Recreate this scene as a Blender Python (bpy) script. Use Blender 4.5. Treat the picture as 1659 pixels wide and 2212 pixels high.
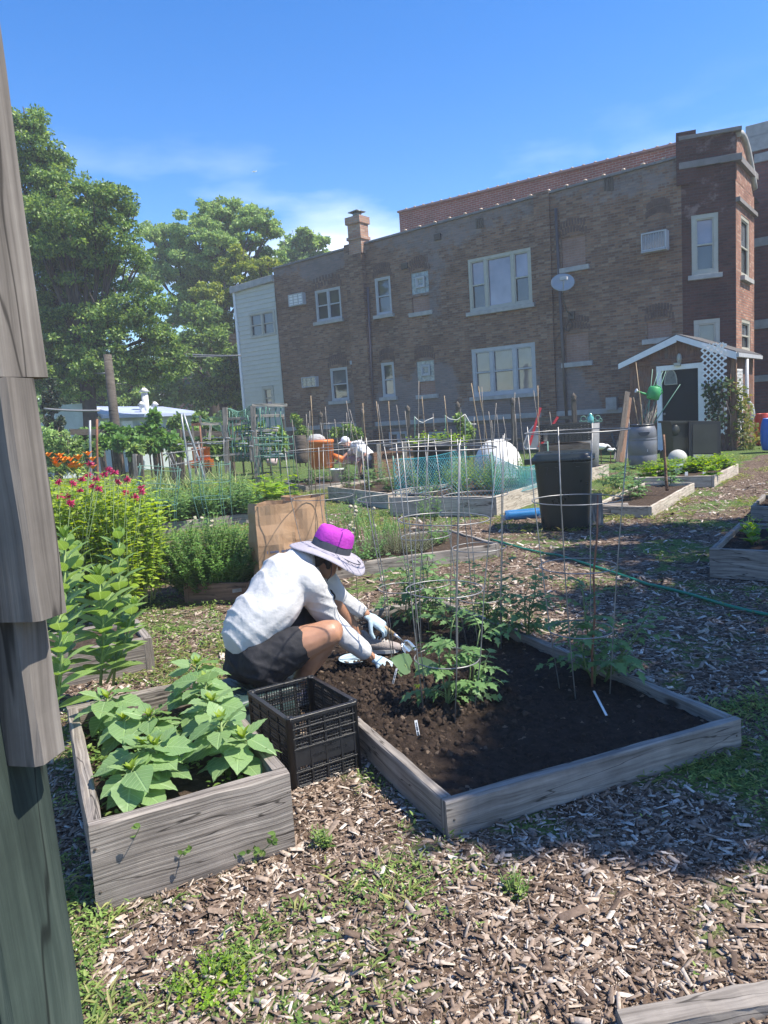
import bpy, bmesh, math, random
import numpy as np
from mathutils import Vector, Matrix, noise
for _o in list(bpy.data.objects):
    bpy.data.objects.remove(_o)
C = bpy.data.scenes[0].collection if bpy.context.scene is None else bpy.context.scene.collection
SC = bpy.context.scene
random.seed(7)
rng = np.random.default_rng(7)
R_ = math.radians
# ---------------------------------------------------------------- camera
CAM_H = 1.5
PITCH, ROLL = R_(7.5), R_(3.8)
FWD = Vector((0, math.cos(PITCH), -math.sin(PITCH)))
_r0 = Vector((1, 0, 0)); _u0 = _r0.cross(FWD)
RIGHT = _r0 * math.cos(ROLL) - _u0 * math.sin(ROLL)
UP = RIGHT.cross(FWD)
FPX, CX, CY = 1597.0, 829.5, 1106.0
cam_d = bpy.data.cameras.new('camera')
cam = bpy.data.objects.new('camera', cam_d); C.objects.link(cam)
cam.matrix_world = Matrix(((RIGHT.x, UP.x, -FWD.x, 0), (RIGHT.y, UP.y, -FWD.y, 0), (RIGHT.z, UP.z, -FWD.z, CAM_H), (0, 0, 0, 1)))
cam_d.sensor_fit = 'VERTICAL'; cam_d.sensor_height = 36.0; cam_d.lens = 36.0 * FPX / 2212.0
cam_d.clip_start = 0.05; cam_d.clip_end = 6000
SC.camera = cam
# ---------------------------------------------------------------- light
SUN_EL, SUN_AZ = R_(57), R_(15)
SUN = Vector((math.cos(SUN_AZ) * math.cos(SUN_EL), -math.sin(SUN_AZ) * math.cos(SUN_EL), math.sin(SUN_EL)))
sd = bpy.data.lights.new('sun', 'SUN'); sd.energy = 5.0; sd.angle = R_(0.53); sd.color = (1.0, 0.93, 0.81)
so = bpy.data.objects.new('sun', sd); C.objects.link(so)
so.rotation_euler = (-SUN).to_track_quat('-Z', 'Y').to_euler(); so.location = (30, -10, 60)
w = bpy.data.worlds.new('World'); SC.world = w; w.use_nodes = True
nt = w.node_tree; nt.nodes.clear()
def WN(t, **k):
    n = nt.nodes.new(t)
    for a, b in k.items(): setattr(n, a, b)
    return n
out = WN('ShaderNodeOutputWorld'); bg = WN('ShaderNodeBackground')
sky = WN('ShaderNodeTexSky', sky_type='NISHITA', sun_disc=False, sun_elevation=SUN_EL, sun_rotation=R_(105), altitude=200, air_density=1.0, dust_density=0.35, ozone_density=2.2)
bg.inputs['Strength'].default_value = 0.15
hsv = WN('ShaderNodeHueSaturation'); hsv.inputs['Value'].default_value = 0.94; hsv.inputs['Saturation'].default_value = 1.38; hsv.inputs['Hue'].default_value = 0.508
tc = WN('ShaderNodeTexCoord'); mp = WN('ShaderNodeMapping'); mp.inputs['Scale'].default_value = (2.2, 2.2, 7.5)
mp.inputs['Rotation'].default_value = (0.12, -0.10, 0.0)
nz = WN('ShaderNodeTexNoise'); nz.inputs['Scale'].default_value = 1.5; nz.inputs['Detail'].default_value = 7; nz.inputs['Roughness'].default_value = 0.5
cr = WN('ShaderNodeValToRGB'); cr.color_ramp.elements[0].position = 0.47; cr.color_ramp.elements[1].position = 0.75
sx = WN('ShaderNodeSeparateXYZ')
er = WN('ShaderNodeValToRGB'); e = er.color_ramp.elements
e[0].position = 0.10; e[0].color = (0.6, 0.6, 0.6, 1); e[1].position = 0.36; e[1].color = (0, 0, 0, 1)
m_ = e.new(0.20); m_.color = (1, 1, 1, 1); m_ = e.new(0.285); m_.color = (0.35, 0.35, 0.35, 1)
mul = WN('ShaderNodeMath', operation='MULTIPLY'); mx = WN('ShaderNodeMixRGB'); mx.inputs['Color2'].default_value = (7.0, 7.4, 8.4, 1)
L = nt.links.new
L(sky.outputs[0], hsv.inputs['Color']); L(hsv.outputs[0], mx.inputs['Color1'])
L(tc.outputs['Generated'], mp.inputs[0]); L(mp.outputs[0], nz.inputs['Vector']); L(nz.outputs['Fac'], cr.inputs[0])
L(tc.outputs['Generated'], sx.inputs[0]); L(sx.outputs['Z'], er.inputs[0])
L(cr.outputs[0], mul.inputs[0]); L(er.outputs[0], mul.inputs[1]); L(mul.outputs[0], mx.inputs['Fac'])
L(mx.outputs[0], bg.inputs['Color']); L(bg.outputs[0], out.inputs['Surface'])
vs = SC.view_settings
vs.view_transform = 'Standard'; vs.look = 'None'; vs.exposure = 0.85; vs.gamma = 1.0
# ---------------------------------------------------------------- survey helpers (photo measurements -> metres)
CAMP = Vector((0, 0, CAM_H))
def ray(x, y): return RIGHT * ((x - CX) / FPX) - UP * ((y - CY) / FPX) + FWD
def G(x, y, z=0.0):
    d = ray(x, y); return CAMP + d * ((z - CAM_H) / d.z)
def Y(x, y, depth):
    d = ray(x, y); return CAMP + d * (depth / d.y)
def PL(x, y, P0, N):
    d = ray(x, y); return CAMP + d * ((P0 - CAMP).dot(N) / d.dot(N))
def V3(*a): return Vector(a)
# ---------------------------------------------------------------- object helpers
OFF = {}
def tag(o, label=None, cat=None, group=None, kind=None):
    if label: o['label'] = label
    if cat: o['category'] = cat
    if group: o['group'] = group
    if kind: o['kind'] = kind
    return o
def thing(name, label, cat, loc=(0, 0, 0), group=None):
    o = bpy.data.objects.new(name, None); C.objects.link(o); o.location = loc
    o.empty_display_size = 0.1
    OFF[o.name] = Vector(loc)
    return tag(o, label, cat, group)
def link_mesh(me, name, mat=None, parent=None, origin=None):
    off = OFF[parent.name] if parent is not None else (Vector(origin) if origin is not None else Vector((0, 0, 0)))
    if off.length > 0: me.transform(Matrix.Translation(-off))
    o = bpy.data.objects.new(name, me); C.objects.link(o)
    if mat:
        for m in (mat if isinstance(mat, (list, tuple)) else [mat]): me.materials.append(m)
    if parent is not None: o.parent = parent; OFF[o.name] = off
    else: o.location = off; OFF[o.name] = off
    return o
class MB:
    def __init__(s): s.v = []; s.f = []; s.uv = []; s.sm = []; s.mi = []; s.cm = 0
    def face(s, idx, uv=None, smooth=False):
        s.f.append(tuple(idx)); s.uv.append(uv if uv else [(s.v[i][0] + s.v[i][1] * .6, s.v[i][2] + s.v[i][1] * .3) for i in idx]); s.sm.append(smooth); s.mi.append(s.cm)
    def quad(s, a, b, c, d, uv=None):
        n = len(s.v); s.v += [tuple(a), tuple(b), tuple(c), tuple(d)]; s.face((n, n + 1, n + 2, n + 3), uv); return s
    def poly(s, pts, uv=None):
        n = len(s.v); s.v += [tuple(p) for p in pts]; s.face(tuple(range(n, n + len(pts))), uv); return s
    def prism(s, pts, vec, smooth=False):
        """closed solid: polygon pts extruded by vec"""
        n = len(s.v); k = len(pts); vec = Vector(vec)
        s.v += [tuple(p) for p in pts] + [tuple(Vector(p) + vec) for p in pts]
        s.face(tuple(range(n + k - 1, n - 1, -1))); s.face(tuple(range(n + k, n + 2 * k)))
        for i in range(k):
            j = (i + 1) % k; s.face((n + i, n + j, n + k + j, n + k + i), smooth=smooth)
        return s
    def box(s, c, sx, sy, sz, ax=None, ay=None, az=None, seg=1, jit=0.0, ch=0.0):
        """oriented box with centre c; grain UV runs along the longest axis"""
        c = Vector(c); ax = Vector(ax) if ax is not None else V3(1, 0, 0)
        az = Vector(az) if az is not None else V3(0, 0, 1)
        ay = Vector(ay) if ay is not None else az.cross(ax)
        A = [(ax.normalized(), sx), (ay.normalized(), sy), (az.normalized(), sz)]
        A.sort(key=lambda t: -t[1])
        (u, lu), (p, lp), (q, lq) = A
        if u.cross(p).dot(q) < 0: q = -q
        ch = ch or min(lp, lq) * 0.04
        hp, hq = lp / 2, lq / 2
        sec = [(-hp + ch, -hq), (hp - ch, -hq), (hp, -hq + ch), (hp, hq - ch), (hp - ch, hq), (-hp + ch, hq), (-hp, hq - ch), (-hp, -hq + ch)]
        n0 = len(s.v); ou, ov = random.random() * 20, random.random() * 20
        K = 8
        for i in range(seg + 1):
            t = (i / seg - .5) * lu
            for (a, b) in sec:
                ja, jb, jt = (random.gauss(0, jit), random.gauss(0, jit), random.gauss(0, jit) if i in (0, seg) else 0) if jit else (0, 0, 0)
                s.v.append(tuple(c + u * (t + jt) + p * (a + ja) + q * (b + jb)))
        per = [0]
        for k in range(K):
            a, b = sec[k], sec[(k + 1) % K]; per.append(per[-1] + math.hypot(a[0] - b[0], a[1] - b[1]))
        for i in range(seg):
            for k in range(K):
                a = n0 + i * K + k; b = n0 + i * K + (k + 1) % K
                u0, u1 = i / seg * lu + ou, (i + 1) / seg * lu + ou
                s.face((a, a + K, b + K, b), [(u0, per[k] + ov), (u1, per[k] + ov), (u1, per[k + 1] + ov), (u0, per[k + 1] + ov)])
        e0 = [n0 + k for k in range(K)]; e1 = [n0 + seg * K + k for k in range(K)]
        s.face(e0, [(a + ov, b * 6 + ou) for a, b in sec]); s.face(e1[::-1], [(a + ov, b * 6 + ou) for a, b in sec][::-1])
        return s
    def bar(s, a, b, wd, th, up=(0, 0, 1), seg=1, jit=0.0):
        a, b = Vector(a), Vector(b); d = b - a; up = Vector(up)
        sd = d.cross(up)
        if sd.length < 1e-5: sd = d.cross(V3(1, 0, 0))
        sd.normalize(); u2 = sd.cross(d).normalized()
        L_ = d.length; dn = d.normalized()
        return s.box((a + b) / 2, L_, wd, th, ax=dn, ay=sd, az=dn.cross(sd), seg=seg, jit=jit) if L_ > max(wd, th) else s.box((a + b) / 2, L_, wd, th, ax=dn, ay=sd, az=dn.cross(sd))
    def tube(s, pts, r, n=6, cap=True, smooth=True, closed=False, flat=None):
        pts = [Vector(p) for p in pts]; m = len(pts)
        rr = r if isinstance(r, (list, tuple)) else [r] * m
        n0 = len(s.v); prev = None
        for i, p in enumerate(pts):
            if closed: t = pts[(i + 1) % m] - pts[i - 1]
            else: t = pts[min(i + 1, m - 1)] - pts[max(i - 1, 0)]
            if t.length < 1e-9: t = V3(0, 0, 1)
            t.normalize()
            if prev is None:
                a = V3(0, 0, 1) if abs(t.z) < .9 else V3(1, 0, 0)
                x = t.cross(a).normalized()
            else:
                x = (prev - t * prev.dot(t))
                x = x.normalized() if x.length > 1e-6 else t.cross(V3(0, .3, 1)).normalized()
            prev = x; y = t.cross(x)
            for k in range(n):
                an = 2 * math.pi * k / n
                s.v.append(tuple(p + x * (math.cos(an) * rr[i]) + y * (math.sin(an) * rr[i])))
        M = m if closed else m - 1
        for i in range(M):
            for k in range(n):
                a = n0 + i * n + k; b = n0 + i * n + (k + 1) % n
                c = n0 + ((i + 1) % m) * n + (k + 1) % n; d = n0 + ((i + 1) % m) * n + k
                s.face((a, b, c, d), smooth=smooth)
        if cap and not closed:
            s.face(tuple(n0 + k for k in range(n))[::-1]); s.face(tuple(n0 + (m - 1) * n + k for k in range(n)))
        return s
    def ring(s, c, r, rt, n=28, k=5, ax=(0, 0, 1), ry=None):
        ax = Vector(ax).normalized(); x = ax.orthogonal().normalized() if abs(ax.x) > .01 or abs(ax.y) > .01 else V3(1, 0, 0); y = ax.cross(x)
        c = Vector(c); ry = ry or r
        return s.tube([c + x * math.cos(2 * math.pi * i / n) * r + y * math.sin(2 * math.pi * i / n) * ry for i in range(n)], rt, n=k, closed=True)
    def lathe(s, prof, c=(0, 0, 0), n=24, ax=(0, 0, 1), smooth=True, sx=1.0, sy=1.0, capb=True, capt=True, arc=None):
        """prof: list of (radius, height)"""
        c = Vector(c); ax = Vector(ax).normalized()
        x = V3(1, 0, 0) if abs(ax.z) > .99 else ax.cross(V3(0, 0, 1)).normalized(); y = ax.cross(x)
        n0 = len(s.v); m = len(prof)
        for (r, h) in prof:
            for k in range(n):
                an = 2 * math.pi * k / n
                s.v.append(tuple(c + ax * h + x * math.cos(an) * r * sx + y * math.sin(an) * r * sy))
        for i in range(m - 1):
            for k in range(n):
                a = n0 + i * n + k; b = n0 + i * n + (k + 1) % n
                s.face((a, b, b + n, a + n), smooth=smooth)
        if capb: s.face(tuple(n0 + k for k in range(n))[::-1])
        if capt: s.face(tuple(n0 + (m - 1) * n + k for k in range(n)))
        return s
    def ball(s, c, rx, ry, rz, n=12, m=8, jit=0):
        c = Vector(c); n0 = len(s.v)
        for i in range(m + 1):
            th = math.pi * i / m
            for k in range(n):
                ph = 2 * math.pi * k / n; j = 1 + (random.gauss(0, jit) if jit else 0)
                s.v.append((c.x + rx * j * math.sin(th) * math.cos(ph), c.y + ry * j * math.sin(th) * math.sin(ph), c.z + rz * j * math.cos(th)))
        for i in range(m):
            for k in range(n):
                a = n0 + i * n + k; b = n0 + i * n + (k + 1) % n
                s.face((a, a + n, b + n, b), smooth=not jit)
        return s
    def mesh(s, name):
        me = bpy.data.meshes.new(name)
        me.from_pydata(s.v, [], s.f)
        me.polygons.foreach_set('use_smooth', s.sm); me.polygons.foreach_set('material_index', s.mi)
        uv = me.uv_layers.new(name='UVMap')
        flat = np.array([c for f in s.uv for c in f], dtype=np.float32).ravel()
        uv.data.foreach_set('uv', flat)
        me.update()
        return me
    def build(s, name, mat=None, parent=None, origin=None):
        return link_mesh(s.mesh(name), name, mat, parent, origin)
def npmesh(name, V, F, smooth=False):
    """V (n,3) array, F (m,k) array of equal-size faces"""
    me = bpy.data.meshes.new(name); k = F.shape[1]
    me.vertices.add(len(V)); me.vertices.foreach_set('co', np.asarray(V, dtype=np.float32).ravel())
    me.loops.add(F.size); me.loops.foreach_set('vertex_index', F.astype(np.int32).ravel())
    me.polygons.add(len(F)); me.polygons.foreach_set('loop_start', np.arange(0, F.size, k, dtype=np.int32))
    me.polygons.foreach_set('loop_total', np.full(len(F), k, dtype=np.int32))
    if smooth: me.polygons.foreach_set('use_smooth', np.ones(len(F), dtype=bool))
    me.update(calc_edges=True); me.validate()
    return me
# leaf templates: (along, across, up) and triangles
def _sym(mid, side):
    v = [(a, 0, u) for a, u in mid] + [(a, w_, u) for a, w_, u in side] + [(a, -w_, u) for a, w_, u in side]
    return v
TPL = {
    'tri': ([(0, 0, 0), (.45, .5, .06), (1, 0, -.08), (.45, -.5, .06)], [(0, 2, 1), (0, 3, 2)]),
    'ov': ([(0, 0, 0), (.35, 0, -.03), (.7, 0, -.05), (1, 0, -.16), (.3, .42, .05), (.66, .34, .0), (.3, -.42, .05), (.66, -.34, .0)],
           [(0, 1, 4), (1, 2, 5), (1, 5, 4), (2, 3, 5), (0, 6, 1), (1, 6, 7), (1, 7, 2), (2, 7, 3)]),
    'chip': ([(0, .5, 0), (0, -.4, 0), (1, -.5, .05), (.93, .35, 0), (.03, .45, .5), (.02, -.38, .5), (.95, -.42, .5), (.9, .3, .5)],
             [(4, 5, 6), (4, 6, 7), (0, 1, 5), (0, 5, 4), (1, 2, 6), (1, 6, 5), (2, 3, 7), (2, 7, 6), (3, 0, 4), (3, 4, 7)]),
    'blade': ([(0, .5, 0), (0, -.5, 0), (.5, .4, .0), (.5, -.4, .0), (1, 0, -.25)], [(0, 1, 3), (0, 3, 2), (2, 3, 4)]),
    'lobed': ([(0, 0, 0), (.3, 0, 0), (.65, 0, -.04), (1, 0, -.15), (.12, .18, .02), (.28, .5, .03), (.38, .24, .01), (.6, .42, 0), (.66, .18, -.02),
               (.12, -.18, .02), (.28, -.5, .03), (.38, -.24, .01), (.6, -.42, 0), (.66, -.18, -.02)],
              [(0, 1, 4), (4, 1, 6), (4, 6, 5), (1, 2, 6), (2, 8, 6), (6, 8, 7), (2, 3, 8), (0, 9, 1), (9, 11, 1), (9, 10, 11), (1, 11, 2), (2, 11, 13), (11, 12, 13), (2, 13, 3)]),
}
def _heart(n=11):
    mid = [(i / 6 * 1.0, -0.10 * (i / 6) ** 2) for i in range(7)]
    v = [(a, 0, u) for a, u in mid]; f = []
    prof = [(.0, .04), (.02, .24), (.12, .40), (.22, .455), (.33, .46), (.44, .42), (.55, .36), (.66, .28), (.77, .20), (.88, .10), (1.0, 0.0)]
    for sg in (1, -1):
        b = len(v); m = len(prof)
        for i, (a, w_) in enumerate(prof):
            tooth = 1.045 if i % 2 else .97
            u = .07 * math.sin(w_ * 3.4) - .10 * a * a - .10 * w_ * w_ + (.018 if i % 2 else -.012)
            v.append((a - (.05 if i in (1, 2) else 0), sg * w_ * tooth, u))
        # connect margin to midrib by nearest parameter
        for i in range(m - 1):
            j0 = min(6, int(round(prof[i][0] * 6))); j1 = min(6, int(round(prof[i + 1][0] * 6)))
            t = (j0, b + i + 1, b + i) if sg > 0 else (j0, b + i, b + i + 1)
            f.append(t)
            if j1 != j0: f.append((j0, j1, b + i + 1) if sg > 0 else (j0, b + i + 1, j1))
    return v, f
TPL['heart'] = _heart()
def _long():
    mid = [(i / 6, -.20 * (i / 6) ** 2) for i in range(7)]; v = [(a, 0, u) for a, u in mid]; f = []
    wd = [.0, .30, .46, .5, .44, .27, 0]
    for sg in (1, -1):
        b = len(v)
        for i in range(7): v.append((i / 6, sg * wd[i], mid[i][1] + .10 * wd[i]))
        for i in range(6):
            q = (i, i + 1, b + i + 1), (i, b + i + 1, b + i)
            f += [t if sg > 0 else (t[0], t[2], t[1]) for t in q]
    return v, f
TPL['long'] = _long()
TPL = {k: (np.array(v, float), np.array(f, int)) for k, (v, f) in TPL.items()}
def leafmesh(P, D, N, Ln, Wd, tpl='tri', zs=None):
    """vectorised leaves: base P, direction D, normal hint N, length Ln, width Wd"""
    P = np.asarray(P, float); D = np.asarray(D, float); N = np.asarray(N, float)
    n = len(P); Ln = np.broadcast_to(np.asarray(Ln, float), (n,)); Wd = np.broadcast_to(np.asarray(Wd, float), (n,))
    D = D / (np.linalg.norm(D, axis=1, keepdims=True) + 1e-9)
    S = np.cross(N, D); S /= (np.linalg.norm(S, axis=1, keepdims=True) + 1e-9)
    U = np.cross(D, S)
    tv, tf = TPL[tpl]; k = len(tv)
    Z = Ln if zs is None else np.broadcast_to(np.asarray(zs, float), (n,))
    V = (P[:, None, :] + D[:, None, :] * (tv[None, :, 0, None] * Ln[:, None, None]) + S[:, None, :] * (tv[None, :, 1, None] * Wd[:, None, None])
         + U[:, None, :] * (tv[None, :, 2, None] * Z[:, None, None]))
    F = tf[None, :, :] + (np.arange(n) * k)[:, None, None]
    return V.reshape(-1, 3), F.reshape(-1, tf.shape[1])
def catmesh(parts):
    Vs, Fs, o = [], [], 0
    for V, F in parts:
        if len(V) == 0: continue
        Vs.append(V); Fs.append(F + o); o += len(V)
    return np.concatenate(Vs), np.concatenate(Fs)
def rvec(n, up=0.0):
    v = rng.normal(size=(n, 3)); v /= np.linalg.norm(v, axis=1, keepdims=True) + 1e-9; v[:, 2] += up
    return v / (np.linalg.norm(v, axis=1, keepdims=True) + 1e-9)
# ---------------------------------------------------------------- materials
def newmat(name):
    m = bpy.data.materials.new(name); m.use_nodes = True; t = m.node_tree; t.nodes.clear()
    o = t.nodes.new('ShaderNodeOutputMaterial'); b = t.nodes.new('ShaderNodeBsdfPrincipled')
    t.links.new(b.outputs[0], o.inputs['Surface'])
    return m, t, b, o
def nd(t, ty, ins=None, **k):
    n = t.nodes.new(ty)
    for a, b in k.items(): setattr(n, a, b)
    for a, b in (ins or {}).items(): n.inputs[a].default_value = b
    return n
def c4(c): return (c[0], c[1], c[2], 1)
def ramp(t, stops):
    n = t.nodes.new('ShaderNodeValToRGB'); e = n.color_ramp.elements
    e[0].position, e[0].color = stops[0][0], c4(stops[0][1]); e[1].position, e[1].color = stops[-1][0], c4(stops[-1][1])
    for p, c in stops[1:-1]:
        q = e.new(p); q.color = c4(c)
    return n
def plain(name, col, rough=.6, var=.18, scale=8, bump=.0, bscale=60, metal=0, spec=.5, dirt=None):
    """simple surface with uneven colour and a little relief"""
    m, t, b, o = newmat(name); L = t.links.new
    tc = nd(t, 'ShaderNodeTexCoord'); nz = nd(t, 'ShaderNodeTexNoise', {'Scale': scale, 'Detail': 5.0, 'Roughness': .6})
    L(tc.outputs['Object'], nz.inputs['Vector'])
    lo = tuple(max(0, x * (1 - var)) for x in col); hi = tuple(min(1, x * (1 + var)) for x in col)
    r = ramp(t, [(.3, lo), (.7, hi)]); L(nz.outputs['Fac'], r.inputs[0]); src = r.outputs[0]
    if dirt:
        n2 = nd(t, 'ShaderNodeTexNoise', {'Scale': scale * .35, 'Detail': 8.0, 'Roughness': .7}); L(tc.outputs['Object'], n2.inputs['Vector'])
        r2 = ramp(t, [(.5, (0, 0, 0)), (.66, (1, 1, 1))]); L(n2.outputs['Fac'], r2.inputs[0])
        mx = nd(t, 'ShaderNodeMixRGB', {'Color2': c4(dirt)}); L(r2.outputs[0], mx.inputs['Fac']); L(src, mx.inputs['Color1']); src = mx.outputs[0]
    L(src, b.inputs['Base Color'])
    rr = nd(t, 'ShaderNodeMapRange', {'To Min': max(.03, rough - .12), 'To Max': min(1, rough + .12)}); L(nz.outputs['Fac'], rr.inputs['Value']); L(rr.outputs[0], b.inputs['Roughness'])
    b.inputs['Metallic'].default_value = metal; b.inputs['Specular IOR Level'].default_value = spec
    if bump:
        n3 = nd(t, 'ShaderNodeTexNoise', {'Scale': bscale, 'Detail': 4.0}); L(tc.outputs['Object'], n3.inputs['Vector'])
        bp = nd(t, 'ShaderNodeBump', {'Strength': bump, 'Distance': .01}); L(n3.outputs['Fac'], bp.inputs['Height']); L(bp.outputs[0], b.inputs['Normal'])
    return m
def leafmat(name, cols, rough=.45, trans=.35, tcol=None, spec=.4, veins=0):
    """foliage: colour varies from leaf to leaf, some light shines through"""
    m, t, b, o = newmat(name); L = t.links.new
    g = nd(t, 'ShaderNodeNewGeometry')
    r = ramp(t, [(i / (len(cols) - 1), c) for i, c in enumerate(cols)]); L(g.outputs['Random Per Island'], r.inputs[0])
    tc = nd(t, 'ShaderNodeTexCoord'); nz = nd(t, 'ShaderNodeTexNoise', {'Scale': 3.0, 'Detail': 3.0}); L(tc.outputs['Object'], nz.inputs['Vector'])
    mr = nd(t, 'ShaderNodeMapRange', {'From Min': .3, 'From Max': .7, 'To Min': .75, 'To Max': 1.25}); L(nz.outputs['Fac'], mr.inputs['Value'])
    hv = nd(t, 'ShaderNodeHueSaturation'); L(r.outputs[0], hv.inputs['Color']); L(mr.outputs[0], hv.inputs['Value'])
    if veins:
        at = nd(t, 'ShaderNodeAttribute', attribute_name='lv'); sp = nd(t, 'ShaderNodeSeparateXYZ'); L(at.outputs['Vector'], sp.inputs[0])
        ab = nd(t, 'ShaderNodeMath', operation='ABSOLUTE'); L(sp.outputs['Y'], ab.inputs[0])
        ml = nd(t, 'ShaderNodeMath', {1: -.75}, operation='MULTIPLY'); L(ab.outputs[0], ml.inputs[0]); ad_ = nd(t, 'ShaderNodeMath', operation='ADD'); L(ml.outputs[0], ad_.inputs[0]); L(sp.outputs['X'], ad_.inputs[1])
        m7 = nd(t, 'ShaderNodeMath', {1: float(veins)}, operation='MULTIPLY'); L(ad_.outputs[0], m7.inputs[0]); pp = nd(t, 'ShaderNodeMath', {1: .5}, operation='PINGPONG'); L(m7.outputs[0], pp.inputs[0])
        mi = nd(t, 'ShaderNodeMath', {1: .35}, operation='MULTIPLY'); L(pp.outputs[0], mi.inputs[0]); mn_ = nd(t, 'ShaderNodeMath', operation='MINIMUM'); L(mi.outputs[0], mn_.inputs[0]); L(ab.outputs[0], mn_.inputs[1])
        rv = ramp(t, [(.008, (1, 1, 1)), (.035, (0, 0, 0))]); L(mn_.outputs[0], rv.inputs[0]); mf = nd(t, 'ShaderNodeMath', {1: .45}, operation='MULTIPLY'); L(rv.outputs[0], mf.inputs[0])
        mv = nd(t, 'ShaderNodeMixRGB', {'Color2': c4(tuple(min(1, x * 1.5 + .06) for x in cols[-1]))}); L(mf.outputs[0], mv.inputs['Fac']); L(hv.outputs[0], mv.inputs['Color1']); hv = mv
        bpv = nd(t, 'ShaderNodeBump', {'Strength': .6, 'Distance': .004}, invert=True); L(rv.outputs[0], bpv.inputs['Height']); L(bpv.outputs[0], b.inputs['Normal'])
    L(hv.outputs[0], b.inputs['Base Color']); b.inputs['Roughness'].default_value = rough; b.inputs['Specular IOR Level'].default_value = spec
    if trans:
        tr = nd(t, 'ShaderNodeBsdfTranslucent'); h2 = nd(t, 'ShaderNodeHueSaturation', {'Hue': .485, 'Saturation': 1.15, 'Value': 1.5})
        L(hv.outputs[0], h2.inputs['Color']); L(h2.outputs[0], tr.inputs['Color'])
        mx = nd(t, 'ShaderNodeMixShader', {'Fac': trans}); L(b.outputs[0], mx.inputs[1]); L(tr.outputs[0], mx.inputs[2]); L(mx.outputs[0], o.inputs['Surface'])
    return m
def wood(name, dark, mid, light, g=42.0, bump=.5, rough=.85, knots=True, stain=None):
    """weathered board: grain runs along U, metres"""
    m, t, b, o = newmat(name); L = t.links.new
    uv = nd(t, 'ShaderNodeUVMap', uv_map='UVMap')
    mp = nd(t, 'ShaderNodeMapping'); mp.inputs['Scale'].default_value = (1.6, g, 1); L(uv.outputs[0], mp.inputs[0])
    wn = nd(t, 'ShaderNodeTexNoise', {'Scale': 2.2, 'Detail': 2.0}); L(uv.outputs[0], wn.inputs['Vector'])
    ad = nd(t, 'ShaderNodeMixRGB', {'Fac': .75}, blend_type='ADD'); L(mp.outputs[0], ad.inputs['Color1'])
    sc = nd(t, 'ShaderNodeMixRGB', {'Fac': 1.0, 'Color2': (0, 3.6, 0, 1)}, blend_type='MULTIPLY'); L(wn.outputs['Color'], sc.inputs['Color1']); L(sc.outputs[0], ad.inputs['Color2'])
    nz = nd(t, 'ShaderNodeTexNoise', {'Scale': 1.0, 'Detail': 5.0, 'Roughness': .65}); L(ad.outputs[0], nz.inputs['Vector'])
    r = ramp(t, [(.28, dark), (.5, mid), (.72, light)]); L(nz.outputs['Fac'], r.inputs[0])
    n2 = nd(t, 'ShaderNodeTexNoise', {'Scale': 4.0, 'Detail': 6.0, 'Roughness': .7}); L(uv.outputs[0], n2.inputs['Vector'])
    mr = nd(t, 'ShaderNodeMapRange', {'From Min': .3, 'From Max': .7, 'To Min': .72, 'To Max': 1.2}); L(n2.outputs['Fac'], mr.inputs['Value'])
    hv = nd(t, 'ShaderNodeHueSaturation'); L(r.outputs[0], hv.inputs['Color']); L(mr.outputs[0], hv.inputs['Value']); src = hv.outputs[0]
    if stain:
        r2 = ramp(t, [(.48, (0, 0, 0)), (.62, (1, 1, 1))]); L(n2.outputs['Fac'], r2.inputs[0])
        mx = nd(t, 'ShaderNodeMixRGB', {'Color2': c4(stain)}); L(r2.outputs[0], mx.inputs['Fac']); L(src, mx.inputs['Color1']); src = mx.outputs[0]
    if knots:
        vo = nd(t, 'ShaderNodeTexVoronoi', {'Scale': 1.0, 'Randomness': 1.0}); mk = nd(t, 'ShaderNodeMapping'); mk.inputs['Scale'].default_value = (2.2, 5.0, 1); L(uv.outputs[0], mk.inputs[0]); L(mk.outputs[0], vo.inputs['Vector'])
        rk = ramp(t, [(.06, (1, 1, 1)), (.13, (0, 0, 0))]); L(vo.outputs['Distance'], rk.inputs[0])
        mx2 = nd(t, 'ShaderNodeMixRGB', {'Color2': c4(tuple(x * .45 for x in dark))}); L(rk.outputs[0], mx2.inputs['Fac']); L(src, mx2.inputs['Color1']); src = mx2.outputs[0]
    mc = nd(t, 'ShaderNodeMapping'); mc.inputs['Scale'].default_value = (1.1, 13, 1); L(uv.outputs[0], mc.inputs[0]); nc_ = nd(t, 'ShaderNodeTexNoise', {'Scale': 1.0, 'Detail': 3.0}); L(mc.outputs[0], nc_.inputs['Vector'])
    s5 = nd(t, 'ShaderNodeMath', {1: .5}, operation='SUBTRACT'); L(nc_.outputs['Fac'], s5.inputs[0]); a5 = nd(t, 'ShaderNodeMath', operation='ABSOLUTE'); L(s5.outputs[0], a5.inputs[0])
    rc5 = ramp(t, [(.003, (.85, .85, .85)), (.009, (0, 0, 0))]); L(a5.outputs[0], rc5.inputs[0]); mx5 = nd(t, 'ShaderNodeMixRGB', {'Color2': c4(tuple(x * .35 for x in dark))}); L(rc5.outputs[0], mx5.inputs['Fac']); L(src, mx5.inputs['Color1']); src = mx5.outputs[0]
    L(src, b.inputs['Base Color']); b.inputs['Roughness'].default_value = rough; b.inputs['Specular IOR Level'].default_value = .25
    bp = nd(t, 'ShaderNodeBump', {'Strength': bump, 'Distance': .004}); L(nz.outputs['Fac'], bp.inputs['Height']); L(bp.outputs[0], b.inputs['Normal'])
    return m
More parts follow.
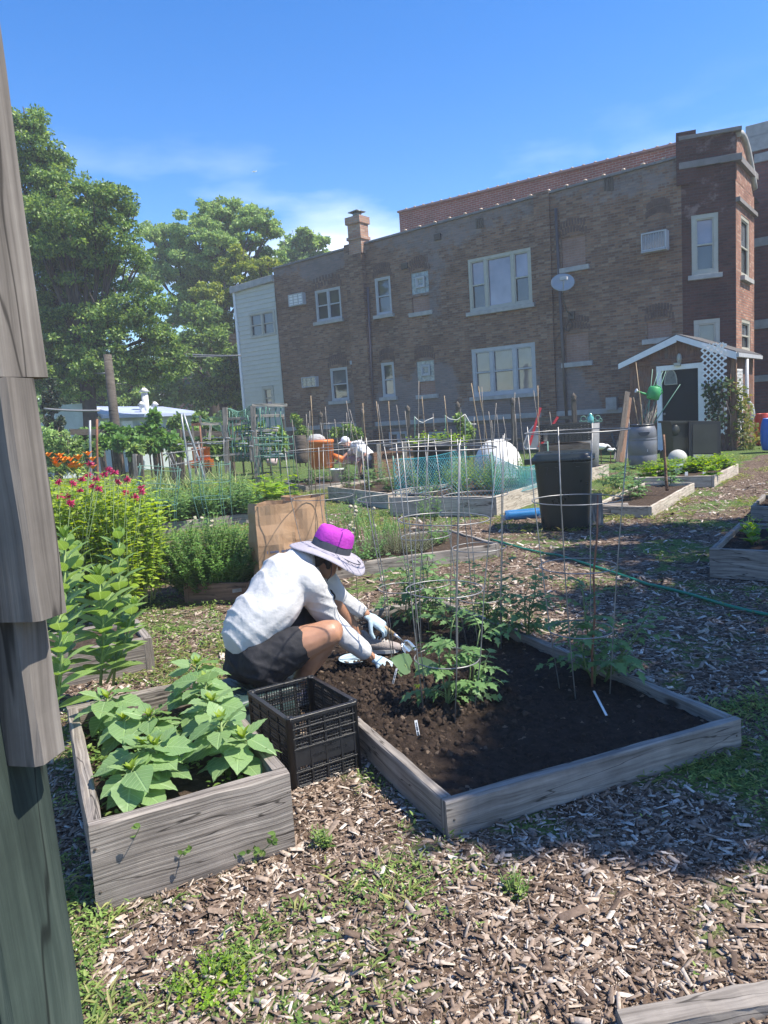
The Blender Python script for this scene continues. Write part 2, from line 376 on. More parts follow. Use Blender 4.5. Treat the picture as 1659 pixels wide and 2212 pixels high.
def brick(name, c1, c2, mortar, paint=None, bw=.215, rh=.075, paint2=None, ms=.012, lightc=None):
    """brickwork in metres; 'paint' vertex attribute says where the grey coat lies"""
    m, t, b, o = newmat(name); L = t.links.new
    uv = nd(t, 'ShaderNodeUVMap', uv_map='UVMap')
    br = nd(t, 'ShaderNodeTexBrick', {'Color1': c4(c1), 'Color2': c4(c2), 'Mortar': c4(mortar), 'Scale': 1.0, 'Mortar Size': ms, 'Mortar Smooth': .3, 'Bias': 0.0, 'Brick Width': bw, 'Row Height': rh})
    L(uv.outputs[0], br.inputs['Vector'])
    tc = nd(t, 'ShaderNodeTexCoord'); nz = nd(t, 'ShaderNodeTexNoise', {'Scale': .9, 'Detail': 8.0, 'Roughness': .7}); L(uv.outputs[0], nz.inputs['Vector'])
    mr = nd(t, 'ShaderNodeMapRange', {'From Min': .3, 'From Max': .7, 'To Min': .62, 'To Max': 1.3}); L(nz.outputs['Fac'], mr.inputs['Value'])
    hv = nd(t, 'ShaderNodeHueSaturation'); L(br.outputs['Color'], hv.inputs['Color']); L(mr.outputs[0], hv.inputs['Value']); src = hv.outputs[0]
    if lightc:
        cell = nd(t, 'ShaderNodeTexWhiteNoise', noise_dimensions='2D')
        fl = nd(t, 'ShaderNodeVectorMath', operation='FLOOR'); mpp = nd(t, 'ShaderNodeMapping'); mpp.inputs['Scale'].default_value = (1 / bw, 1 / rh, 1)
        L(uv.outputs[0], mpp.inputs[0]); L(mpp.outputs[0], fl.inputs[0]); L(fl.outputs[0], cell.inputs['Vector'])
        rc = ramp(t, [(.80, (0, 0, 0)), (.9, (1, 1, 1))]); L(cell.outputs['Value'], rc.inputs[0])
        mm = nd(t, 'ShaderNodeMath', operation='MULTIPLY'); L(rc.outputs[0], mm.inputs[0]); iv = nd(t, 'ShaderNodeMath', {0: 1.0}, operation='SUBTRACT'); L(br.outputs['Fac'], iv.inputs[1]); L(iv.outputs[0], mm.inputs[1])
        m5 = nd(t, 'ShaderNodeMath', {1: .55}, operation='MULTIPLY'); L(mm.outputs[0], m5.inputs[0])
        mx0 = nd(t, 'ShaderNodeMixRGB', {'Color2': c4(lightc)}); L(m5.outputs[0], mx0.inputs['Fac']); L(src, mx0.inputs['Color1']); src = mx0.outputs[0]
    if paint:
        at = nd(t, 'ShaderNodeAttribute', attribute_name='paint')
        n3 = nd(t, 'ShaderNodeTexNoise', {'Scale': 3.2, 'Detail': 9.0, 'Roughness': .72}); L(uv.outputs[0], n3.inputs['Vector'])
        a1 = nd(t, 'ShaderNodeMath', {2: -.42}, operation='MULTIPLY_ADD'); a1.inputs[1].default_value = .95; L(n3.outputs['Fac'], a1.inputs[0])
        a2 = nd(t, 'ShaderNodeMath', operation='ADD'); L(a1.outputs[0], a2.inputs[0]); L(at.outputs['Fac'], a2.inputs[1])
        rp = ramp(t, [(.46, (0, 0, 0)), (.58, (1, 1, 1))]); L(a2.outputs[0], rp.inputs[0])
        mxx = nd(t, 'ShaderNodeMath', {1: .6}, operation='MULTIPLY'); L(rp.outputs[0], mxx.inputs[0])
        mx = nd(t, 'ShaderNodeMixRGB', {'Color2': c4(paint)}); L(mxx.outputs[0], mx.inputs['Fac']); L(src, mx.inputs['Color1']); src = mx.outputs[0]
    L(src, b.inputs['Base Color']); b.inputs['Roughness'].default_value = .9; b.inputs['Specular IOR Level'].default_value = .2
    bp = nd(t, 'ShaderNodeBump', {'Strength': .6, 'Distance': .01}, invert=True); L(br.outputs['Fac'], bp.inputs['Height']); L(bp.outputs[0], b.inputs['Normal'])
    return m
M = {}
M['grey_wood'] = wood('grey weathered wood', (.10, .085, .072), (.25, .222, .195), (.38, .345, .305))
M['grey_wood2'] = wood('grey furrowed wood', (.075, .062, .052), (.23, .20, .175), (.40, .36, .315), g=120, bump=1.0)
M['pale_wood'] = wood('pale dry wood', (.26, .21, .16), (.46, .40, .33), (.58, .52, .44))
M['brown_wood'] = wood('brown board', (.10, .055, .035), (.22, .13, .085), (.33, .20, .13))
M['dark_wood'] = wood('dark damp wood', (.05, .04, .035), (.10, .085, .07), (.16, .14, .12))
M['shed_wood'] = wood('stained shed wood', (.08, .045, .036), (.19, .095, .065), (.29, .165, .11), g=30, stain=(.14, .11, .10))
M['post_wood'] = wood('green stained post', (.014, .022, .020), (.036, .052, .045), (.07, .092, .078), g=55, bump=.8)
M['gate_wood'] = wood('silvery gate wood', (.07, .062, .056), (.17, .152, .138), (.27, .248, .225), g=50, bump=.6)
M['white_paint'] = plain('white paint', (.78, .78, .78), .5, .06, 12)
M['white_trim'] = plain('white trim', (.70, .71, .74), .45, .06, 9)
M['stone'] = plain('limestone', (.36, .35, .34), .85, .2, 5, .3, 30)
M['wire'] = plain('galvanised wire', (.27, .265, .26), .45, .25, 30, metal=.5)
M['green_wire'] = plain('green coated wire', (.10, .22, .17), .5, .2, 10)
M['black_plastic'] = plain('black plastic', (.018, .019, .021), .38, .2, 20, .1, 90)
M['bamboo'] = plain('bamboo cane', (.34, .24, .14), .6, .3, 25)
M['bamboo2'] = plain('weathered cane', (.22, .19, .16), .7, .3, 25)
# ================================================================ ground
def ground_mat():
    m, t, b, o = newmat('mulch and turf'); L = t.links.new
    tc = nd(t, 'ShaderNodeTexCoord')
    n1 = nd(t, 'ShaderNodeTexNoise', {'Scale': 1.1, 'Detail': 3.0, 'Distortion': .6}); L(tc.outputs['Object'], n1.inputs['Vector'])
    mixv = nd(t, 'ShaderNodeMixRGB', {'Fac': .12}); L(tc.outputs['Object'], mixv.inputs['Color1'])
    n0 = nd(t, 'ShaderNodeTexNoise', {'Scale': 14.0, 'Detail': 2.0}); L(tc.outputs['Object'], n0.inputs['Vector']); L(n0.outputs['Color'], mixv.inputs['Color2'])
    mp = nd(t, 'ShaderNodeMapping'); mp.inputs['Scale'].default_value = (34, 80, 40); L(mixv.outputs[0], mp.inputs[0])
    vo = nd(t, 'ShaderNodeTexVoronoi', {'Scale': 1.0}); L(mp.outputs[0], vo.inputs['Vector'])
    wn = nd(t, 'ShaderNodeTexWhiteNoise', noise_dimensions='3D'); L(vo.outputs['Color'], wn.inputs['Vector'])
    rc = ramp(t, [(0, (.03, .02, .014)), (.4, (.10, .068, .048)), (.75, (.18, .125, .09)), (1, (.33, .26, .20))]); L(wn.outputs['Value'], rc.inputs[0])
    n2 = nd(t, 'ShaderNodeTexNoise', {'Scale': 45.0, 'Detail': 4.0}); L(tc.outputs['Object'], n2.inputs['Vector'])
    rg = ramp(t, [(.3, (.035, .06, .02)), (.55, (.11, .17, .045)), (.75, (.25, .28, .10))]); L(n2.outputs['Fac'], rg.inputs[0])
    # turf in patches, solid turf further off
    at = nd(t, 'ShaderNodeAttribute', attribute_name='turf')
    ad = nd(t, 'ShaderNodeMath', operation='ADD'); L(n1.outputs['Fac'], ad.inputs[0]); L(at.outputs['Fac'], ad.inputs[1])
    n4 = nd(t, 'ShaderNodeTexNoise', {'Scale': 9.0, 'Detail': 5.0}); L(tc.outputs['Object'], n4.inputs['Vector'])
    a2 = nd(t, 'ShaderNodeMath', {1: .35, 2: -.17}, operation='MULTIPLY_ADD'); L(n4.outputs['Fac'], a2.inputs[0])
    a3 = nd(t, 'ShaderNodeMath', operation='ADD'); L(ad.outputs[0], a3.inputs[0]); L(a2.outputs[0], a3.inputs[1])
    rm = ramp(t, [(.52, (0, 0, 0)), (.60, (1, 1, 1))]); L(a3.outputs[0], rm.inputs[0])
    mx = nd(t, 'ShaderNodeMixRGB'); L(rm.outputs[0], mx.inputs['Fac']); L(rc.outputs[0], mx.inputs['Color1']); L(rg.outputs[0], mx.inputs['Color2'])
    L(mx.outputs[0], b.inputs['Base Color']); b.inputs['Roughness'].default_value = .95; b.inputs['Specular IOR Level'].default_value = .15
    ah = nd(t, 'ShaderNodeMath', operation='ADD'); L(wn.outputs['Value'], ah.inputs[0]); L(n2.outputs['Fac'], ah.inputs[1])
    bp = nd(t, 'ShaderNodeBump', {'Strength': .9, 'Distance': .02}); L(ah.outputs[0], bp.inputs['Height']); L(bp.outputs[0], b.inputs['Normal'])
    return m
def turf_at(x, y):
    v = 0.0
    # mulch path on the right and between the far beds, grass near the shed, lawn far off
    d = noise.noise(V3(x * .35, y * .35, 3.1)) * .06
    if y > 9.5 and x < 5.0 + (y - 9.5) * .55: v = .10
    if y > 15.5: v = .20
    if x > 5.0 and 8.5 < y < 17 and x > 3.4 + (y - 8.5) * .62: v = -.18
    if y < 9: v = -.02
    return v + d
gx = np.concatenate([np.linspace(-8, 16, 97), ]); gy = np.linspace(-4, 26, 121)
xs = np.concatenate([[-3000, -600, -120, -40, -20], gx, [24, 40, 120, 600, 3000]]); ys = np.concatenate([[-3000, -400, -40, -10], gy, [32, 45, 90, 400, 3000]])
gv = []; turf = []
for yy in ys:
    for xx in xs:
        near = -8 <= xx <= 16 and -4 <= yy <= 26
        gv.append((xx, yy, (noise.noise(V3(xx * .8, yy * .8, 0)) * .018 if near else 0.0))); turf.append(turf_at(xx, yy) if near else .25)
nx = len(xs); gf = np.array([(j * nx + i, j * nx + i + 1, (j + 1) * nx + i + 1, (j + 1) * nx + i) for j in range(len(ys) - 1) for i in range(nx - 1)])
gme = npmesh('ground', np.array(gv), gf, smooth=True)
a_ = gme.attributes.new('turf', 'FLOAT', 'POINT'); a_.data.foreach_set('value', np.array(turf, dtype=np.float32))
tag(link_mesh(gme, 'ground', ground_mat()), kind='structure')
# ================================================================ walls with openings
def wallgrid(P0, U, u0, u1, v0, vtop, holes, step=.3, paintf=None, mat=None, name='wall', parent=None, reveal=.12, N=None):
    """sheet in plane P0+U*u+Z*v with rectangular holes; vtop(u) gives the top line; reveals go inwards"""
    us = sorted(set([u0, u1] + [h[0] for h in holes] + [h[1] for h in holes] + list(np.arange(u0, u1, step))))
    vm = max(vtop(u0), vtop(u1))
    vs_ = sorted(set([v0] + [h[2] for h in holes] + [h[3] for h in holes] + list(np.arange(v0, min(vtop(u0), vtop(u1)) - .05, step))))
    us = [u for i, u in enumerate(us) if i == 0 or u - us[i - 1] > 1e-5]; vs_ = [v for i, v in enumerate(vs_) if i == 0 or v - vs_[i - 1] > 1e-5]
    mb = MB(); idx = {}; paint = []
    def vid(i, j):
        if (i, j) not in idx:
            v = vs_[j] if j < len(vs_) else vtop(us[i])
            p = P0 + U * us[i] + V3(0, 0, v); idx[(i, j)] = len(mb.v); mb.v.append(tuple(p)); paint.append(paintf(us[i], v) if paintf else 0)
        return idx[(i, j)]
    J = len(vs_)
    for i in range(len(us) - 1):
        for j in range(J):
            ua, ub = us[i], us[i + 1]; va = vs_[j]; vb = vs_[j + 1] if j + 1 < J else None
            cu = (ua + ub) / 2; cv = (va + vb) / 2 if vb is not None else va + .01
            if any(h[0] < cu < h[1] and h[2] < cv < h[3] for h in holes): continue
            q = (vid(i, j), vid(i + 1, j), vid(i + 1, j + 1), vid(i, j + 1))
            uvl = []
            for (ii, jj) in ((i, j), (i + 1, j), (i + 1, j + 1), (i, j + 1)):
                uvl.append((us[ii], vs_[jj] if jj < J else vtop(us[ii])))
            mb.face(q, uvl)
    I = -N * reveal
    for (a, b_, c, d) in holes:
        pa, pb, pc, pd = [P0 + U * x + V3(0, 0, y) for x, y in ((a, c), (b_, c), (b_, d), (a, d))]
        for p, q in ((pa, pb), (pb, pc), (pc, pd), (pd, pa)):
            n = len(mb.v); mb.v += [tuple(p), tuple(q), tuple(q + I), tuple(p + I)]; paint.extend([0] * 4)
            mb.face((n, n + 1, n + 2, n + 3), [(0, 0), ((q - p).length, 0), ((q - p).length, reveal), (0, reveal)])
    me = mb.mesh(name); at = me.attributes.new('paint', 'FLOAT', 'POINT'); at.data.foreach_set('value', np.array(paint, dtype=np.float32))
    return link_mesh(me, name, mat, parent)
def glassmat(name, col, rough=.04, inner=None):
    m, t, b, o = newmat(name); L = t.links.new
    tc = nd(t, 'ShaderNodeTexCoord'); nz = nd(t, 'ShaderNodeTexNoise', {'Scale': 1.2, 'Detail': 3.0}); L(tc.outputs['Object'], nz.inputs['Vector'])
    r = ramp(t, [(.35, tuple(x * .6 for x in col)), (.65, col)]); L(nz.outputs['Fac'], r.inputs[0]); L(r.outputs[0], b.inputs['Base Color'])
    b.inputs['Roughness'].default_value = rough; b.inputs['Specular IOR Level'].default_value = .9; b.inputs['IOR'].default_value = 1.6
    n2 = nd(t, 'ShaderNodeTexNoise', {'Scale': .9}); L(tc.outputs['Object'], n2.inputs['Vector'])
    bp = nd(t, 'ShaderNodeBump', {'Strength': .12, 'Distance': .05}); L(n2.outputs['Fac'], bp.inputs['Height']); L(bp.outputs[0], b.inputs['Normal'])
    return m
M['glass_lilac'] = glassmat('blind glass with painted sky reflection', (.30, .28, .36))  # lilac sky reflection is put into the pane's base colour
M['glass_dark'] = glassmat('dark window glass', (.07, .075, .08))
M['glass_mid'] = glassmat('window glass over curtain', (.16, .17, .19))
M['frame_cream'] = plain('cream window frame', (.40, .385, .33), .5, .1, 6)
M['frame_grey'] = plain('grey white window frame', (.40, .41, .435), .5, .1, 6)
M['glassblock'] = plain('glass blocks', (.20, .25, .26), .2, .5, 7, .2, 14, spec=.8)
def window(parent, P0, U, N, u0, u1, v0, v1, cols, frame, glass, sashes=None, fw=.07, depth=.10, sill=True, label=None, recess=.04, arch=False):
    """framed window: cols = list of (width share, has meeting rail)"""
    fb = MB(); O = P0 - N * recess; Z = V3(0, 0, 1)
    def q(a, b, c, d, t0, t1, mb=fb):
        ce = O + U * ((a + b) / 2) + Z * ((c + d) / 2) + N * ((t0 + t1) / 2)
        mb.box(ce, b - a, abs(t1 - t0), d - c, ax=U, ay=N, az=Z, ch=.004)
    q(u0, u1, v1 - fw, v1, 0, .03); q(u0, u1, v0, v0 + fw, 0, .03)
    q(u0, u0 + fw, v0 + fw, v1 - fw, 0, .028); q(u1 - fw, u1, v0 + fw, v1 - fw, 0, .028)
    tot = sum(c[0] for c in cols); uu = u0 + fw; W = (u1 - u0 - 2 * fw)
    panes = []
    for k, (sh, rail) in enumerate(cols):
        a = uu; b = uu + W * sh / tot; uu = b
        if k: q(a - fw * .5, a + fw * .5, v0 + fw, v1 - fw, 0, .03); a += fw * .5
        if k < len(cols) - 1: b -= fw * .5
        s_ = .035
        if rail:
            vm = (v0 + v1) / 2 if rail is True else v0 + (v1 - v0) * rail
            q(a, b, vm - s_ * .7, vm + s_ * .7, -.03, .012)
            panes += [(a, b, v0 + fw, vm - s_, 0), (a, b, vm + s_, v1 - fw, 1)]
        else: panes.append((a, b, v0 + fw, v1 - fw, 1))
        q(a, a + s_, v0 + fw, v1 - fw, -.03, .01); q(b - s_, b, v0 + fw, v1 - fw, -.03, .01); q(a, b, v0 + fw, v0 + fw + s_, -.03, .011); q(a, b, v1 - fw - s_, v1 - fw, -.03, .011)
    f = fb.build('window', M[frame], parent)
    for (a, b, c, d, k) in panes:
        g = MB(); dd = -.05 if k else -.062
        g.box(O + U * ((a + b) / 2) + Z * ((c + d) / 2) + N * dd, b - a, .008, d - c, ax=U, ay=N, az=Z, ch=.001)
        gl = glass[k] if isinstance(glass, (list, tuple)) else glass
        g.build('pane', M[gl], f)
    if sill:
        sb = MB(); sb.box(P0 + U * ((u0 + u1) / 2) + Z * (v0 - .07) + N * .02, u1 - u0 + .2, .2, .13, ax=U, ay=N, az=Z); sb.build('sill', M['stone'], f)
    return f
def aircon(P0, U, N, u0, u1, v0, v1, label, style):
    c = P0 + U * ((u0 + u1) / 2) + V3(0, 0, (v0 + v1) / 2); w_, h = u1 - u0, v1 - v0; Z = V3(0, 0, 1)
    t = thing('air_conditioner', label, 'air conditioner', c, 'air conditioners in the brick wall')
    mb = MB(); d = .32 if style == 'box' else .2
    # open fronted case of four slabs
    for sx_, sz_, cx_, cz_ in ((w_, .04, 0, h / 2 - .02), (w_, .04, 0, -h / 2 + .02), (.04, h - .08, -w_ / 2 + .02, 0), (.04, h - .08, w_ / 2 - .02, 0)):
        mb.box(c + U * cx_ + Z * cz_ + N * d / 2, sx_, d, sz_, ax=U, ay=N, az=Z)
    mb.build('case', M['frame_grey'], t)
    g = MB(); g.box(c + N * (d * .5), w_ - .08, d * .8, h - .08, ax=U, ay=N, az=Z); g.build('grille', M['glass_dark'] if style != 'louver' else M['white_trim'], t)
    s_ = MB()
    if style == 'box':
        for k in range(9): s_.box(c + U * (-w_ / 2 + .06 + k * (w_ - .12) / 8) + N * (d * .92) , .008, .01, h - .09, ax=U, ay=N, az=Z)
        s_.box(c + Z * (-h / 2 - .03) + N * .2, w_, .3, .03, ax=U, ay=N, az=Z)
    else:
        for k in range(3): s_.box(c + Z * (-h / 2 + h * (k + 1) / 4) + N * (d * .93), w_ - .08, .02, .022, ax=U, ay=N, az=Z)
        for k in (1, 2): s_.box(c + U * (-w_ / 2 + w_ * k / 3) + N * (d * .95), .022, .02, h - .09, ax=U, ay=N, az=Z)
    s_.build('louvre', M['frame_cream'] if style == 'grid' else M['frame_grey'], t)
    return t
# ================================================================ main brick building
W0 = Y(1475, 700, 22.0); W0.z = 0
WU = V3(.80, -.60, 0).normalized(); WN_ = V3(-.60, -.80, 0).normalized()
def wuv(x, y, P0=None, U=None, N=None):
    P0 = P0 or W0; U = U or WU; N = N or WN_
    p = PL(x, y, P0, N) - P0; return p.dot(U), p.z
def wrect(x0, x1, y0, y1, P0=None, U=None, N=None):
    a = wuv(x0, (y0 + y1) / 2, P0, U, N); b = wuv(x1, (y0 + y1) / 2, P0, U, N); c = wuv((x0 + x1) / 2, y0, P0, U, N); d = wuv((x0 + x1) / 2, y1, P0, U, N)
    return [a[0], b[0], d[1], c[1]]
def z2(x0, x1, y0, y1): return wrect(466.3 + .4465 * x0, 466.3 + .4465 * x1, 384 + .4465 * y0, 384 + .4465 * y1)
def z3(x0, x1, y0, y1): return wrect(1042.3 + .3718 * x0, 1042.3 + .3718 * x1, 246.9 + .3718 * y0, 246.9 + .3718 * y1)
uL = wuv(600, 700)[0]; uLL = wuv(513, 720)[0]
hL, hR = wuv(600, 580)[1], wuv(1473, 340)[1]
def roofline(u): return hL + (hR - hL) * (u - uL) / (0 - uL)
H_ = {}
H_['w3'] = z2(482, 606, 535, 690); H_['w4'] = z2(772, 848, 480, 662); H_['gb1'] = z2(945, 1030, 455, 560); H_['w5'] = z2(1222, 1528, 365, 630)
H_['w6'] = z2(556, 640, 918, 1078); H_['w7'] = z2(803, 865, 893, 1060); H_['gb2'] = z2(972, 1056, 885, 985); H_['w8'] = z2(1240, 1548, 812, 1050)
H_['b1'] = z3(460, 597, 708, 885); H_['b2'] = z3(482, 617, 1268, 1438); H_['b3'] = z3(955, 1100, 1203, 1300); H_['b4'] = z2(950, 1035, 572, 648); H_['b5'] = z2(985, 1062, 985, 1048)
H_['bw'] = z2(838, 925, 1228, 1300); H_['bw2'] = z2(1030, 1110, 1228, 1290)
M['brick'] = brick('common brick', (.135, .068, .042), (.27, .152, .092), (.19, .155, .13), paint=(.205, .19, .195), lightc=(.34, .25, .18))
M['brick_new'] = brick('salmon brick infill', (.27, .155, .115), (.31, .185, .14), (.29, .22, .19), paint=(.215, .205, .225))
M['brick_red'] = brick('dark red face brick', (.06, .025, .022), (.11, .044, .034), (.075, .055, .05), paint=(.30, .22, .2))
M['brick_warm'] = brick('warm face brick', (.27, .115, .075), (.38, .18, .12), (.22, .18, .16), lightc=(.5, .33, .24))
M['brick_orange'] = brick('orange red brick', (.30, .085, .055), (.36, .11, .07), (.42, .33, .30), bw=.30, rh=.10, ms=.012)
def blob(u, v, cu, cv, ru, rv):
    d = math.hypot((u - cu) / ru, (v - cv) / rv); return max(0, 1.25 - d)
PB = []
for k in ('w6', 'w7', 'gb2', 'w8'):
    a = H_[k]; PB.append(((a[0] + a[1]) / 2 + .3, a[2] - .35, (a[1] - a[0]) * .5 + 1.0, 1.35))
a = H_['w8']; PB += [((a[0] + a[1]) / 2, .9, 3.4, 1.2), (a[1] + .9, 1.9, 1.0, 1.3)]
pb_ = wuv(1255, 880); PB.append((pb_[0], pb_[1] - .2, .9, 1.1))
hi_ = H_['w3']; PBT = [((hi_[0] + hi_[1]) / 2 - .3, hi_[3] + .9, 1.9, .8)]
def paintf(u, v):
    p = 0
    for (cu, cv, ru, rv) in PB: p = max(p, blob(u, v, cu, cv, ru, rv))
    top = roofline(u) - v
    p = max(p, min(1, max(0, (1.35 - top) / 1.0 + noise.noise(V3(u * .5, v * .5, 1)) * .9)) * .52)
    a = H_['w5']
    if a[0] - 3.2 < u < a[0] and v > 4.0: p = max(p, .34 + .3 * noise.noise(V3(u, v, 4)))
    for (cu, cv, ru, rv) in PBT: p = max(p, .75 * blob(u, v, cu, cv, ru, rv))
    return p
bt = thing('brick_building', 'long two storey brown brick building with patchy grey paint, a chimney and pale window frames', 'building', W0)
holes = [H_[k] for k in ('w3', 'w4', 'gb1', 'w5', 'w6', 'w7', 'gb2', 'w8', 'b1', 'b2', 'b3', 'b4', 'b5', 'bw', 'bw2')]
wallgrid(W0, WU, uL, 0.0, 0, roofline, holes, .28, paintf, M['brick'], 'wall', bt, N=WN_)
def lw(u, v=0, n=0): return W0 + WU * u + V3(0, 0, v) + WN_ * n
# rest of the shell: left end, back, roof deck
sh = MB(); D_ = 7.0
sh.poly([lw(uL, 0, 0), lw(uL, roofline(uL), 0), lw(uL, roofline(uL), -D_), lw(uL, 0, -D_)])
sh.poly([lw(uL, 0, -D_), lw(uL, roofline(uL), -D_), lw(1, roofline(1), -D_), lw(1, 0, -D_)])
sh.build('rear_wall', M['brick'], bt)
rf = MB(); rf.poly([lw(uL, hL - .35, -.12), lw(1, hR - .35, -.12), lw(1, hR - .35, -D_ + .1), lw(uL, hL - .35, -D_ + .1)]); 
roofo = rf.build('roof', M['dark_wood'], bt)
cp = MB()
for i in range(24):
    a, b_ = uL + (0 - uL) * i / 24, uL + (0 - uL) * (i + 1) / 24
    if a < uL * .55 and False: pass
    cp.bar(lw(a + .005, roofline(a) + .035, -.08), lw(b_ - .005, roofline(b_) + .035, -.08), .30, .07)
cpm = plain('grey tile coping', (.16, .15, .15), .5, .3, 4)
cp.build('coping', cpm, bt)
M['tile_bump'] = plain('glazed joint with painted glint', (.42, .29, .18), .3, .1, 5, spec=1.0)  # sun glint on the glazed joints is put into this bright orange
for xz, yz in ((920, 268), (988, 247), (1062, 229), (1133, 208), (1208, 186), (1285, 163), (1362, 140), (1441, 117), (1524, 91)):
    u, v = wuv(466.3 + .4465 * xz, 384 + .4465 * yz); lp = MB(); lp.ball(lw(u, roofline(u) + .09, .02), .07, .07, .045, 8, 5); lp.build('coping_joint', M['tile_bump'], bt)
for xz, yz in ((385, 445), (490, 418), (598, 386), (705, 353), (820, 320), (935, 287), (1053, 253)):
    u, v = wuv(1042.3 + .3718 * xz, 246.9 + .3718 * yz); lp = MB(); lp.ball(lw(u, roofline(u) + .09, .02), .07, .07, .045, 8, 5); lp.build('coping_joint', M['tile_bump'], bt)
def infill(h, mat, dn=.05, sill=True, nm='infill_panel'):
    mb = MB(); U0, U1, V0, V1 = h; n = -dn
    mb.quad(lw(U0, V0, n), lw(U1, V0, n), lw(U1, V1, n), lw(U0, V1, n), [(U0, V0), (U1, V0), (U1, V1), (U0, V1)])
    f = mb.build(nm, mat, bt)
    if sill:
        s_ = MB(); s_.box(lw((U0 + U1) / 2, V0 - .08, .02), U1 - U0 + .25, .16, .15, ax=WU, ay=WN_, az=V3(0, 0, 1)); s_.build('sill', M['stone'], f)
for k in ('b1', 'b2', 'b3', 'b4', 'b5'): infill(H_[k], M['brick_new'])
for k in ('gb1', 'gb2'):
    h = H_[k]; infill(h, M['glassblock'], .03, False, 'glass_block_panel')
    W_ = h[1] - h[0]; gm = MB()
    for i in range(5):
        gm.box(lw(h[0] + W_ * i / 4, (h[2] + h[3]) / 2, -.028), .015, .01, h[3] - h[2], ax=WU, ay=WN_)
    for i in range(5): gm.box(lw((h[0] + h[1]) / 2, h[2] + (h[3] - h[2]) * i / 4, -.026), W_, .01, .015, ax=WU, ay=WN_)
    gm.build('block_joint', M['stone'], bt)
    window(bt, W0, WU, WN_, h[0] + W_ * .27, h[1] - W_ * .22, h[2] + (h[3] - h[2]) * .27, h[3] - (h[3] - h[2]) * .22, [(1, False)], 'frame_grey', 'glass_dark', fw=.05, sill=False, recess=-.0)
window(bt, W0, WU, WN_, *H_['w3'], [(1, True), (1, True)], 'frame_grey', 'glass_dark')
window(bt, W0, WU, WN_, *H_['w4'], [(1, True)], 'frame_grey', 'glass_dark')
window(bt, W0, WU, WN_, *H_['w5'], [(1, True), (1.75, False), (1, True)], 'frame_cream', ['glass_dark', 'glass_lilac'], fw=.1)
window(bt, W0, WU, WN_, *H_['w6'], [(1, True)], 'frame_grey', ['glass_dark', 'glass_mid'])
window(bt, W0, WU, WN_, *H_['w7'], [(1, True)], 'frame_grey', ['glass_mid', 'glass_dark'])
window(bt, W0, WU, WN_, *H_['w8'], [(1, True), (1.35, True), (1, True)], 'frame_grey', ['glass_mid', 'glass_mid'], fw=.12)
for k in ('bw', 'bw2'): window(bt, W0, WU, WN_, *H_[k], [(1, False), (1, False)], 'frame_grey', 'glass_dark', sill=False)
# water table, pilasters, lintels
tr = MB(); a0 = wuv(756, 922)[1]
tr.box(lw(uL * .5, 1.15, .03), -uL, .07, .16, ax=WU, ay=WN_); tr.build('water_table', M['stone'], bt)
def pilaster(x0z, x1z, zf, ytop, mat='brick', pr=.10):
    r = zf(x0z, x1z, ytop, ytop + 100); u0, u1 = r[0], r[1]; top = roofline((u0 + u1) / 2) + .1; mb = MB(); n = pr
    P = [lw(u0, 0, 0), lw(u0, 0, n), lw(u1, 0, n), lw(u1, 0, 0)]; uvx = [0, pr, pr + u1 - u0, 2 * pr + u1 - u0]
    for i in range(3):
        a, b_ = P[i], P[i + 1]
        mb.quad(a, b_, b_ + V3(0, 0, top), a + V3(0, 0, top), [(u0 + uvx[i], 0), (u0 + uvx[i + 1], 0), (u0 + uvx[i + 1], top), (u0 + uvx[i], top)])
    mb.poly([p + V3(0, 0, top) for p in P]); mb.build('pilaster', M[mat], bt)
pilaster(312, 400, z3, 700); pilaster(658, 738, z2, 600, pr=.22)
# chimney stack above the roof with banded top and metal cowl
cu0, cu1 = z2(655, 716, 200, 300)[:2]; ct = wuv(466.3 + .4465 * 690, 384 + .4465 * 188)[1]
mb = MB(); Cm = brick('chimney brick', (.33, .17, .115), (.42, .25, .17), (.30, .26, .23), lightc=(.5, .36, .26))
def ring_box(mb, u0, u1, n0, n1, v0, v1):
    P = [lw(u0, 0, n1), lw(u1, 0, n1), lw(u1, 0, n0), lw(u0, 0, n0)]; s_ = 0
    for i in range(4):
        a, b_ = P[i], P[(i + 1) % 4]; l = (b_ - a).length
        mb.quad(a + V3(0, 0, v0), b_ + V3(0, 0, v0), b_ + V3(0, 0, v1), a + V3(0, 0, v1), [(s_, v0), (s_ + l, v0), (s_ + l, v1), (s_, v1)]); s_ += l
    mb.poly([p + V3(0, 0, v1) for p in P]); mb.poly([p + V3(0, 0, v0) for p in P][::-1])
rl = roofline(cu0); g_ = .5
ring_box(mb, cu0, cu1, .225 - g_, .225, rl - .3, ct); ring_box(mb, cu0 - .05, cu1 + .05, .16 - g_, .30, ct - .28, ct - .02); ring_box(mb, cu0 - .05, cu1 + .05, .18 - g_, .28, ct - .85, ct - .74)
ch = mb.build('chimney', Cm, bt)
cw = MB(); cc = lw((cu0 + cu1) / 2, ct, .225 - g_ / 2)
cw.lathe([(.17, 0), (.16, .16)], cc, 12); cw.lathe([(.34, .16), (.34, .19), (.05, .28)], cc, 4); cw.build('chimney_cowl', plain('zinc cowl', (.16, .19, .18), .4, .3, 8, metal=.4), ch)
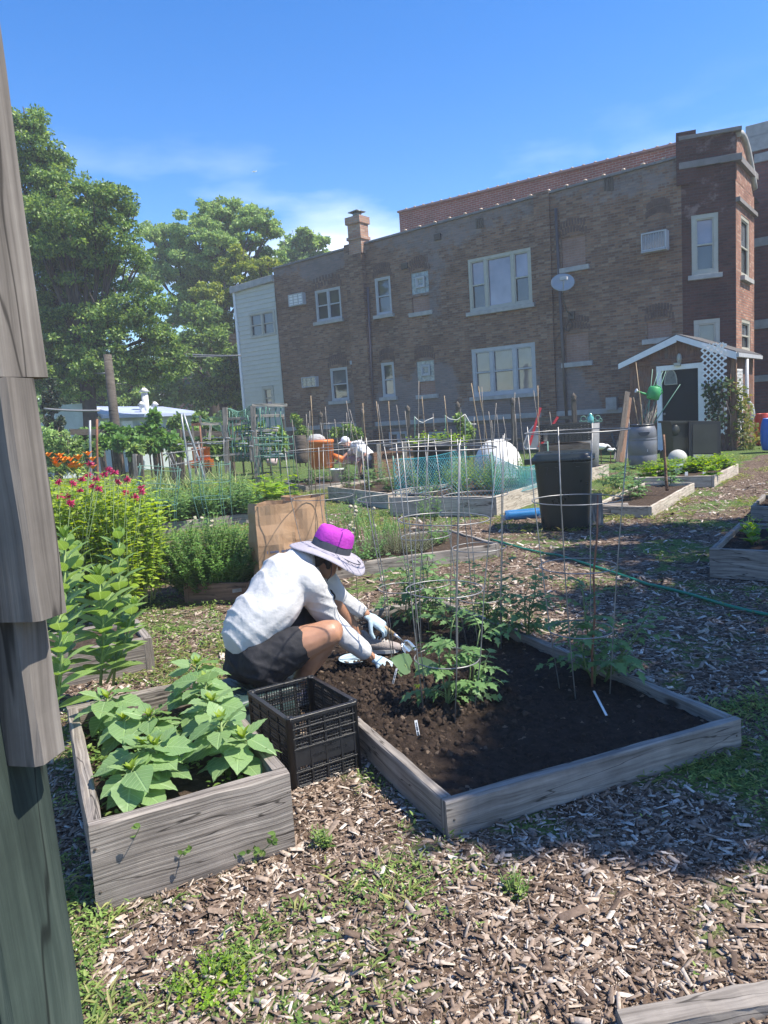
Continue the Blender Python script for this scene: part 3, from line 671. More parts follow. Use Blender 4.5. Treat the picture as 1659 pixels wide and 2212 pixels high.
# downpipes, cable, vents
dp = MB(); 
dp.tube([lw(wuv(466.3 + .4465 * 737, 384 + .4465 * 480)[0], 6.3, .07), lw(wuv(466.3 + .4465 * 770, 384 + .4465 * 1255)[0], .3, .07)], .045, 8)
dp.build('downpipe', plain('dull maroon pipe', (.12, .09, .09), .5, .2, 5), bt)
dp = MB(); u = wuv(1042.3 + .3718 * 418, 246.9 + .3718 * 470)[0]; dp.tube([lw(u + .05, hR - .6, .06), lw(u + .12, 3.5, .06), lw(u + .2, .3, .06)], .05, 8); dp.build('downpipe', plain('dark pipe', (.08, .065, .06), .5, .2, 5), bt)
for (xz, yz) in ((1262, 222), (1272, 221), (1282, 220), (1292, 219)):
    u, v = wuv(466.3 + .4465 * xz, 384 + .4465 * yz); vt = MB(); vt.box(lw(u, v, .01), .06, .03, .32, ax=WU, ay=WN_); vt.build('wall_vent', M['dark_wood'], bt)
for xz in (712, 728, 741, 755):
    u, v = wuv(1042.3 + .3718 * xz, 246.9 + .3718 * 407); vt = MB(); vt.box(lw(u, v, .01), .06, .03, .38, ax=WU, ay=WN_); vt.build('wall_vent', M['dark_wood'], bt)
for (xz, yz) in ((1075, 287), (915, 428)):
    u, v = wuv(466.3 + .4465 * xz, 384 + .4465 * yz); vt = MB(); vt.box(lw(u, v, .03), .26, .08, .2, ax=WU, ay=WN_); vt.build('wall_vent', M['dark_wood'], bt)
lt = MB(); u, v = wuv(466.3 + .4465 * 677, 384 + .4465 * 893); lt.box(lw(u, v, .08), .34, .16, .14, ax=WU, ay=WN_); lt.build('wall_lamp', M['frame_grey'], bt)
eb = MB(); u, v = wuv(1042.3 + .3718 * 757, 246.9 + .3718 * 1680); eb.box(lw(u, v, .08), .34, .16, .38, ax=WU, ay=WN_); eb.build('meter_box', M['stone'], bt)
# segmental brick arches over the openings
M['soldier'] = plain('soldier bricks', (.11, .07, .055), .9, .4, 5)
def arch(h, k=9):
    w_ = h[1] - h[0]; ar = MB()
    for i in range(k + 1):
        for rr in (0, 1):
            t = -1 + 2 * (i + .5 * rr) / k
            if t > 1: continue
            u = (h[0] + h[1]) / 2 + t * w_ * .55; v = h[3] + .13 + rr * .21 + .10 * (1 - t * t)
            ar.box(lw(u, v, .006), .055, .02, .19, ax=WU + V3(0, 0, -t * .12), ay=WN_)
    ar.build('brick_arch', M['soldier'], bt)
for k in ('b1', 'b2', 'b3', 'w4', 'w7', 'w3', 'w6', 'gb1', 'gb2'): arch(H_[k])
arch(z3(960, 1085, 600, 680), 11)
aircon(W0, WU, WN_, *z2(366, 436, 562, 620), 'white louvred air conditioner high beside the upper double window', 'louver')
aircon(W0, WU, WN_, *z2(430, 498, 963, 1013), 'cream barred air conditioner low beside the lower left window', 'grid')
aircon(W0, WU, WN_, *z3(940, 1085, 690, 795), 'large grey boxed air conditioner high up near the right end of the wall', 'box')
# satellite dish on its mast
u, v = wuv(1230, 616); dc = lw(u, v, .55)
st = thing('satellite_dish', 'grey oval satellite dish on a bent mast with dangling cable on the brick wall', 'satellite dish', dc)
dn = (CAMP + V3(3, 0, 9) - dc).normalized()
mb = MB(); prof = [(.01, 0), (.12, .01), (.22, .035), (.33, .08), (.345, .085), (.33, .10), (.2, .05), (.01, .018)]
mb.lathe(prof, dc, 28, ax=dn, sx=1.05, sy=.82, capb=False, capt=False); mb.build('dish', plain('grey dish', (.27, .31, .36), .5, .1, 4), st)
mb = MB(); f_ = dc + dn * .38 + V3(0, 0, .0); mb.tube([dc + V3(0, 0, -.28), dc + dn * .3 + V3(0, 0, -.14), f_], .014, 6); mb.box(f_, .22, .1, .09, ax=WU, ay=WN_); mb.build('receiver_arm', M['frame_grey'], st)
mb = MB(); mp_ = lw(u + .05, v - .95, .03); mb.tube([dc - dn * .02, dc + V3(0, 0, -.35) - dn * .1, lw(u, v - .8, .3), mp_], .022, 8)
mb.tube([mp_, lw(u - .1, v - 1.2, .05), lw(u - .5, v - 1.6, .04), lw(u - .62, v - 2.1, .03), lw(u - .6, v - 3.2, .03), lw(u - .62, v - 4.3, .03)], .014, 5)
mb.tube([lw(u - .05, v - 1.0, .04), lw(u + .1, v - 1.25, .06), lw(u - .05, v - 1.42, .05), lw(u - .25, v - 1.3, .04)], .02, 5); mb.box(mp_, .2, .1, .22, ax=WU, ay=WN_); mb.build('mast', M['dark_wood'], st)
# ---- angled red brick bay and street front
B0 = W0.copy(); BU = V3(.93, -.36, 0).normalized(); BN = V3(-.36, -.93, 0).normalized()
BL = (PL(1590, 600, B0, BN) - B0).dot(BU); btop = wuv(1500, 300, B0, BU, BN)[1]
def zb(x0, x1, y0, y1): return wrect(1042.3 + .3718 * x0, 1042.3 + .3718 * x1, 246.9 + .3718 * y0, 246.9 + .3718 * y1, B0, BU, BN)
hb = [zb(1214, 1370, 578, 930), zb(1228, 1380, 1190, 1400)]
def pb(u, v): return .34 + .28 * noise.noise(V3(u * 2, v * 2, 9)) if v > btop - 2.2 else .2
wallgrid(B0, BU, 0, BL, 0, lambda u: btop, hb, .3, pb, M['brick_red'], 'bay_wall', bt, N=BN)
window(bt, B0, BU, BN, *hb[0], [(1, True)], 'frame_cream', ['glass_dark', 'glass_lilac'], fw=.12)
window(bt, B0, BU, BN, *hb[1], [(1, .25)], 'frame_cream', ['glass_mid', 'glass_mid'], fw=.12)
F0 = B0 + BU * BL; FU = V3(.60, .80, 0); FN = V3(.80, -.60, 0)
FL = (PL(1629, 600, F0, FN) - F0).dot(FU)
def zf(x0, x1, y0, y1): return wrect(1042.3 + .3718 * x0, 1042.3 + .3718 * x1, 246.9 + .3718 * y0, 246.9 + .3718 * y1, F0, FU, FN)
hf = [zf(1502, 1550, 600, 950), zf(1506, 1556, 1195, 1380)]
wallgrid(F0, FU, 0, FL, 0, lambda u: btop - 1.25, hf, .3, None, M['brick_warm'], 'street_front', bt, N=FN)
for h in hf: window(bt, F0, FU, FN, *h, [(1, True)], 'frame_cream', ['glass_dark', 'glass_mid'], fw=.1)
mb = MB()
ledge = wuv(1042.3 + .3718 * 1160, 246.9 + .3718 * 305, B0, BU, BN)[1]
mb.box(B0 + BU * (BL / 2 + .05) + V3(0, 0, ledge) + BN * .04, BL + .2, .14, .18, ax=BU, ay=BN); mb.box(F0 + FU * (FL / 2) + V3(0, 0, ledge) + FN * .04, FL, .16, .18, ax=FU, ay=FN)
mb.box(F0 + FU * (FL / 2) + V3(0, 0, ledge - 1.1) + FN * .04, FL, .14, .12, ax=FU, ay=FN)
mb.box(B0 + BU * (BL / 2 + .05) + V3(0, 0, btop + .05) - BN * .1, BL + .2, .4, .10, ax=BU, ay=BN)
mb.build('stone_band', plain('sooty stone', (.19, .175, .17), .9, .2, 4), bt)
mb = MB()
for i in range(4):
    c4_ = [B0 + BU * a + BN * b + V3(0, 0, 0) for a, b in ((-.12, .08), (.40, .08), (.40, -.4), (-.12, -.4))]; a, b_ = c4_[i], c4_[(i + 1) % 4]; l = (b_ - a).length; z0_, z1_ = btop - 1.2, btop + .22
    mb.quad(a + V3(0, 0, z0_), b_ + V3(0, 0, z0_), b_ + V3(0, 0, z1_), a + V3(0, 0, z1_), [(0, z0_), (l, z0_), (l, z1_), (0, z1_)])
mb.poly([c + V3(0, 0, z1_) for c in c4_]); mb.build('parapet_pier', M['brick_red'], bt)
mb = MB() # curved gable ornament at the street corner
pts = [F0 + FU * (FL * (.05 + .9 * i / 10)) + V3(0, 0, btop - 1.2 + 1.28 * math.sin(math.pi * (.36 + .60 * i / 10))) for i in range(11)]
base = [F0 + FU * (FL * .95) + V3(0, 0, btop - 1.3), F0 + FU * (FL * .05) + V3(0, 0, btop - 1.3)]
mb.prism(pts + base, FN * -.25); mb.build('gable', M['brick_warm'], bt)
mb = MB(); mb.tube([p + FN * .04 for p in pts], .09, 6); mb.build('gable_trim', M['stone'], bt)
mb = MB(); mb.poly([B0 + V3(0, 0, btop - .2), F0 + V3(0, 0, btop - .2), F0 + FU * FL + V3(0, 0, btop - .2), lw(1.0, btop - .2, -5)]); mb.build('roof', M['dark_wood'], bt)
mb = MB(); e_ = F0 + FU * FL; mb.quad(e_, e_ - BU * 3.5, e_ - BU * 3.5 + V3(0, 0, btop), e_ + V3(0, 0, btop)); mb.build('rear_wall', M['brick_red'], bt)
# ---- siding annex at the left end
sb_ = thing('clapboard_annex', 'pale clapboard rear annex joined to the left end of the brick building', 'building', lw(uL))
sm = plain('pale clapboard', (.50, .50, .45), .6, .06, 3); hS0 = wuv(513, 628)[1]; hS1 = wuv(598, 603)[1]
s1 = z2(166, 290, 645, 770); s2 = z2(230, 284, 1008, 1125)
mb = MB(); rows = 44; rh = hS1 / rows
def sideboard(ua, ub, va, vb): 
    mb.quad(lw(ua, va, .03), lw(ub, va, .03), lw(ub, vb, .005), lw(ua, vb, .005)); mb.quad(lw(ua, va, -.01), lw(ub, va, -.01), lw(ub, va, .03), lw(ua, va, .03))
rh = .19; v = 0
while v < hS1:
    top = min(v + rh, hS1); segs = [(uLL, uL - .01)]
    for h in (s1, s2):
        if v + rh * .5 > h[2] and v + rh * .5 < h[3]:
            segs = [(uLL, h[0]), (h[1], uL - .01)]
    for a, b_ in segs:
        lim = hS0 + (hS1 - hS0) * ((a - uLL) / (uL - uLL)); 
        if v < lim - .1: sideboard(a, b_, v, top)
    v += rh
mb.build('clapboard', sm, sb_)
mb = MB(); mb.poly([lw(uLL, 0, 0), lw(uLL, hS0, 0), lw(uLL + .6, hS0, -4), lw(uLL + .6, 0, -4)]); mb.poly([lw(uLL, 0, -.2), lw(uL, 0, -.2), lw(uL, hS1, -.2), lw(uLL, hS0, -.2)]); mb.build('side_wall', sm, sb_)
mb = MB(); mb.bar(lw(uLL - .1, hS0 + .05, .05), lw(uL, hS1 + .06, .05), .2, .26); mb.poly([lw(uLL - .1, hS0 + .15, 0), lw(uL, hS1 + .16, 0), lw(uL, hS1, -4), lw(uLL, hS0, -4)]); mb.build('roof', M['stone'], sb_)
mb = MB(); mb.box(lw(uLL + .04, hS0 / 2, .03), .12, .08, hS0, ax=WU, ay=WN_); mb.build('corner_board', M['white_trim'], sb_)
window(sb_, W0, WU, WN_, *s1, [(1, True), (1, True)], 'frame_cream', ['glass_dark', 'glass_dark'], fw=.09, sill=False, recess=-.02)
window(sb_, W0, WU, WN_, *s2, [(1, True)], 'frame_cream', ['glass_mid', 'glass_dark'], fw=.12, sill=False, recess=-.02)
dk = thing('porch_screen', 'dark slatted porch screen hung on the far side of the clapboard annex', 'porch screen', lw(uLL))
a = Y(470, 730, 37); b_ = Y(517, 722, 37.0); mb = MB()
hh = Y(470, 730, 37).z - Y(470, 790, 37).z
for i in range(9):
    z = -i * hh / 8.5
    mb.bar(a + V3(0, 0, z), b_ + V3(0, 0, z), .04, hh / 9)
mb.build('slat', M['dark_wood'], dk); mb = MB()
for p in (a, b_, (a + b_) / 2): mb.bar(p + V3(0, .1, .1), V3(p.x, p.y + .1, 0), .12, .12)
mb.build('post', M['dark_wood'], dk)
# ---- red brick block behind the roofline
q0 = W0 - WN_ * 10; rp0 = PL(863, 480, q0, WN_); rz = PL(863, 461, q0, WN_).z; re = PL(1480, 480, q0, WN_); rz1 = PL(1451, 318, q0, WN_).z
rb = thing('red_brick_block', 'plain orange red brick block with a tiled coping rising behind the brown roofline', 'building', (rp0.x, rp0.y, 0))
mb = MB(); l = (re - rp0).length
A0 = V3(rp0.x, rp0.y, 0); A1 = V3(re.x, re.y, 0); zz1 = rz + (rz1 - rz) * 1.0
Bk = -WN_ * 8
mb.quad(A0, A1, A1 + V3(0, 0, zz1), A0 + V3(0, 0, rz), [(0, 0), (l, 0), (l, zz1), (0, rz)])
mb.quad(A0 + Bk, A0, A0 + V3(0, 0, rz), A0 + Bk + V3(0, 0, rz), [(0, 0), (8, 0), (8, rz), (0, rz)]); mb.quad(A1, A1 + Bk, A1 + Bk + V3(0, 0, zz1), A1 + V3(0, 0, zz1), [(0, 0), (8, 0), (8, rz), (0, rz)])
mb.build('wall', M['brick_orange'], rb)
mb = MB(); mb.quad(A0 + V3(0, 0, rz - .2), A1 + V3(0, 0, zz1 - .2), A1 + Bk + V3(0, 0, zz1 - .2), A0 + Bk + V3(0, 0, rz - .2)); mb.build('roof', M['dark_wood'], rb)
mb = MB(); mb.bar(A0 + V3(0, 0, rz + .05), A1 + V3(0, 0, zz1 + .05), .34, .09); mb.build('coping', plain('terracotta coping', (.38, .17, .12), .4, .2, 4), rb)
for i in range(1, 27):
    t = i / 27; p = A0.lerp(A1, t) + V3(0, 0, rz + (zz1 - rz) * t + .11) + WN_ * .08; mb = MB(); mb.ball(p, .08, .08, .05, 8, 5); mb.build('coping_joint', M['tile_bump'], rb)
# ---- banded brick building at the right edge, behind
q1 = W0 - WN_ * 6; e0 = PL(1612, 600, q1, WN_); e0.z = 0; e1 = e0 + WU * 9; rz = PL(1640, 268, q1, WN_).z
rr = thing('banded_brick_building', 'dark red brick building with pale stone bands at the right edge', 'building', (e0.x, e0.y, 0))
mb = MB(); mb.quad(e0, e1, e1 + V3(0, 0, rz), e0 + V3(0, 0, rz), [(0, 0), (9, 0), (9, rz), (0, rz)]); mb.quad(e0 - WN_ * 6, e0, e0 + V3(0, 0, rz), e0 - WN_ * 6 + V3(0, 0, rz), [(0, 0), (6, 0), (6, rz), (0, rz)])
mb.build('wall', brick('band brick', (.14, .05, .045), (.19, .075, .065), (.10, .07, .07), bw=.3, rh=.1), rr)
mb = MB()
for yz, hh in ((75, .4), (150, .5), (240, .28), (728, .28), (1205, .3), (1520, .22)):
    v = PL(1640, 246.9 + .3718 * yz + 6, q1, WN_).z; mb.box(e0 + WU * 4.5 + V3(0, 0, v) + WN_ * .03, 9, .1, hh, ax=WU, ay=WN_)
mb.build('stone_band', M['stone'], rr)
mb = MB(); mb.quad(e0 + V3(0, 0, rz - .1), e1 + V3(0, 0, rz - .1), e1 - WN_ * 6 + V3(0, 0, rz - .1), e0 - WN_ * 6 + V3(0, 0, rz - .1)); mb.build('roof', M['dark_wood'], rr)
# ================================================================ garden shed
S0 = G(1578, 972); SU = WU; SN = WN_     # right front corner at ground
def sl(u, v=0, n=0): return S0 + SU * u + V3(0, 0, v) + SN * n
def sv(x, y):
    p = PL(x, y, S0, SN) - S0; return p.dot(SU), p.z
z6 = lambda x, y: (1316.7 + .20636 * x, 685.8 + .20636 * y)
suL = sv(*z6(212, 700))[0]; ev = sv(*z6(240, 500))[1]; er = sv(*z6(1330, 375))[1]; ax_, ap = sv(*z6(722, 205))
sd_ = thing('garden_shed', 'brown board shed with white fascia, dark door with half round light and white lattice', 'shed', sl(suL / 2))
dL, dB = sv(*z6(545, 1385)); dR, dT = sv(*z6(950, 520)); 
D_ = 3.0
mb = MB()
eL, eR = (ev + er) / 2 + .10, (ev + er) / 2 + .10
def vplank(u0, u1, v0, v1a, v1b, n=0):
    t = random.uniform(0, .008)
    P = [sl(u0 + .004, v0, n + t), sl(u1 - .004, v0, n + t), sl(u1 - .004, v1b, n + t), sl(u0 + .004, v1a, n + t)]
    o = random.random() * 9; mb.quad(*P, uv=[(v0 + o, 0 + o), (v0 + o, u1 - u0 + o), (v1b + o, u1 - u0 + o), (v1a + o, o)])
def rtop(u): return eL + (ap - eL) * (u - suL) / (ax_ - suL) if u < ax_ else ap + (eR - ap) * (u - ax_) / (0 - ax_)
u = suL
while u < -.01:
    u2 = min(u + .19, 0)
    if u2 <= dL or u >= dR: vplank(u, u2, 0, rtop(u), rtop(u2))
    else:
        if u < dL: vplank(u, dL, 0, rtop(u), rtop(dL))
        if u2 > dR: vplank(dR, u2, 0, rtop(dR), rtop(u2))
        vplank(max(u, dL), min(u2, dR), dT, rtop(max(u, dL)), rtop(min(u2, dR)))
    u = u2
mb.quad(sl(suL, 0, -.03), sl(dL, 0, -.03), sl(dL, eL, -.03), sl(suL, eL, -.03)); mb.quad(sl(dR, 0, -.03), sl(0, 0, -.03), sl(0, eR, -.03), sl(dR, eR, -.03))
mb.poly([sl(suL, dT, -.03), sl(0, dT, -.03), sl(0, eR, -.03), sl(ax_, ap, -.03), sl(suL, eL, -.03)])
mb.build('front_wall', M['shed_wood'], sd_)
mb = MB()
for uu in (0, suL):
    k = 0
    while k < D_ - .01:
        a, b_ = sl(uu, 0, -k - .004), sl(uu, 0, -min(k + .2, D_) + .004); o = random.random() * 9
        mb.quad(a, b_, b_ + V3(0, 0, eR), a + V3(0, 0, eR), [(o, o), (o, o + .2), (o + eR, o + .2), (o + eR, o)]); k += .2
mb.quad(sl(suL, 0, -D_), sl(0, 0, -D_), sl(0, eR, -D_), sl(suL, eL, -D_)); mb.build('side_wall', M['shed_wood'], sd_)
rfm = plain('asphalt shingle', (.09, .085, .085), .95, .35, 9, .6, 40)
mb = MB(); o_ = .22
for (ua, va, ub, vb) in ((suL - .22, eL - .10, ax_, ap + .03), (ax_, ap + .03, .18, eR - .07)):
    A = [sl(ua, va, o_), sl(ub, vb, o_), sl(ub, vb, -D_ - .2), sl(ua, va, -D_ - .2)]; mb.prism(A, V3(0, 0, .05))
mb.build('roof', rfm, sd_)
mb = MB()
for (ua, va, ub, vb) in ((suL - .23, eL - .17, ax_, ap - .05), (ax_, ap - .05, .19, eR - .14)):
    P = [sl(ua, va - .04, o_ + .01), sl(ub, vb - .09, o_ + .01), sl(ub, vb + .09, o_ + .01), sl(ua, va + .10, o_ + .01)]; mb.prism(P, SN * -.04)
mb.build('fascia', M['white_trim'], sd_)
mb = MB(); mb.box(sl((suL + 0) / 2, dT + .22, .03), -suL, .05, .13, ax=SU, ay=SN); mb.build('cross_board', M['shed_wood'], sd_)
mb = MB(); t_ = .13
mb.box(sl(dL - .02, (dT + dB) / 2, .03), t_, .07, dT - dB, ax=SU, ay=SN); mb.box(sl(dR + .02, (dT + dB) / 2, .03), t_, .07, dT - dB, ax=SU, ay=SN); mb.box(sl((dL + dR) / 2, dT + .05, .034), dR - dL + t_ * 1.3, .07, t_, ax=SU, ay=SN)
mb.box(sl((dL + dR) / 2, dB - .02, .05), dR - dL, .12, .06, ax=SU, ay=SN)
mb.build('door_frame', M['white_paint'], sd_)
mb = MB(); mb.box(sl((dL + dR) / 2, (dT + dB) / 2, -.03), dR - dL - .02, .04, dT - dB - .02, ax=SU, ay=SN)
door = mb.build('door', plain('dark green door', (.008, .015, .016), .6, .15, 3, spec=.15), sd_)
hu, hv = sv(*z6(643, 700)); mb = MB(); P = [sl(hu - .15, hv, 0)] + [sl(hu - .15 * math.cos(math.pi * i / 10), hv + .38 * math.sin(math.pi * i / 10), 0) for i in range(11)]
mb.prism(P[1:], SN * .02); mb.build('door_light', plain('curtained light', (.10, .12, .12), .3, .2, 8), door)
mb = MB(); mb.tube([sl(hu - .16, hv, .012)] + [sl(hu - .16 * math.cos(math.pi * i / 10), hv + .40 * math.sin(math.pi * i / 10), .012) for i in range(11)] + [sl(hu - .16, hv, .012)], .016, 5); mb.build('light_trim', M['frame_cream'], door)
mb = MB(); mb.ball(sl(dL + .1, (dT + dB) / 2 - .1, .02), .035, .035, .035); mb.build('handle', M['wire'], door)
lu, lv = sv(*z6(733, 490)); mb = MB(); mb.box(sl(lu - .02, lv, .12), .16, .14, .08, ax=SU, ay=SN); mb.lathe([(.05, 0), (.07, .1), (.05, .2), (.02, .24)], sl(lu + .02, lv + .04, .1), 10); mb.build('lamp', M['frame_cream'], sd_)
def lattice(parent, O, U, V, w_, h_, n_, pitch=.16, sw=.042, th=.008):
    mb = MB()
    for s_ in (1, -1):
        off = th * (1 if s_ > 0 else 2.2)
        k = -h_
        while k < w_ + (h_ if s_ < 0 else 0):
            # line u = k + s*v
            if s_ > 0: v0 = max(0, -k); v1 = min(h_, w_ - k)
            else: v0 = max(0, k - w_); v1 = min(h_, k)
            if v1 - v0 > .03:
                a = O + U * (k + s_ * v0) + V * v0 + n_ * off; b_ = O + U * (k + s_ * v1) + V * v1 + n_ * off
                mb.bar(a, b_, th, sw, up=(b_ - a).cross(n_))
            k += pitch
    return mb.build('lattice', M['white_paint'], parent)
la = sv(*z6(985, 290)); lb = sv(*z6(1252, 1215)); lt = thing('lattice_panel', 'white diamond lattice panel beside the shed door, half covered by a climbing vine', 'lattice', sl(la[0], lb[1], .06), 'white lattice panels on the shed')
lattice(lt, sl(la[0], lb[1], .26), SU, V3(0, 0, 1), lb[0] - la[0], la[1] - lb[1], SN)
lt2 = thing('lattice_panel', 'white lattice panel on the sunny right hand side of the shed', 'lattice', sl(.1, .3, -.2), 'white lattice panels on the shed')
lattice(lt2, sl(.12, .3, -.15), -SN, V3(0, 0, 1), .75, 1.75, SU)
mb = MB(); mb.bar(sl(.10, 0, .02), sl(.10, eR - .15, .02), .12, .12, up=SU, seg=8, jit=.004); mb.build('corner_post', M['brown_wood'], sd_)
mb = MB(); mb.bar(sl(.20, eR - .12, o_), sl(.20, eR - .12, -D_), .1, .1, up=(0, 0, 1)); mb.tube([sl(.22, eR - .2, -.9), sl(.22, 1.25, -.9), sl(.34, 1.1, -.9), sl(.38, .85, -.9), sl(.26, .62, -.9)], .05, 10); mb.build('gutter_pipe', M['frame_grey'], sd_)
# vine on the lattice
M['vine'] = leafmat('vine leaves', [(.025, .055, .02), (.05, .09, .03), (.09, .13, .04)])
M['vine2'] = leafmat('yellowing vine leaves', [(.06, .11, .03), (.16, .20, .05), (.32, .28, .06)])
M['stem'] = plain('green stem', (.12, .18, .06), .6, .2, 20)
M['twig'] = plain('brown stem', (.10, .07, .05), .8, .2, 20)
def cloudleaves(centres, n, ln, wd, tpl='tri', up=.3, seedspread=1.0):
    """leaves gathered round soft clumps; centres = [(x,y,z,rx,ry,rz)]"""
    Ps, Ds, Ns = [], [], []
    tot = sum((c[3] * c[4] * c[5]) ** (2 / 3) for c in centres)
    for c in centres:
        k = max(3, int(n * (c[3] * c[4] * c[5]) ** (2 / 3) / tot))
        r = rng.normal(size=(k, 3)); r /= np.linalg.norm(r, axis=1, keepdims=True); r *= (rng.random((k, 1)) ** .45)
        P = np.array(c[:3]) + r * np.array(c[3:6]); Ps.append(P); o = r + rvec(k) * .7 + np.array([0, 0, -.1]); Ds.append(o); Ns.append(rvec(k, 1.0))
    P, D, N = map(np.concatenate, (Ps, Ds, Ns)); s_ = rng.uniform(.65, 1.25, len(P))
    return leafmesh(P, D, N, ln * s_, wd * s_, tpl)
def leafobj(name, VF, mat, parent=None, origin=None, smooth=False, tpl=None):
    me = npmesh(name, VF[0], VF[1], smooth)
    if tpl:
        tv = TPL[tpl][0]; n = len(VF[0]) // len(tv); at = me.attributes.new('lv', 'FLOAT_VECTOR', 'POINT'); at.data.foreach_set('vector', np.tile(tv, (n, 1)).astype(np.float32).ravel())
    return link_mesh(me, name, mat, parent, origin)
def P6(v, *r): return (v.x, v.y, v.z) + r
vc = []
for (x, y) in ((1100, 720), (1160, 700), (1090, 800), (1150, 850), (1210, 800), (1100, 900), (1180, 880), (1110, 980), (1230, 700), (1150, 960), (1200, 1080), (1180, 1000), (1060, 760)):
    p = sl(sv(*z6(x, y))[0], sv(*z6(x, y))[1], .32); vc.append(P6(p, .15, .10, .15))
vn = thing('climbing_vine', 'dark leafy vine climbing the white lattice beside the shed door', 'vine', sl(la[0] + .4, 0, .3))
leafobj('foliage', cloudleaves(vc, 340, .11, .09), M['vine'], vn)
for k in range(3): mb = MB(); mb.tube([sl(la[0] + .5 + k * .1, 0, .3), sl(la[0] + .4 + k * .15, .9, .33), sl(la[0] + .5, 1.6, .33)], .012, 5); mb.build('stem', M['twig'], vn)
vc = []
for (x, y, r) in ((1330, 760, .18), (1290, 690, .16), (1370, 800, .2), (1380, 950, .25), (1395, 1080, .3), (1420, 1200, .38), (1410, 1290, .4), (1365, 880, .2), (1340, 1000, .2)):
    p = sl(.25 + r * .5, sv(*z6(x, y))[1], -.1); p = Y(*z6(x, y), S0.y - .1); vc.append(P6(p, r, r, r))
vn = thing('climbing_vine', 'sunlit yellow green vine tumbling down the right corner of the shed', 'vine', sl(.3, 0, 0))
leafobj('foliage', cloudleaves(vc, 800, .10, .08), M['vine2'], vn)
mb = MB(); mb.tube([Y(*z6(1400, 1390), S0.y - .1), Y(*z6(1380, 1000), S0.y - .1), Y(*z6(1300, 690), S0.y - .1)], .014, 5); mb.build('stem', M['twig'], vn)
# ================================================================ trees
M['bark'] = plain('bark', (.065, .05, .042), .95, .35, 6, .8, 25)
TL = {
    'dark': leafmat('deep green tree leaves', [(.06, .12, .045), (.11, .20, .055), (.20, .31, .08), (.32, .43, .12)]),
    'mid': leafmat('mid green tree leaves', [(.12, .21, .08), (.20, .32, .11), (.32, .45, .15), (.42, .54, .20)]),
    'yellow': leafmat('yellow green leaves', [(.08, .14, .03), (.18, .26, .04), (.30, .36, .07), (.38, .42, .10)]),
    'conifer': leafmat('dark evergreen scales', [(.012, .03, .014), (.025, .05, .02), (.04, .07, .03)], trans=.1),
}
def tree(label, depth, lobes, base, n, leaf, mat, trunk_r=.25, name='tree', cat='tree', group=None, seed=1, squash=.8, spread=.5, dens=1.0):
    """crown = lobes (x, y, r) measured in the photo and stood at their distance; each lobe is many leafy sprays"""
    rnd = random.Random(seed); m_pp = depth / FPX
    b = Y(base[0], base[1], depth); b.z = 0
    t = thing(name, label, cat, b, group); cl = []; LC = []
    for (x, y, r) in lobes:
        R = r * m_pp; dy = rnd.uniform(-spread, spread) * R * 1.4; c = Y(x, y, depth + dy); LC.append((c, R))
        k = max(10, int(30 * dens * (r / 50) ** 1.3) + 8)
        for _ in range(k):
            v = V3(rnd.gauss(0, 1), rnd.gauss(0, 1), rnd.gauss(0, 1)).normalized() * R * rnd.uniform(.4, 1.05)
            s_ = R * rnd.uniform(.09, .27); cl.append((c.x + v.x, c.y + v.y, c.z + v.z * squash, s_ * 1.25, s_ * 1.25, s_ * .62))
    leafobj('foliage', cloudleaves(cl, n, leaf, leaf * .62), TL[mat], t)
    mb = MB(); top = max(LC, key=lambda q: q[0].z)[0]; cx = sum(q[0].x for q in LC) / len(LC); cz = sum(q[0].z for q in LC) / len(LC)
    fork = V3(b.x + (cx - b.x) * .5, b.y, cz * .55)
    mb.tube([b, b.lerp(fork, .5) + V3(.1, 0, 0), fork], [trunk_r, trunk_r * .8, trunk_r * .65], 8)
    tr = mb.build('trunk', M['bark'], t)
    for i, (c, R) in enumerate(LC):
        mb = MB(); mid = fork.lerp(c, .5) + V3(0, 0, R * .15); mb.tube([fork, mid, c], [trunk_r * .28, trunk_r * .17, trunk_r * .08], 6)
        for _ in range(4):
            e_ = c + V3(rnd.uniform(-1, 1), rnd.uniform(-1, 1), rnd.uniform(-.4, 1)) * R * .8; s0 = mid.lerp(c, rnd.random()); mb.tube([s0, s0.lerp(e_, .5) + V3(0, 0, -.1), e_], [trunk_r * .12, trunk_r * .08, .015], 4)
        mb.build('branch', M['bark'], tr)
    return t
BG = 'trees beyond the garden'
tree('tall dark leafy tree filling the left side behind the wooden post', 27, [(60, 265, 42), (75, 320, 55), (110, 350, 45), (40, 380, 60), (120, 420, 60), (185, 420, 45), (230, 450, 60), (60, 480, 80), (150, 500, 80), (250, 520, 55), (90, 580, 90), (190, 590, 85), (275, 470, 28), (60, 680, 80), (150, 690, 85), (240, 690, 70), (310, 660, 60), (130, 770, 70), (220, 780, 60), (150, 830, 45), (220, 835, 40), (300, 790, 55), (350, 800, 45), (90, 800, 60), (380, 780, 40), (350, 740, 45), (300, 560, 35), (340, 720, 45)], (170, 900), 150000, .12, 'dark', .4, group=BG, seed=3, dens=1.3)
tree('broad feathery mid green tree with open dark limbs in the centre of the tree line', 42, [(500, 475, 50), (460, 460, 40), (545, 490, 45), (420, 500, 45), (360, 520, 50), (320, 500, 30), (580, 500, 30), (470, 540, 60), (390, 580, 55), (540, 550, 50), (330, 590, 45), (440, 630, 60), (590, 560, 26), (390, 670, 45)], (452, 900), 80000, .16, 'mid', .45, group=BG, seed=5, spread=.7)
tree('small rounded tree top seen just left of the brick chimney', 50, [(655, 515, 30), (680, 530, 26), (630, 530, 24), (650, 550, 34), (690, 555, 20), (620, 560, 25)], (655, 900), 9000, .28, 'mid', .3, group=BG, seed=7)
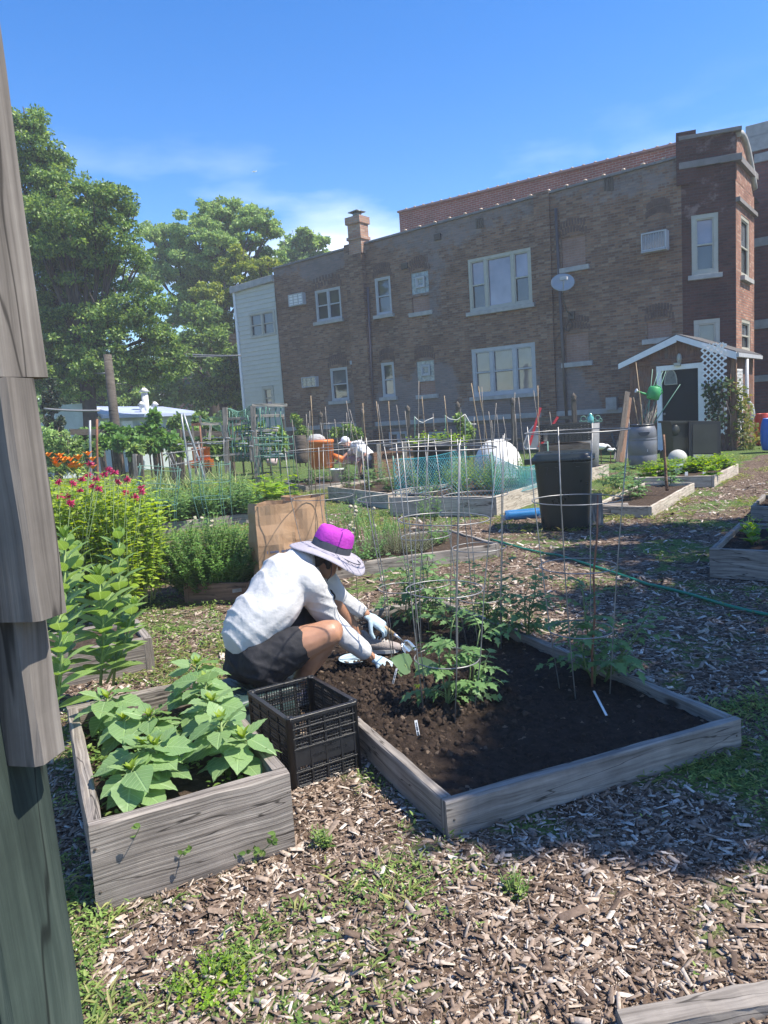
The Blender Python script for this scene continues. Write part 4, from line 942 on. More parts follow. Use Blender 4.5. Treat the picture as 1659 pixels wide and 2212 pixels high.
tree('yellow green young tree standing beside the clapboard annex', 39, [(515, 560, 26), (490, 590, 34), (540, 590, 34), (570, 580, 28), (460, 640, 38), (520, 640, 42), (480, 700, 40), (440, 690, 34), (510, 540, 16), (590, 570, 18)], (495, 900), 26000, .14, 'yellow', .2, group=BG, seed=9)
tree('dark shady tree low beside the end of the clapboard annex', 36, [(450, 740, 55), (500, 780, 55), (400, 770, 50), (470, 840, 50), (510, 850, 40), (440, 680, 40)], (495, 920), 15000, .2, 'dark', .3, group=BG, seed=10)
tree('bright leafy bush mass rising behind the white garage roof', 36, [(150, 830, 45), (210, 845, 45), (270, 840, 50), (330, 840, 45), (385, 845, 38), (120, 850, 40), (240, 800, 30), (300, 810, 30), (180, 800, 30)], (260, 930), 15000, .2, 'mid', .25, group=BG, seed=11)
tree('dark narrow evergreen at the left end of the garage', 24, [(108, 850, 18), (112, 880, 20), (116, 910, 22), (105, 825, 12), (120, 935, 20)], (112, 950), 7000, .10, 'conifer', .12, group=BG, seed=12)
tree('rounded pale flowering bush at far left above the orange lilies', 17, [(120, 950, 30), (95, 965, 30), (140, 970, 32), (165, 985, 22), (105, 935, 22), (120, 985, 30), (105, 1005, 28), (150, 1010, 26), (180, 1012, 20)], (125, 1015), 8000, .07, 'mid', .04, name='bush', cat='bush', seed=13)
# garden tree outside the right edge that shades the path and the big bed
t = thing('tree', 'spreading garden tree outside the right edge that shades the path', 'tree', (10.2, 1.2, 0))
cl = []; rnd = random.Random(4)
def sun_over(x, y, h):   # where a crown piece must hang at height h to shade ground point (x, y)
    return V3(x, y, 0) + SUN * (h / SUN.z)
SH = [(1.45, 2.75, .34), (2.1, 2.6, .5), (2.8, 3.0, .6), (1.1, 3.6, .42), (.95, 4.15, .36), (1.75, 3.35, .55), (2.4, 4.0, .65), (1.7, 4.3, .55), (3.3, 4.2, .7), (2.6, 5.1, .7), (1.8, 5.35, .5), (3.5, 5.6, .8), (2.6, 6.2, .6), (3.8, 6.9, .8), (3.0, 7.4, .65), (2.2, 7.1, .5), (2.3, 8.5, .5), (3.9, 8.2, .6), (3.1, 8.3, .35), (.95, 2.95, .25), (4.6, 7.6, .8), (1.9, 2.0, .3), (2.6, 2.3, .5), (.75, 3.3, .22), (.6, 4.6, .22), (4.4, 5, .8), (.62, 2.9, .22), (.95, 2.6, .3), (1.35, 2.4, .35), (1.85, 2.1, .35), (.62, 3.7, .2), (.45, 2.62, .2), (1.2, 3.1, .35)]
for (x, y, r) in SH:
    h = rnd.uniform(5.6, 6.6)
    for _ in range(int(20 * r * 2) + 4):
        a = rnd.random() * 6.28; q = r * math.sqrt(rnd.random()) * .85
        p = sun_over(x + q * math.cos(a), y + q * math.sin(a), h + rnd.uniform(-.5, .5)); cl.append((p.x, p.y, p.z, .26, .26, .13))
leafobj('foliage', cloudleaves(cl, 42000, .12, .085), TL['mid'], t)
mb = MB(); fk = V3(9.4, 1.6, 3.4); mb.tube([V3(10.2, 1.2, 0), V3(10, 1.3, 1.8), fk], [.28, .22, .18], 8); tr = mb.build('trunk', M['bark'], t)
for (x, y, r) in SH[::3]:
    p = sun_over(x, y, 6); mb = MB(); mb.tube([fk, fk.lerp(p, .5) + V3(0, 0, .4), p], [.10, .06, .025], 5); mb.build('branch', M['bark'], tr)
# ================================================================ white garage behind the fence
gd = 26.0
g0 = Y(128, 960, gd); g1 = Y(440, 960, gd + 4.5); g0.z = g1.z = 0; GU = (g1 - g0).normalized(); GNn = V3(GU.y, -GU.x, 0)
gt = thing('white_garage', 'low white garage with pale blue roof edge and a steel flue behind the vegetable beds', 'garage', g0)
z1f = lambda x, y: (82.3 + .21495 * x, 822.9 + .21495 * y)
def gp(x, y, n=0): return PL(x, y, g0 + GNn * n, GNn)
gwm = plain('white painted block', (.46, .52, .52), .6, .12, 3, dirt=(.34, .4, .4)); gwh = plain('white sheet roof', (.74, .76, .80), .4, .1, 2); gbl = plain('pale blue roof sheet', (.36, .42, .60), .5, .15, 2)
zc = [gp(*z1f(210, 245)), gp(*z1f(575, 215)), gp(*z1f(590, 430)), gp(*z1f(220, 440))]
mb = MB(); a = V3(g0.x, g0.y, 0); e_ = gp(*z1f(575, 300)); hb_ = zc[1].z
P = [V3(a.x, a.y, 0), V3(e_.x, e_.y, 0), zc[1], V3(a.x, a.y, zc[0].z)]; mb.prism(P, -GNn * .8); mb.build('parapet_wall', gwm, gt)
r0 = gp(*z1f(600, 365)); r1 = gp(*z1f(1659, 330)); mb = MB(); hh = r0.z
P = [V3(e_.x, e_.y, 0) + GU * .02, V3(g1.x, g1.y, 0), V3(g1.x, g1.y, r1.z), V3(e_.x, e_.y, hh) + GU * .02]; mb.prism(P, -GNn * 5); mb.build('wall', gwm, gt)
mb = MB(); pa = V3(e_.x, e_.y, hh) + GU * .06 + GNn * .3; pb2 = V3(g1.x, g1.y, r1.z) + GNn * .3; mb.bar(pa, pb2, .1, .12)
Q = [pa, pb2, pb2 - GNn * 3 + V3(0, 0, .4), pa - GNn * 3 + V3(0, 0, .5)]
mb.prism(Q, V3(0, 0, .05)); mb.build('roof', gbl, gt)
mb = MB(); mid = pa.lerp(pb2, .2); mb.prism([pa + V3(0, 0, .06), mid + V3(0, 0, .06), mid - GNn * 3 + V3(0, 0, .55), pa - GNn * 3 + V3(0, 0, .58)], V3(0, 0, .03)); mb.build('roof_sheet', gwh, gt)
mb = MB(); f0 = gp(*z1f(1090, 325), -1.2); f1 = gp(*z1f(1062, 120), -1.2)
f1 = V3(f0.x, f0.y, f1.z); mb.tube([V3(f0.x, f0.y, f0.z - .3), f1], .13, 10); mb.lathe([(.22, 0), (.05, .16)], f1 + V3(0, 0, .04), 10); mb.build('flue', M['white_trim'], gt)
for xx in (1048, 1183):
    mb = MB(); f0 = gp(*z1f(xx, 320), -.5); mb.tube([f0 - V3(0, 0, .2), f0 + V3(0, 0, .35)], .09, 8); mb.lathe([(.17, 0), (.03, .14)], f0 + V3(0, 0, .3), 8); mb.build('roof_vent', M['white_trim'], gt)
for (x0, x1, y0, y1, m_) in ((850, 940, 400, 600, 'white_trim'), (1000, 1120, 440, 610, 'glass_dark'), (1200, 1260, 460, 560, 'glass_dark'), (600, 700, 415, 470, 'white_trim')):
    p0 = gp(*z1f(x0, y1), .02); p1 = gp(*z1f(x1, y0), .02); mb = MB(); mb.prism([p0, V3(p1.x, p1.y, p0.z), p1, V3(p0.x, p0.y, p1.z)], GNn * .05); mb.build('door_panel' if m_ == 'white_trim' else 'window', M[m_], gt)
# far red roofed house glimpsed through the trees
hs = Y(425, 830, 60); fh = thing('far_house', 'sliver of a red brick house with a brown roof far off between the trees', 'house', (hs.x, hs.y, 0))
hz = hs.z; mb = MB(); mb.box((hs.x + 1, hs.y, hz / 2), 6.5, 5, hz + .6); mb.build('wall', M['brick_orange'], fh)
mb = MB(); A = V3(hs.x - 2.6, hs.y - 3, hz + .3); mb.prism([A, A + V3(7.2, 0, 0), A + V3(3.6, 0, 2.0)], V3(0, 6, 0)); mb.build('roof', plain('brown shingles', (.16, .10, .085), .9, .3, 3), fh)
# ================================================================ utility pole, wires
pb0 = Y(253, 965, 19); pb0.z = 0; pt0 = Y(232, 766, 19); pt0.y = 19; 
po = thing('utility_pole', 'leaning dark wooden utility pole in front of the garage', 'pole', pb0)
mb = MB(); mb.tube([pb0, pb0.lerp(pt0, .5), pt0], [.14, .12, .10], 10); mb.build('shaft', M['dark_wood'], po)
p2 = Y(93, 850, 30); p2.z = 0; p2t = Y(90, 795, 30)
po2 = thing('utility_pole', 'distant utility pole half hidden behind the near wooden post', 'pole', p2)
mb = MB(); mb.tube([p2, p2t], .13, 8); mb.build('shaft', M['brown_wood'], po2)
wm = plain('overhead wire', (.20, .20, .21), .5, .1, 5)
WL = [((80, 792), (440, 812), 30, 45), ((80, 800), (440, 825), 30, 45), ((80, 806), (450, 832), 30, 45), ((80, 786), (410, 806), 30, 45), ((80, 812), (450, 826), 30, 45), ((290, 750), (520, 768), 35, 30), ((300, 760), (520, 768), 35, 30), ((80, 790), (236, 806), 30, 25), ((95, 883), (215, 887), 22, 22)]
for i, (a, b_, da, db) in enumerate(WL):
    pa, pb2 = Y(a[0], a[1], da), Y(b_[0], b_[1], db); mb = MB(); L_ = (pb2 - pa).length
    mb.tube([pa.lerp(pb2, k / 10) - V3(0, 0, .004 * L_ * 4 * (k / 10) * (1 - k / 10) * 4) for k in range(11)], .03 if i != 6 else .02, 4)
    tag(mb.build('overhead_wire', wm, origin=pa), 'thin overhead wire crossing in front of the trees above the garage', 'wire', 'overhead wires')
# ================================================================ raised beds
def soilmat(name, dark, light, chips=.12):
    m, t, b, o = newmat(name); L = t.links.new
    tc = nd(t, 'ShaderNodeTexCoord'); nz = nd(t, 'ShaderNodeTexNoise', {'Scale': 28.0, 'Detail': 9.0, 'Roughness': .75}); L(tc.outputs['Object'], nz.inputs['Vector'])
    r = ramp(t, [(.3, dark), (.55, tuple((a + c) / 2 for a, c in zip(dark, light))), (.75, light)]); L(nz.outputs['Fac'], r.inputs[0])
    vo = nd(t, 'ShaderNodeTexVoronoi', {'Scale': 60.0}); L(tc.outputs['Object'], vo.inputs['Vector'])
    wn = nd(t, 'ShaderNodeTexWhiteNoise'); L(vo.outputs['Color'], wn.inputs['Vector']); rc = ramp(t, [(.985, (0, 0, 0)), (.99, (1, 1, 1))]); L(wn.outputs['Value'], rc.inputs[0])
    sm_ = nd(t, 'ShaderNodeMath', {1: .8}, operation='MULTIPLY'); L(rc.outputs[0], sm_.inputs[0])
    mx = nd(t, 'ShaderNodeMixRGB', {'Color2': (.20, .15, .11, 1)}); L(sm_.outputs[0], mx.inputs['Fac']); L(r.outputs[0], mx.inputs['Color1'])
    L(mx.outputs[0], b.inputs['Base Color']); b.inputs['Roughness'].default_value = .97; b.inputs['Specular IOR Level'].default_value = .1
    bp = nd(t, 'ShaderNodeBump', {'Strength': 1.0, 'Distance': .015}); L(nz.outputs['Fac'], bp.inputs['Height']); L(bp.outputs[0], b.inputs['Normal'])
    return m
M['soil'] = soilmat('dark compost', (.010, .008, .0065), (.070, .049, .038))
M['soil2'] = soilmat('dry garden soil', (.035, .024, .018), (.11, .08, .06))
def inpoly(x, y, P):
    c = False; j = len(P) - 1
    for i in range(len(P)):
        if (P[i][1] > y) != (P[j][1] > y) and x < (P[j][0] - P[i][0]) * (y - P[i][1]) / (P[j][1] - P[i][1] + 1e-12) + P[i][0]: c = not c
        j = i
    return c
FOOT = []
def bed(label, P1, P0, P2, h, mat='grey_wood', soil='soil2', sz=None, th=.04, group='raised planting beds', soilfn=None, step=.06, gz=0.0, jit=.0015):
    """P1 front corner, P0 and P2 its neighbours, all at ground level"""
    P1, P0, P2 = [V3(p[0], p[1], gz) for p in (P1, P0, P2)]; P3 = P0 + P2 - P1
    FOOT.append([(p.x, p.y) for p in (P1, P0, P3, P2)])
    t = thing('raised_bed', label, 'raised bed', P1, group)
    c = (P1 + P3) / 2
    ring_ = [P1, P2, P3, P0]
    for i in range(4):
        a, b_ = ring_[i], ring_[(i + 1) % 4]; d = (b_ - a).normalized(); inn = (c - (a + b_) / 2); inn = (inn - d * inn.dot(d)).normalized()
        if i % 2 == 0: a2, b2 = a, b_
        else: a2, b2 = a + d * (th + .001), b_ - d * (th + .001)
        mb = MB(); mb.box((a2 + b2) / 2 + inn * th / 2 + V3(0, 0, h / 2), (b2 - a2).length, th, h, ax=d, ay=inn if V3(0, 0, 1).cross(d).dot(inn) > 0 else -inn, seg=max(2, int((b2 - a2).length / .12)), jit=jit, ch=.005)
        mb.build('board', M[mat], t)
    sz = h - .04 if sz is None else sz
    e1, e2 = (P2 - P1), (P0 - P1); l1, l2 = e1.length, e2.length; n1, n2 = max(2, int(l1 / step)), max(2, int(l2 / step))
    V = []; 
    for j in range(n2 + 1):
        for i in range(n1 + 1):
            a = th * .8 / l1 + (1 - 1.6 * th / l1) * i / n1; b_ = th * .8 / l2 + (1 - 1.6 * th / l2) * j / n2; p = P1 + e1 * a + e2 * b_
            z = sz + gz + (soilfn(p.x, p.y, min(a * l1, (1 - a) * l1, b_ * l2, (1 - b_) * l2)) if soilfn else noise.noise(p * 6) * .018 + noise.noise(p * 22) * .008)
            V.append((p.x, p.y, z))
    F = np.array([(j * (n1 + 1) + i, j * (n1 + 1) + i + 1, (j + 1) * (n1 + 1) + i + 1, (j + 1) * (n1 + 1) + i) for j in range(n2) for i in range(n1)])
    if e1.cross(e2).z < 0: F = F[:, ::-1]
    link_mesh(npmesh('soil', np.array(V), F, True), 'soil', M[soil], t)
    t_ = dict(t=t, P1=P1, e1=e1, e2=e2, z=sz + gz, h=h)
    return t_
def screws(b, fr=((0, .05), (0, .95), (1, .05), (1, .95))):
    P1, P2, P0 = b['P1'], b['P1'] + b['e1'], b['P1'] + b['e2']
    for (s_, e_) in ((P1, P2), (P1, P0)):
        d = (e_ - s_); n_ = d.cross(V3(0, 0, 1)).normalized(); n_ = -n_ if n_.dot((P2 + P0) / 2 - s_) > 0 else n_
        for u in (.02, .98):
            for v in ((.25, .75) if b['h'] > .2 else (.5,)):
                q = s_ + d * u + V3(0, 0, b['h'] * v); m = MB(); m.lathe([(.0045, -.001), (.0045, .0012), (.002, .0018)], q, 10, ax=n_); m.build('screw', M['dark_wood'], b['t'])
def bpt(b, a, c, z=None):
    p = b['P1'] + b['e1'] * a + b['e2'] * c; return V3(p.x, p.y, b['z'] if z is None else z)
def bedpx(label, c_bot, c_top, left_top, right_top, maxl=None, **k):
    P1 = G(*c_bot); hh = Y(c_top[0], c_top[1], P1.y).z; P0 = G(*left_top, hh); P2 = G(*right_top, hh)
    if maxl:
        if maxl[0]: P0 = P1 + (P0 - P1).normalized() * maxl[0]; 
        if maxl[1]: P2 = P1 + (P2 - P1).normalized() * maxl[1]
    return bed(label, P1, P0, P2, hh, **k)
# big bed with compost; loose heaps where the person is digging
def fbm(p, o=4):
    v = 0; a = 1; s_ = 1
    for _ in range(o): v += a * noise.noise(p * s_); a *= .55; s_ *= 2.1
    return v
def bigsoil(x, y, edge):
    p = V3(x, y, 0); w_ = max(0, 1 - math.hypot((x + .05) / .85, (y - 3.55) / .9)); w_ = min(1, w_ * 1.8)
    z = fbm(p * 5) * .016 + fbm(p * 22, 3) * .008 + w_ * (.025 + abs(fbm(p * 13 + V3(5, 0, 0), 4)) * .055 + fbm(p * 40, 2) * .010)
    hole = math.exp(-(((x - .18) / .10) ** 2 + ((y - 4.05) / .10) ** 2)); z -= .04 * hole
    return z - max(0, .05 - edge) * .5
BIG = bed('long low grey board bed filled with dark compost and caged tomato plants', (.15, 2.43), (-.94, 4.79), (1.44, 2.95), .14, 'grey_wood', 'soil', .095, .042, soilfn=bigsoil, step=.0145)
SUNB = bed('deep grey furrowed board bed full of young sunflowers in the left foreground', (-.98, 2.15), (-1.49, 3.21), (-.39, 2.44), .29, 'grey_wood2', 'soil2', .185, .045, step=.025, jit=.0022)
screws(SUNB); screws(BIG)
z7 = lambda x, y: (1261.8 + .2394 * x, 960.1 + .2394 * y)
z1 = lambda x, y: (603.5 + .2976 * x, 905.2 + .2976 * y)
# beds on the right
P = G(*z7(1135, 1200)); hh = Y(*z7(1140, 935), P.y).z; Pr = G(*z7(1659, 1240)); Pb = G(*z7(1395, 705), hh)
B_R1 = bed('dark weathered bed with a big knot and lettuce seedlings at the right edge', P, Pb, P + (Pr - P).normalized() * 1.3, hh, 'grey_wood', 'soil', hh - .05)
P = G(*z7(1505, 690)); hh = Y(*z7(1507, 553), P.y).z; Pr = G(*z7(1659, 700)); Pb = G(*z7(1610, 450), hh)
B_R2 = bed('shaded bed behind the lettuce bed at the right edge with large dark leaves', P, Pb, P + (Pr - P).normalized() * 1.3, hh, 'grey_wood', 'soil', hh - .05)
B_SP = bedpx('low pale board bed packed with bright green spinach in front of the shed', z7(1175, 385), z7(1175, 280), z7(450, 300), z7(1393, 175), mat='pale_wood')
B_TM = bedpx('low board bed with small tomato plants and one tall stake beside the mulch path', z7(612, 665), z7(610, 560), z7(60, 550), z7(995, 345), mat='pale_wood')
P = G(1316, 1030); hh = Y(1317, 1003, P.y).z; P1_ = G(1266, 1043)
B_X = bed('small pale board bed mostly hidden behind the black lidded bin', P1_, P1_ + (P - P1_).normalized().cross(V3(0, 0, 1)) * -1.3, P, hh, 'pale_wood')
B_BL = bedpx('high grey board bed wrapped in blue netting in the middle of the garden', z1(1580, 710), z1(1580, 560), z1(965, 565), (1160, 1045), mat='pale_wood', maxl=(1.7, 2.6))
B_TN = bedpx('pale board bed of young pepper plants left of the blue netted bed', z1(795, 655), z1(795, 540), z1(350, 490), z1(1060, 492), mat='pale_wood', maxl=(2.2, 2.0))
B_PP = bedpx('grey board bed of peppers and squash behind the paper bags', z1(195, 530), z1(195, 488), z1(40, 458), z1(560, 450), mat='grey_wood', maxl=(2.0, 2.2))
P = G(1080, 1203); hh = Y(1080, 1174, P.y).z; Pl = G(705, 1256); dv = (P - Pl).normalized()
B_TH = bed('old grey board bed of thyme, alliums and sage behind the kneeling gardener', P, Pl, P + V3(-dv.y, dv.x, 0) * 1.2, hh, 'grey_wood', 'soil2', hh - .02)
P = G(548, 1130); hh = Y(547, 1108, P.y).z; Pl = G(319, 1134, hh); dv = (P - Pl).normalized()
B_GA = bed('long grey board bed of garlic and potato plants at middle left', P, P - dv * 3.2, P + V3(-dv.y, dv.x, 0) * 3.4, hh, 'grey_wood', 'soil2', hh - .03)
P = G(336, 1449); hh = Y(330, 1377, P.y).z; dv = V3(.80, .35, 0).normalized()
B_MW = bed('weathered grey board bed corner behind the tall milkweed', P, P - dv * 1.1, P + V3(-.45, .9, 0) * .55, hh, 'grey_wood2', 'soil2', hh - .03, .05)
P = G(303, 1292); hh = .2
B_BB = bed('grey board bed holding the clump of red bee balm', P, P + V3(-1.6, -.1, 0), P + V3(-.1, 1.6, 0), hh, 'grey_wood', 'soil2')
P = G(545, 1302); hh = Y(545, 1258, P.y).z
B_OR = bed('small dark plank planter under the big bushy oregano', P, P + V3(-.60, .12, 0), P + V3(.12, .6, 0), hh, 'brown_wood', 'soil2')
mb = MB(); q = G(510, 1278, .0); a, b_ = Y(502, 1277, P.y - .03), Y(522, 1274, P.y - .01); mb.bar(a, b_, .004, .03); mb.build('bracket', M['wire'], B_OR['t'])
P = G(215, 1012); B_FL = bed('far grey board bed edge among the left hand plots', P + V3(4.2, .4, 0), P, P + V3(4.0, 2.2, 0), .3, 'grey_wood', 'soil2')
# low board lying at the bottom right corner of the photo
a, b_ = G(1360, 2216), G(1700, 2150); t = thing('loose_board', 'weathered plank lying on the wood chips at the bottom right corner', 'plank', a)
mb = MB(); dv = (b_ - a).normalized(); mb.box((a + b_) / 2 + V3(.02, -.03, .03), (b_ - a).length + .1, .065, .045, ax=dv, ay=V3(0, 0, 1).cross(dv), seg=10, jit=.002); mb.build('plank', M['grey_wood'], t)
# ================================================================ foliage materials for the beds
M['sunleaf'] = leafmat('sunflower leaf', [(.18, .30, .12), (.22, .35, .14), (.27, .40, .17)], .42, .38, spec=.5, veins=6)
M['sunbud'] = leafmat('young sunflower tip', [(.16, .26, .03), (.26, .36, .05)], .55, .4, spec=.3)
M['tomleaf'] = leafmat('tomato leaf', [(.10, .19, .07), (.15, .27, .09), (.21, .34, .13)], .5, .3, spec=.3)
M['milk'] = leafmat('milkweed leaf', [(.12, .22, .045), (.19, .31, .07), (.27, .39, .12)], .42, .4, spec=.45, veins=9)
M['balm'] = leafmat('bee balm leaf', [(.13, .22, .03), (.26, .38, .05), (.42, .52, .08)], .5, .4, spec=.3)
M['oreg'] = leafmat('oregano leaf', [(.07, .16, .04), (.13, .26, .06), (.21, .36, .10)], .5, .35, spec=.3)
M['garlic'] = leafmat('garlic blade', [(.14, .24, .09), (.26, .36, .14), (.46, .46, .20)], .5, .35, spec=.3)
M['potato'] = leafmat('potato leaf', [(.08, .18, .06), (.14, .26, .09), (.22, .35, .13)], .5, .35, spec=.3)
M['bright'] = leafmat('bright salad leaf', [(.10, .22, .02), (.20, .34, .03), (.32, .44, .05)], .45, .4, spec=.35)
M['salad_shade'] = leafmat('lettuce leaf', [(.13, .26, .03), (.22, .36, .05)], .45, .4, spec=.3)
M['herb'] = leafmat('thyme sprigs', [(.12, .16, .08), (.20, .23, .13), (.26, .27, .17)], .6, .3)
M['weed'] = leafmat('low weeds', [(.07, .14, .03), (.13, .22, .05), (.21, .31, .08), (.31, .38, .12)], .55, .35, spec=.25)
M['drygrass'] = leafmat('seeding grass', [(.22, .22, .11), (.34, .30, .17), (.16, .20, .08)], .6, .35)
M['lily'] = leafmat('lily leaf', [(.14, .22, .05), (.28, .33, .09), (.40, .40, .15)], .5, .4)
M['orange_petal'] = plain('orange petal', (.85, .28, .02), .5, .15, 9); M['red_petal'] = plain('crimson petal', (.50, .03, .12), .5, .2, 9)
M['yellow_petal'] = plain('yellow petal', (.80, .65, .03), .5, .15, 9)
M['lime_stem'] = plain('pale green stem', (.20, .28, .09), .55, .2, 20)
# ================================================================ plant builders
def A3(v): return np.array((v[0], v[1], v[2]), float)
def basis(d):
    d = Vector(d).normalized(); s_ = d.cross(V3(0, 0, 1)); s_ = s_.normalized() if s_.length > 1e-4 else V3(1, 0, 0); return d, s_, s_.cross(d)
class Leaves:
    def __init__(s): s.P = []; s.D = []; s.N = []; s.L = []; s.W = []
    def add(s, p, d, n, l, w_): s.P.append(A3(p)); s.D.append(A3(d)); s.N.append(A3(n)); s.L.append(l); s.W.append(w_)
    def mesh(s, tpl): return leafmesh(np.array(s.P), np.array(s.D), np.array(s.N), np.array(s.L), np.array(s.W), tpl)
def spray(lv, mb, base, top, rnd, n=6, ln=.05, wd=.03, pairs=True, start=.15, droop=.15, r=.004, bend=.1, taper=.6, tilt=.45, tiers=None):
    """a leafy stem: opposite leaves up its length"""
    base, top = Vector(base), Vector(top); H = (top - base).length
    mid = base.lerp(top, .5) + V3(rnd.uniform(-1, 1), rnd.uniform(-1, 1), 0) * H * bend
    if mb is not None: mb.tube([base, mid, top], [r, r * .8, r * .5], 4)
    for i in range(n):
        t = start + (1 - start) * i / max(1, n - 1)
        p = base * (1 - t) ** 2 + mid * 2 * t * (1 - t) + top * t * t
        a0 = (i % 2) * 1.57 + rnd.uniform(-.4, .4); sc = (1 - taper * t * t) * rnd.uniform(.75, 1.2)
        for k in range(2 if pairs else 1):
            a = a0 + k * math.pi + rnd.uniform(-.3, .3); up_ = tilt + .5 * t - droop + rnd.uniform(-.25, .25)
            d = V3(math.cos(a), math.sin(a), up_).normalized(); nn = V3(-math.cos(a) * up_, -math.sin(a) * up_, 1) + V3(rnd.uniform(-.4, .4), rnd.uniform(-.4, .4), 0)
            lv.add(p + d * r, d, nn, ln * sc, wd * sc)
def clump(name, label, cat, base, R, H, nst, rnd, mat, stemmat='stem', tpl='tri', n=8, ln=.05, wd=.03, lean=.5, group=None, stemr=.003, Ry=None, start=.15, taper=.6, hvar=.25, bend=.1, droop=.15, parent_part=True, fl=None, tilt=.45, dome=.35):
    base = Vector(base); t = thing(name, label, cat, base, group); lv = Leaves(); mb = MB(); tops = []
    for _ in range(nst):
        a = rnd.random() * 6.283; q = math.sqrt(rnd.random()); dx, dy = math.cos(a) * q * R, math.sin(a) * q * (Ry or R)
        b_ = base + V3(dx * (1 - lean), dy * (1 - lean), 0); h = H * (1 - dome * q * q) * rnd.uniform(1 - hvar, 1 + hvar * .5)
        tp = base + V3(dx, dy, h); tops.append(tp); spray(lv, mb, b_, tp, rnd, n, ln, wd, start=start, r=stemr, taper=taper, bend=bend, droop=droop, tilt=tilt)
    leafobj('foliage', lv.mesh(tpl), M[mat], t)
    if mb.v: mb.build('stem', M[stemmat], t)
    return t, tops
# ---- sunflowers
z7p = lambda x, y: (137.2 + .3307 * x, 1398.9 + .3307 * y)
SF = [(300, 560, 285, 330, 'young sunflower at the back left corner of the sunflower bed'), (430, 650, 395, 470, 'broad leaved sunflower second from the left in the back of the bed'),
      (560, 690, 560, 450, 'sunflower with one upright leaf in the middle of the bed'), (560, 930, 525, 640, 'sunflower with a long drooping leaf at centre left of the bed'),
      (600, 960, 600, 640, 'sunflower leaning right in the centre of the bed above the front board'), (510, 1050, 440, 800, 'lowest sunflower near the front left corner with a hanging heart shaped leaf'),
      (840, 470, 875, 110, 'tallest sunflower at the back of the bed beside the green stool'), (900, 540, 930, 215, 'sunflower just in front of the tallest one by the crate'),
      (990, 680, 970, 350, 'sunflower with wide leaves in the middle of the right row'), (1075, 860, 1030, 480, 'sunflower near the front board with leaves over the crate side'),
      (1150, 880, 1170, 590, 'front right sunflower with a leaf hanging over the bed corner')]
def sunflower(bx, by, tx, ty, label, rnd):
    b_ = G(*z7p(bx, by), SUNB['z']); tp = Y(*z7p(tx, ty), b_.y + rnd.uniform(-.03, .03)); tp.z = max(tp.z, b_.z + .12)
    t = thing('sunflower', label, 'sunflower', b_, 'young sunflowers in the foreground bed'); mb = MB(); mid = b_.lerp(tp, .5) + V3(rnd.uniform(-.015, .015), 0, 0)
    mb.tube([b_, mid, tp], [.0065, .006, .005], 7); H = (tp - b_).length; lv = Leaves(); bl = Leaves()
    n = 15; a = rnd.random() * 6
    for i in range(n):
        tt = .30 + .70 * (i / (n - 1)) ** .9; p = b_.lerp(mid, tt * 2) if tt < .5 else mid.lerp(tp, tt * 2 - 1); a += 2.39996 + rnd.uniform(-.3, .3)
        s_ = (.118 if i < n * .72 else .118 * (1.15 - .9 * (i - n * .72) / (n * .28))) * rnd.uniform(.75, 1.15); s_ = max(.04, s_)
        pet = s_ * .42; up_ = .55 if i < 3 else .7; d = V3(math.cos(a), math.sin(a), up_).normalized(); q = p + d * pet
        mb.tube([p, p + d * pet * .5 + V3(0, 0, .004), q], [.003, .0026, .0022], 5)
        dr = rnd.uniform(-.55, .02) if i < n * .75 else rnd.uniform(.2, 1.0)
        ld = V3(math.cos(a), math.sin(a), dr).normalized(); N_ = V3(-math.cos(a) * dr, -math.sin(a) * dr, 1) + V3(rnd.uniform(-.35, .35), rnd.uniform(-.35, .35), 0)
        lv.add(q, ld, N_, s_, s_ * rnd.uniform(.92, 1.05))
    for k in range(7):
        a = k * .9 + rnd.random(); d = V3(math.cos(a) * .5, math.sin(a) * .5, .9).normalized(); bl.add(tp - V3(0, 0, .004), d, V3(-math.cos(a), -math.sin(a), .6), rnd.uniform(.035, .06), rnd.uniform(.018, .028))
    mb.build('stem', M['lime_stem'], t); leafobj('leaf', lv.mesh('heart'), M['sunleaf'], t, smooth=True, tpl='heart'); leafobj('bud', bl.mesh('ov'), M['sunbud'], t)
rnd = random.Random(21)
for s_ in SF: sunflower(*s_, rnd)
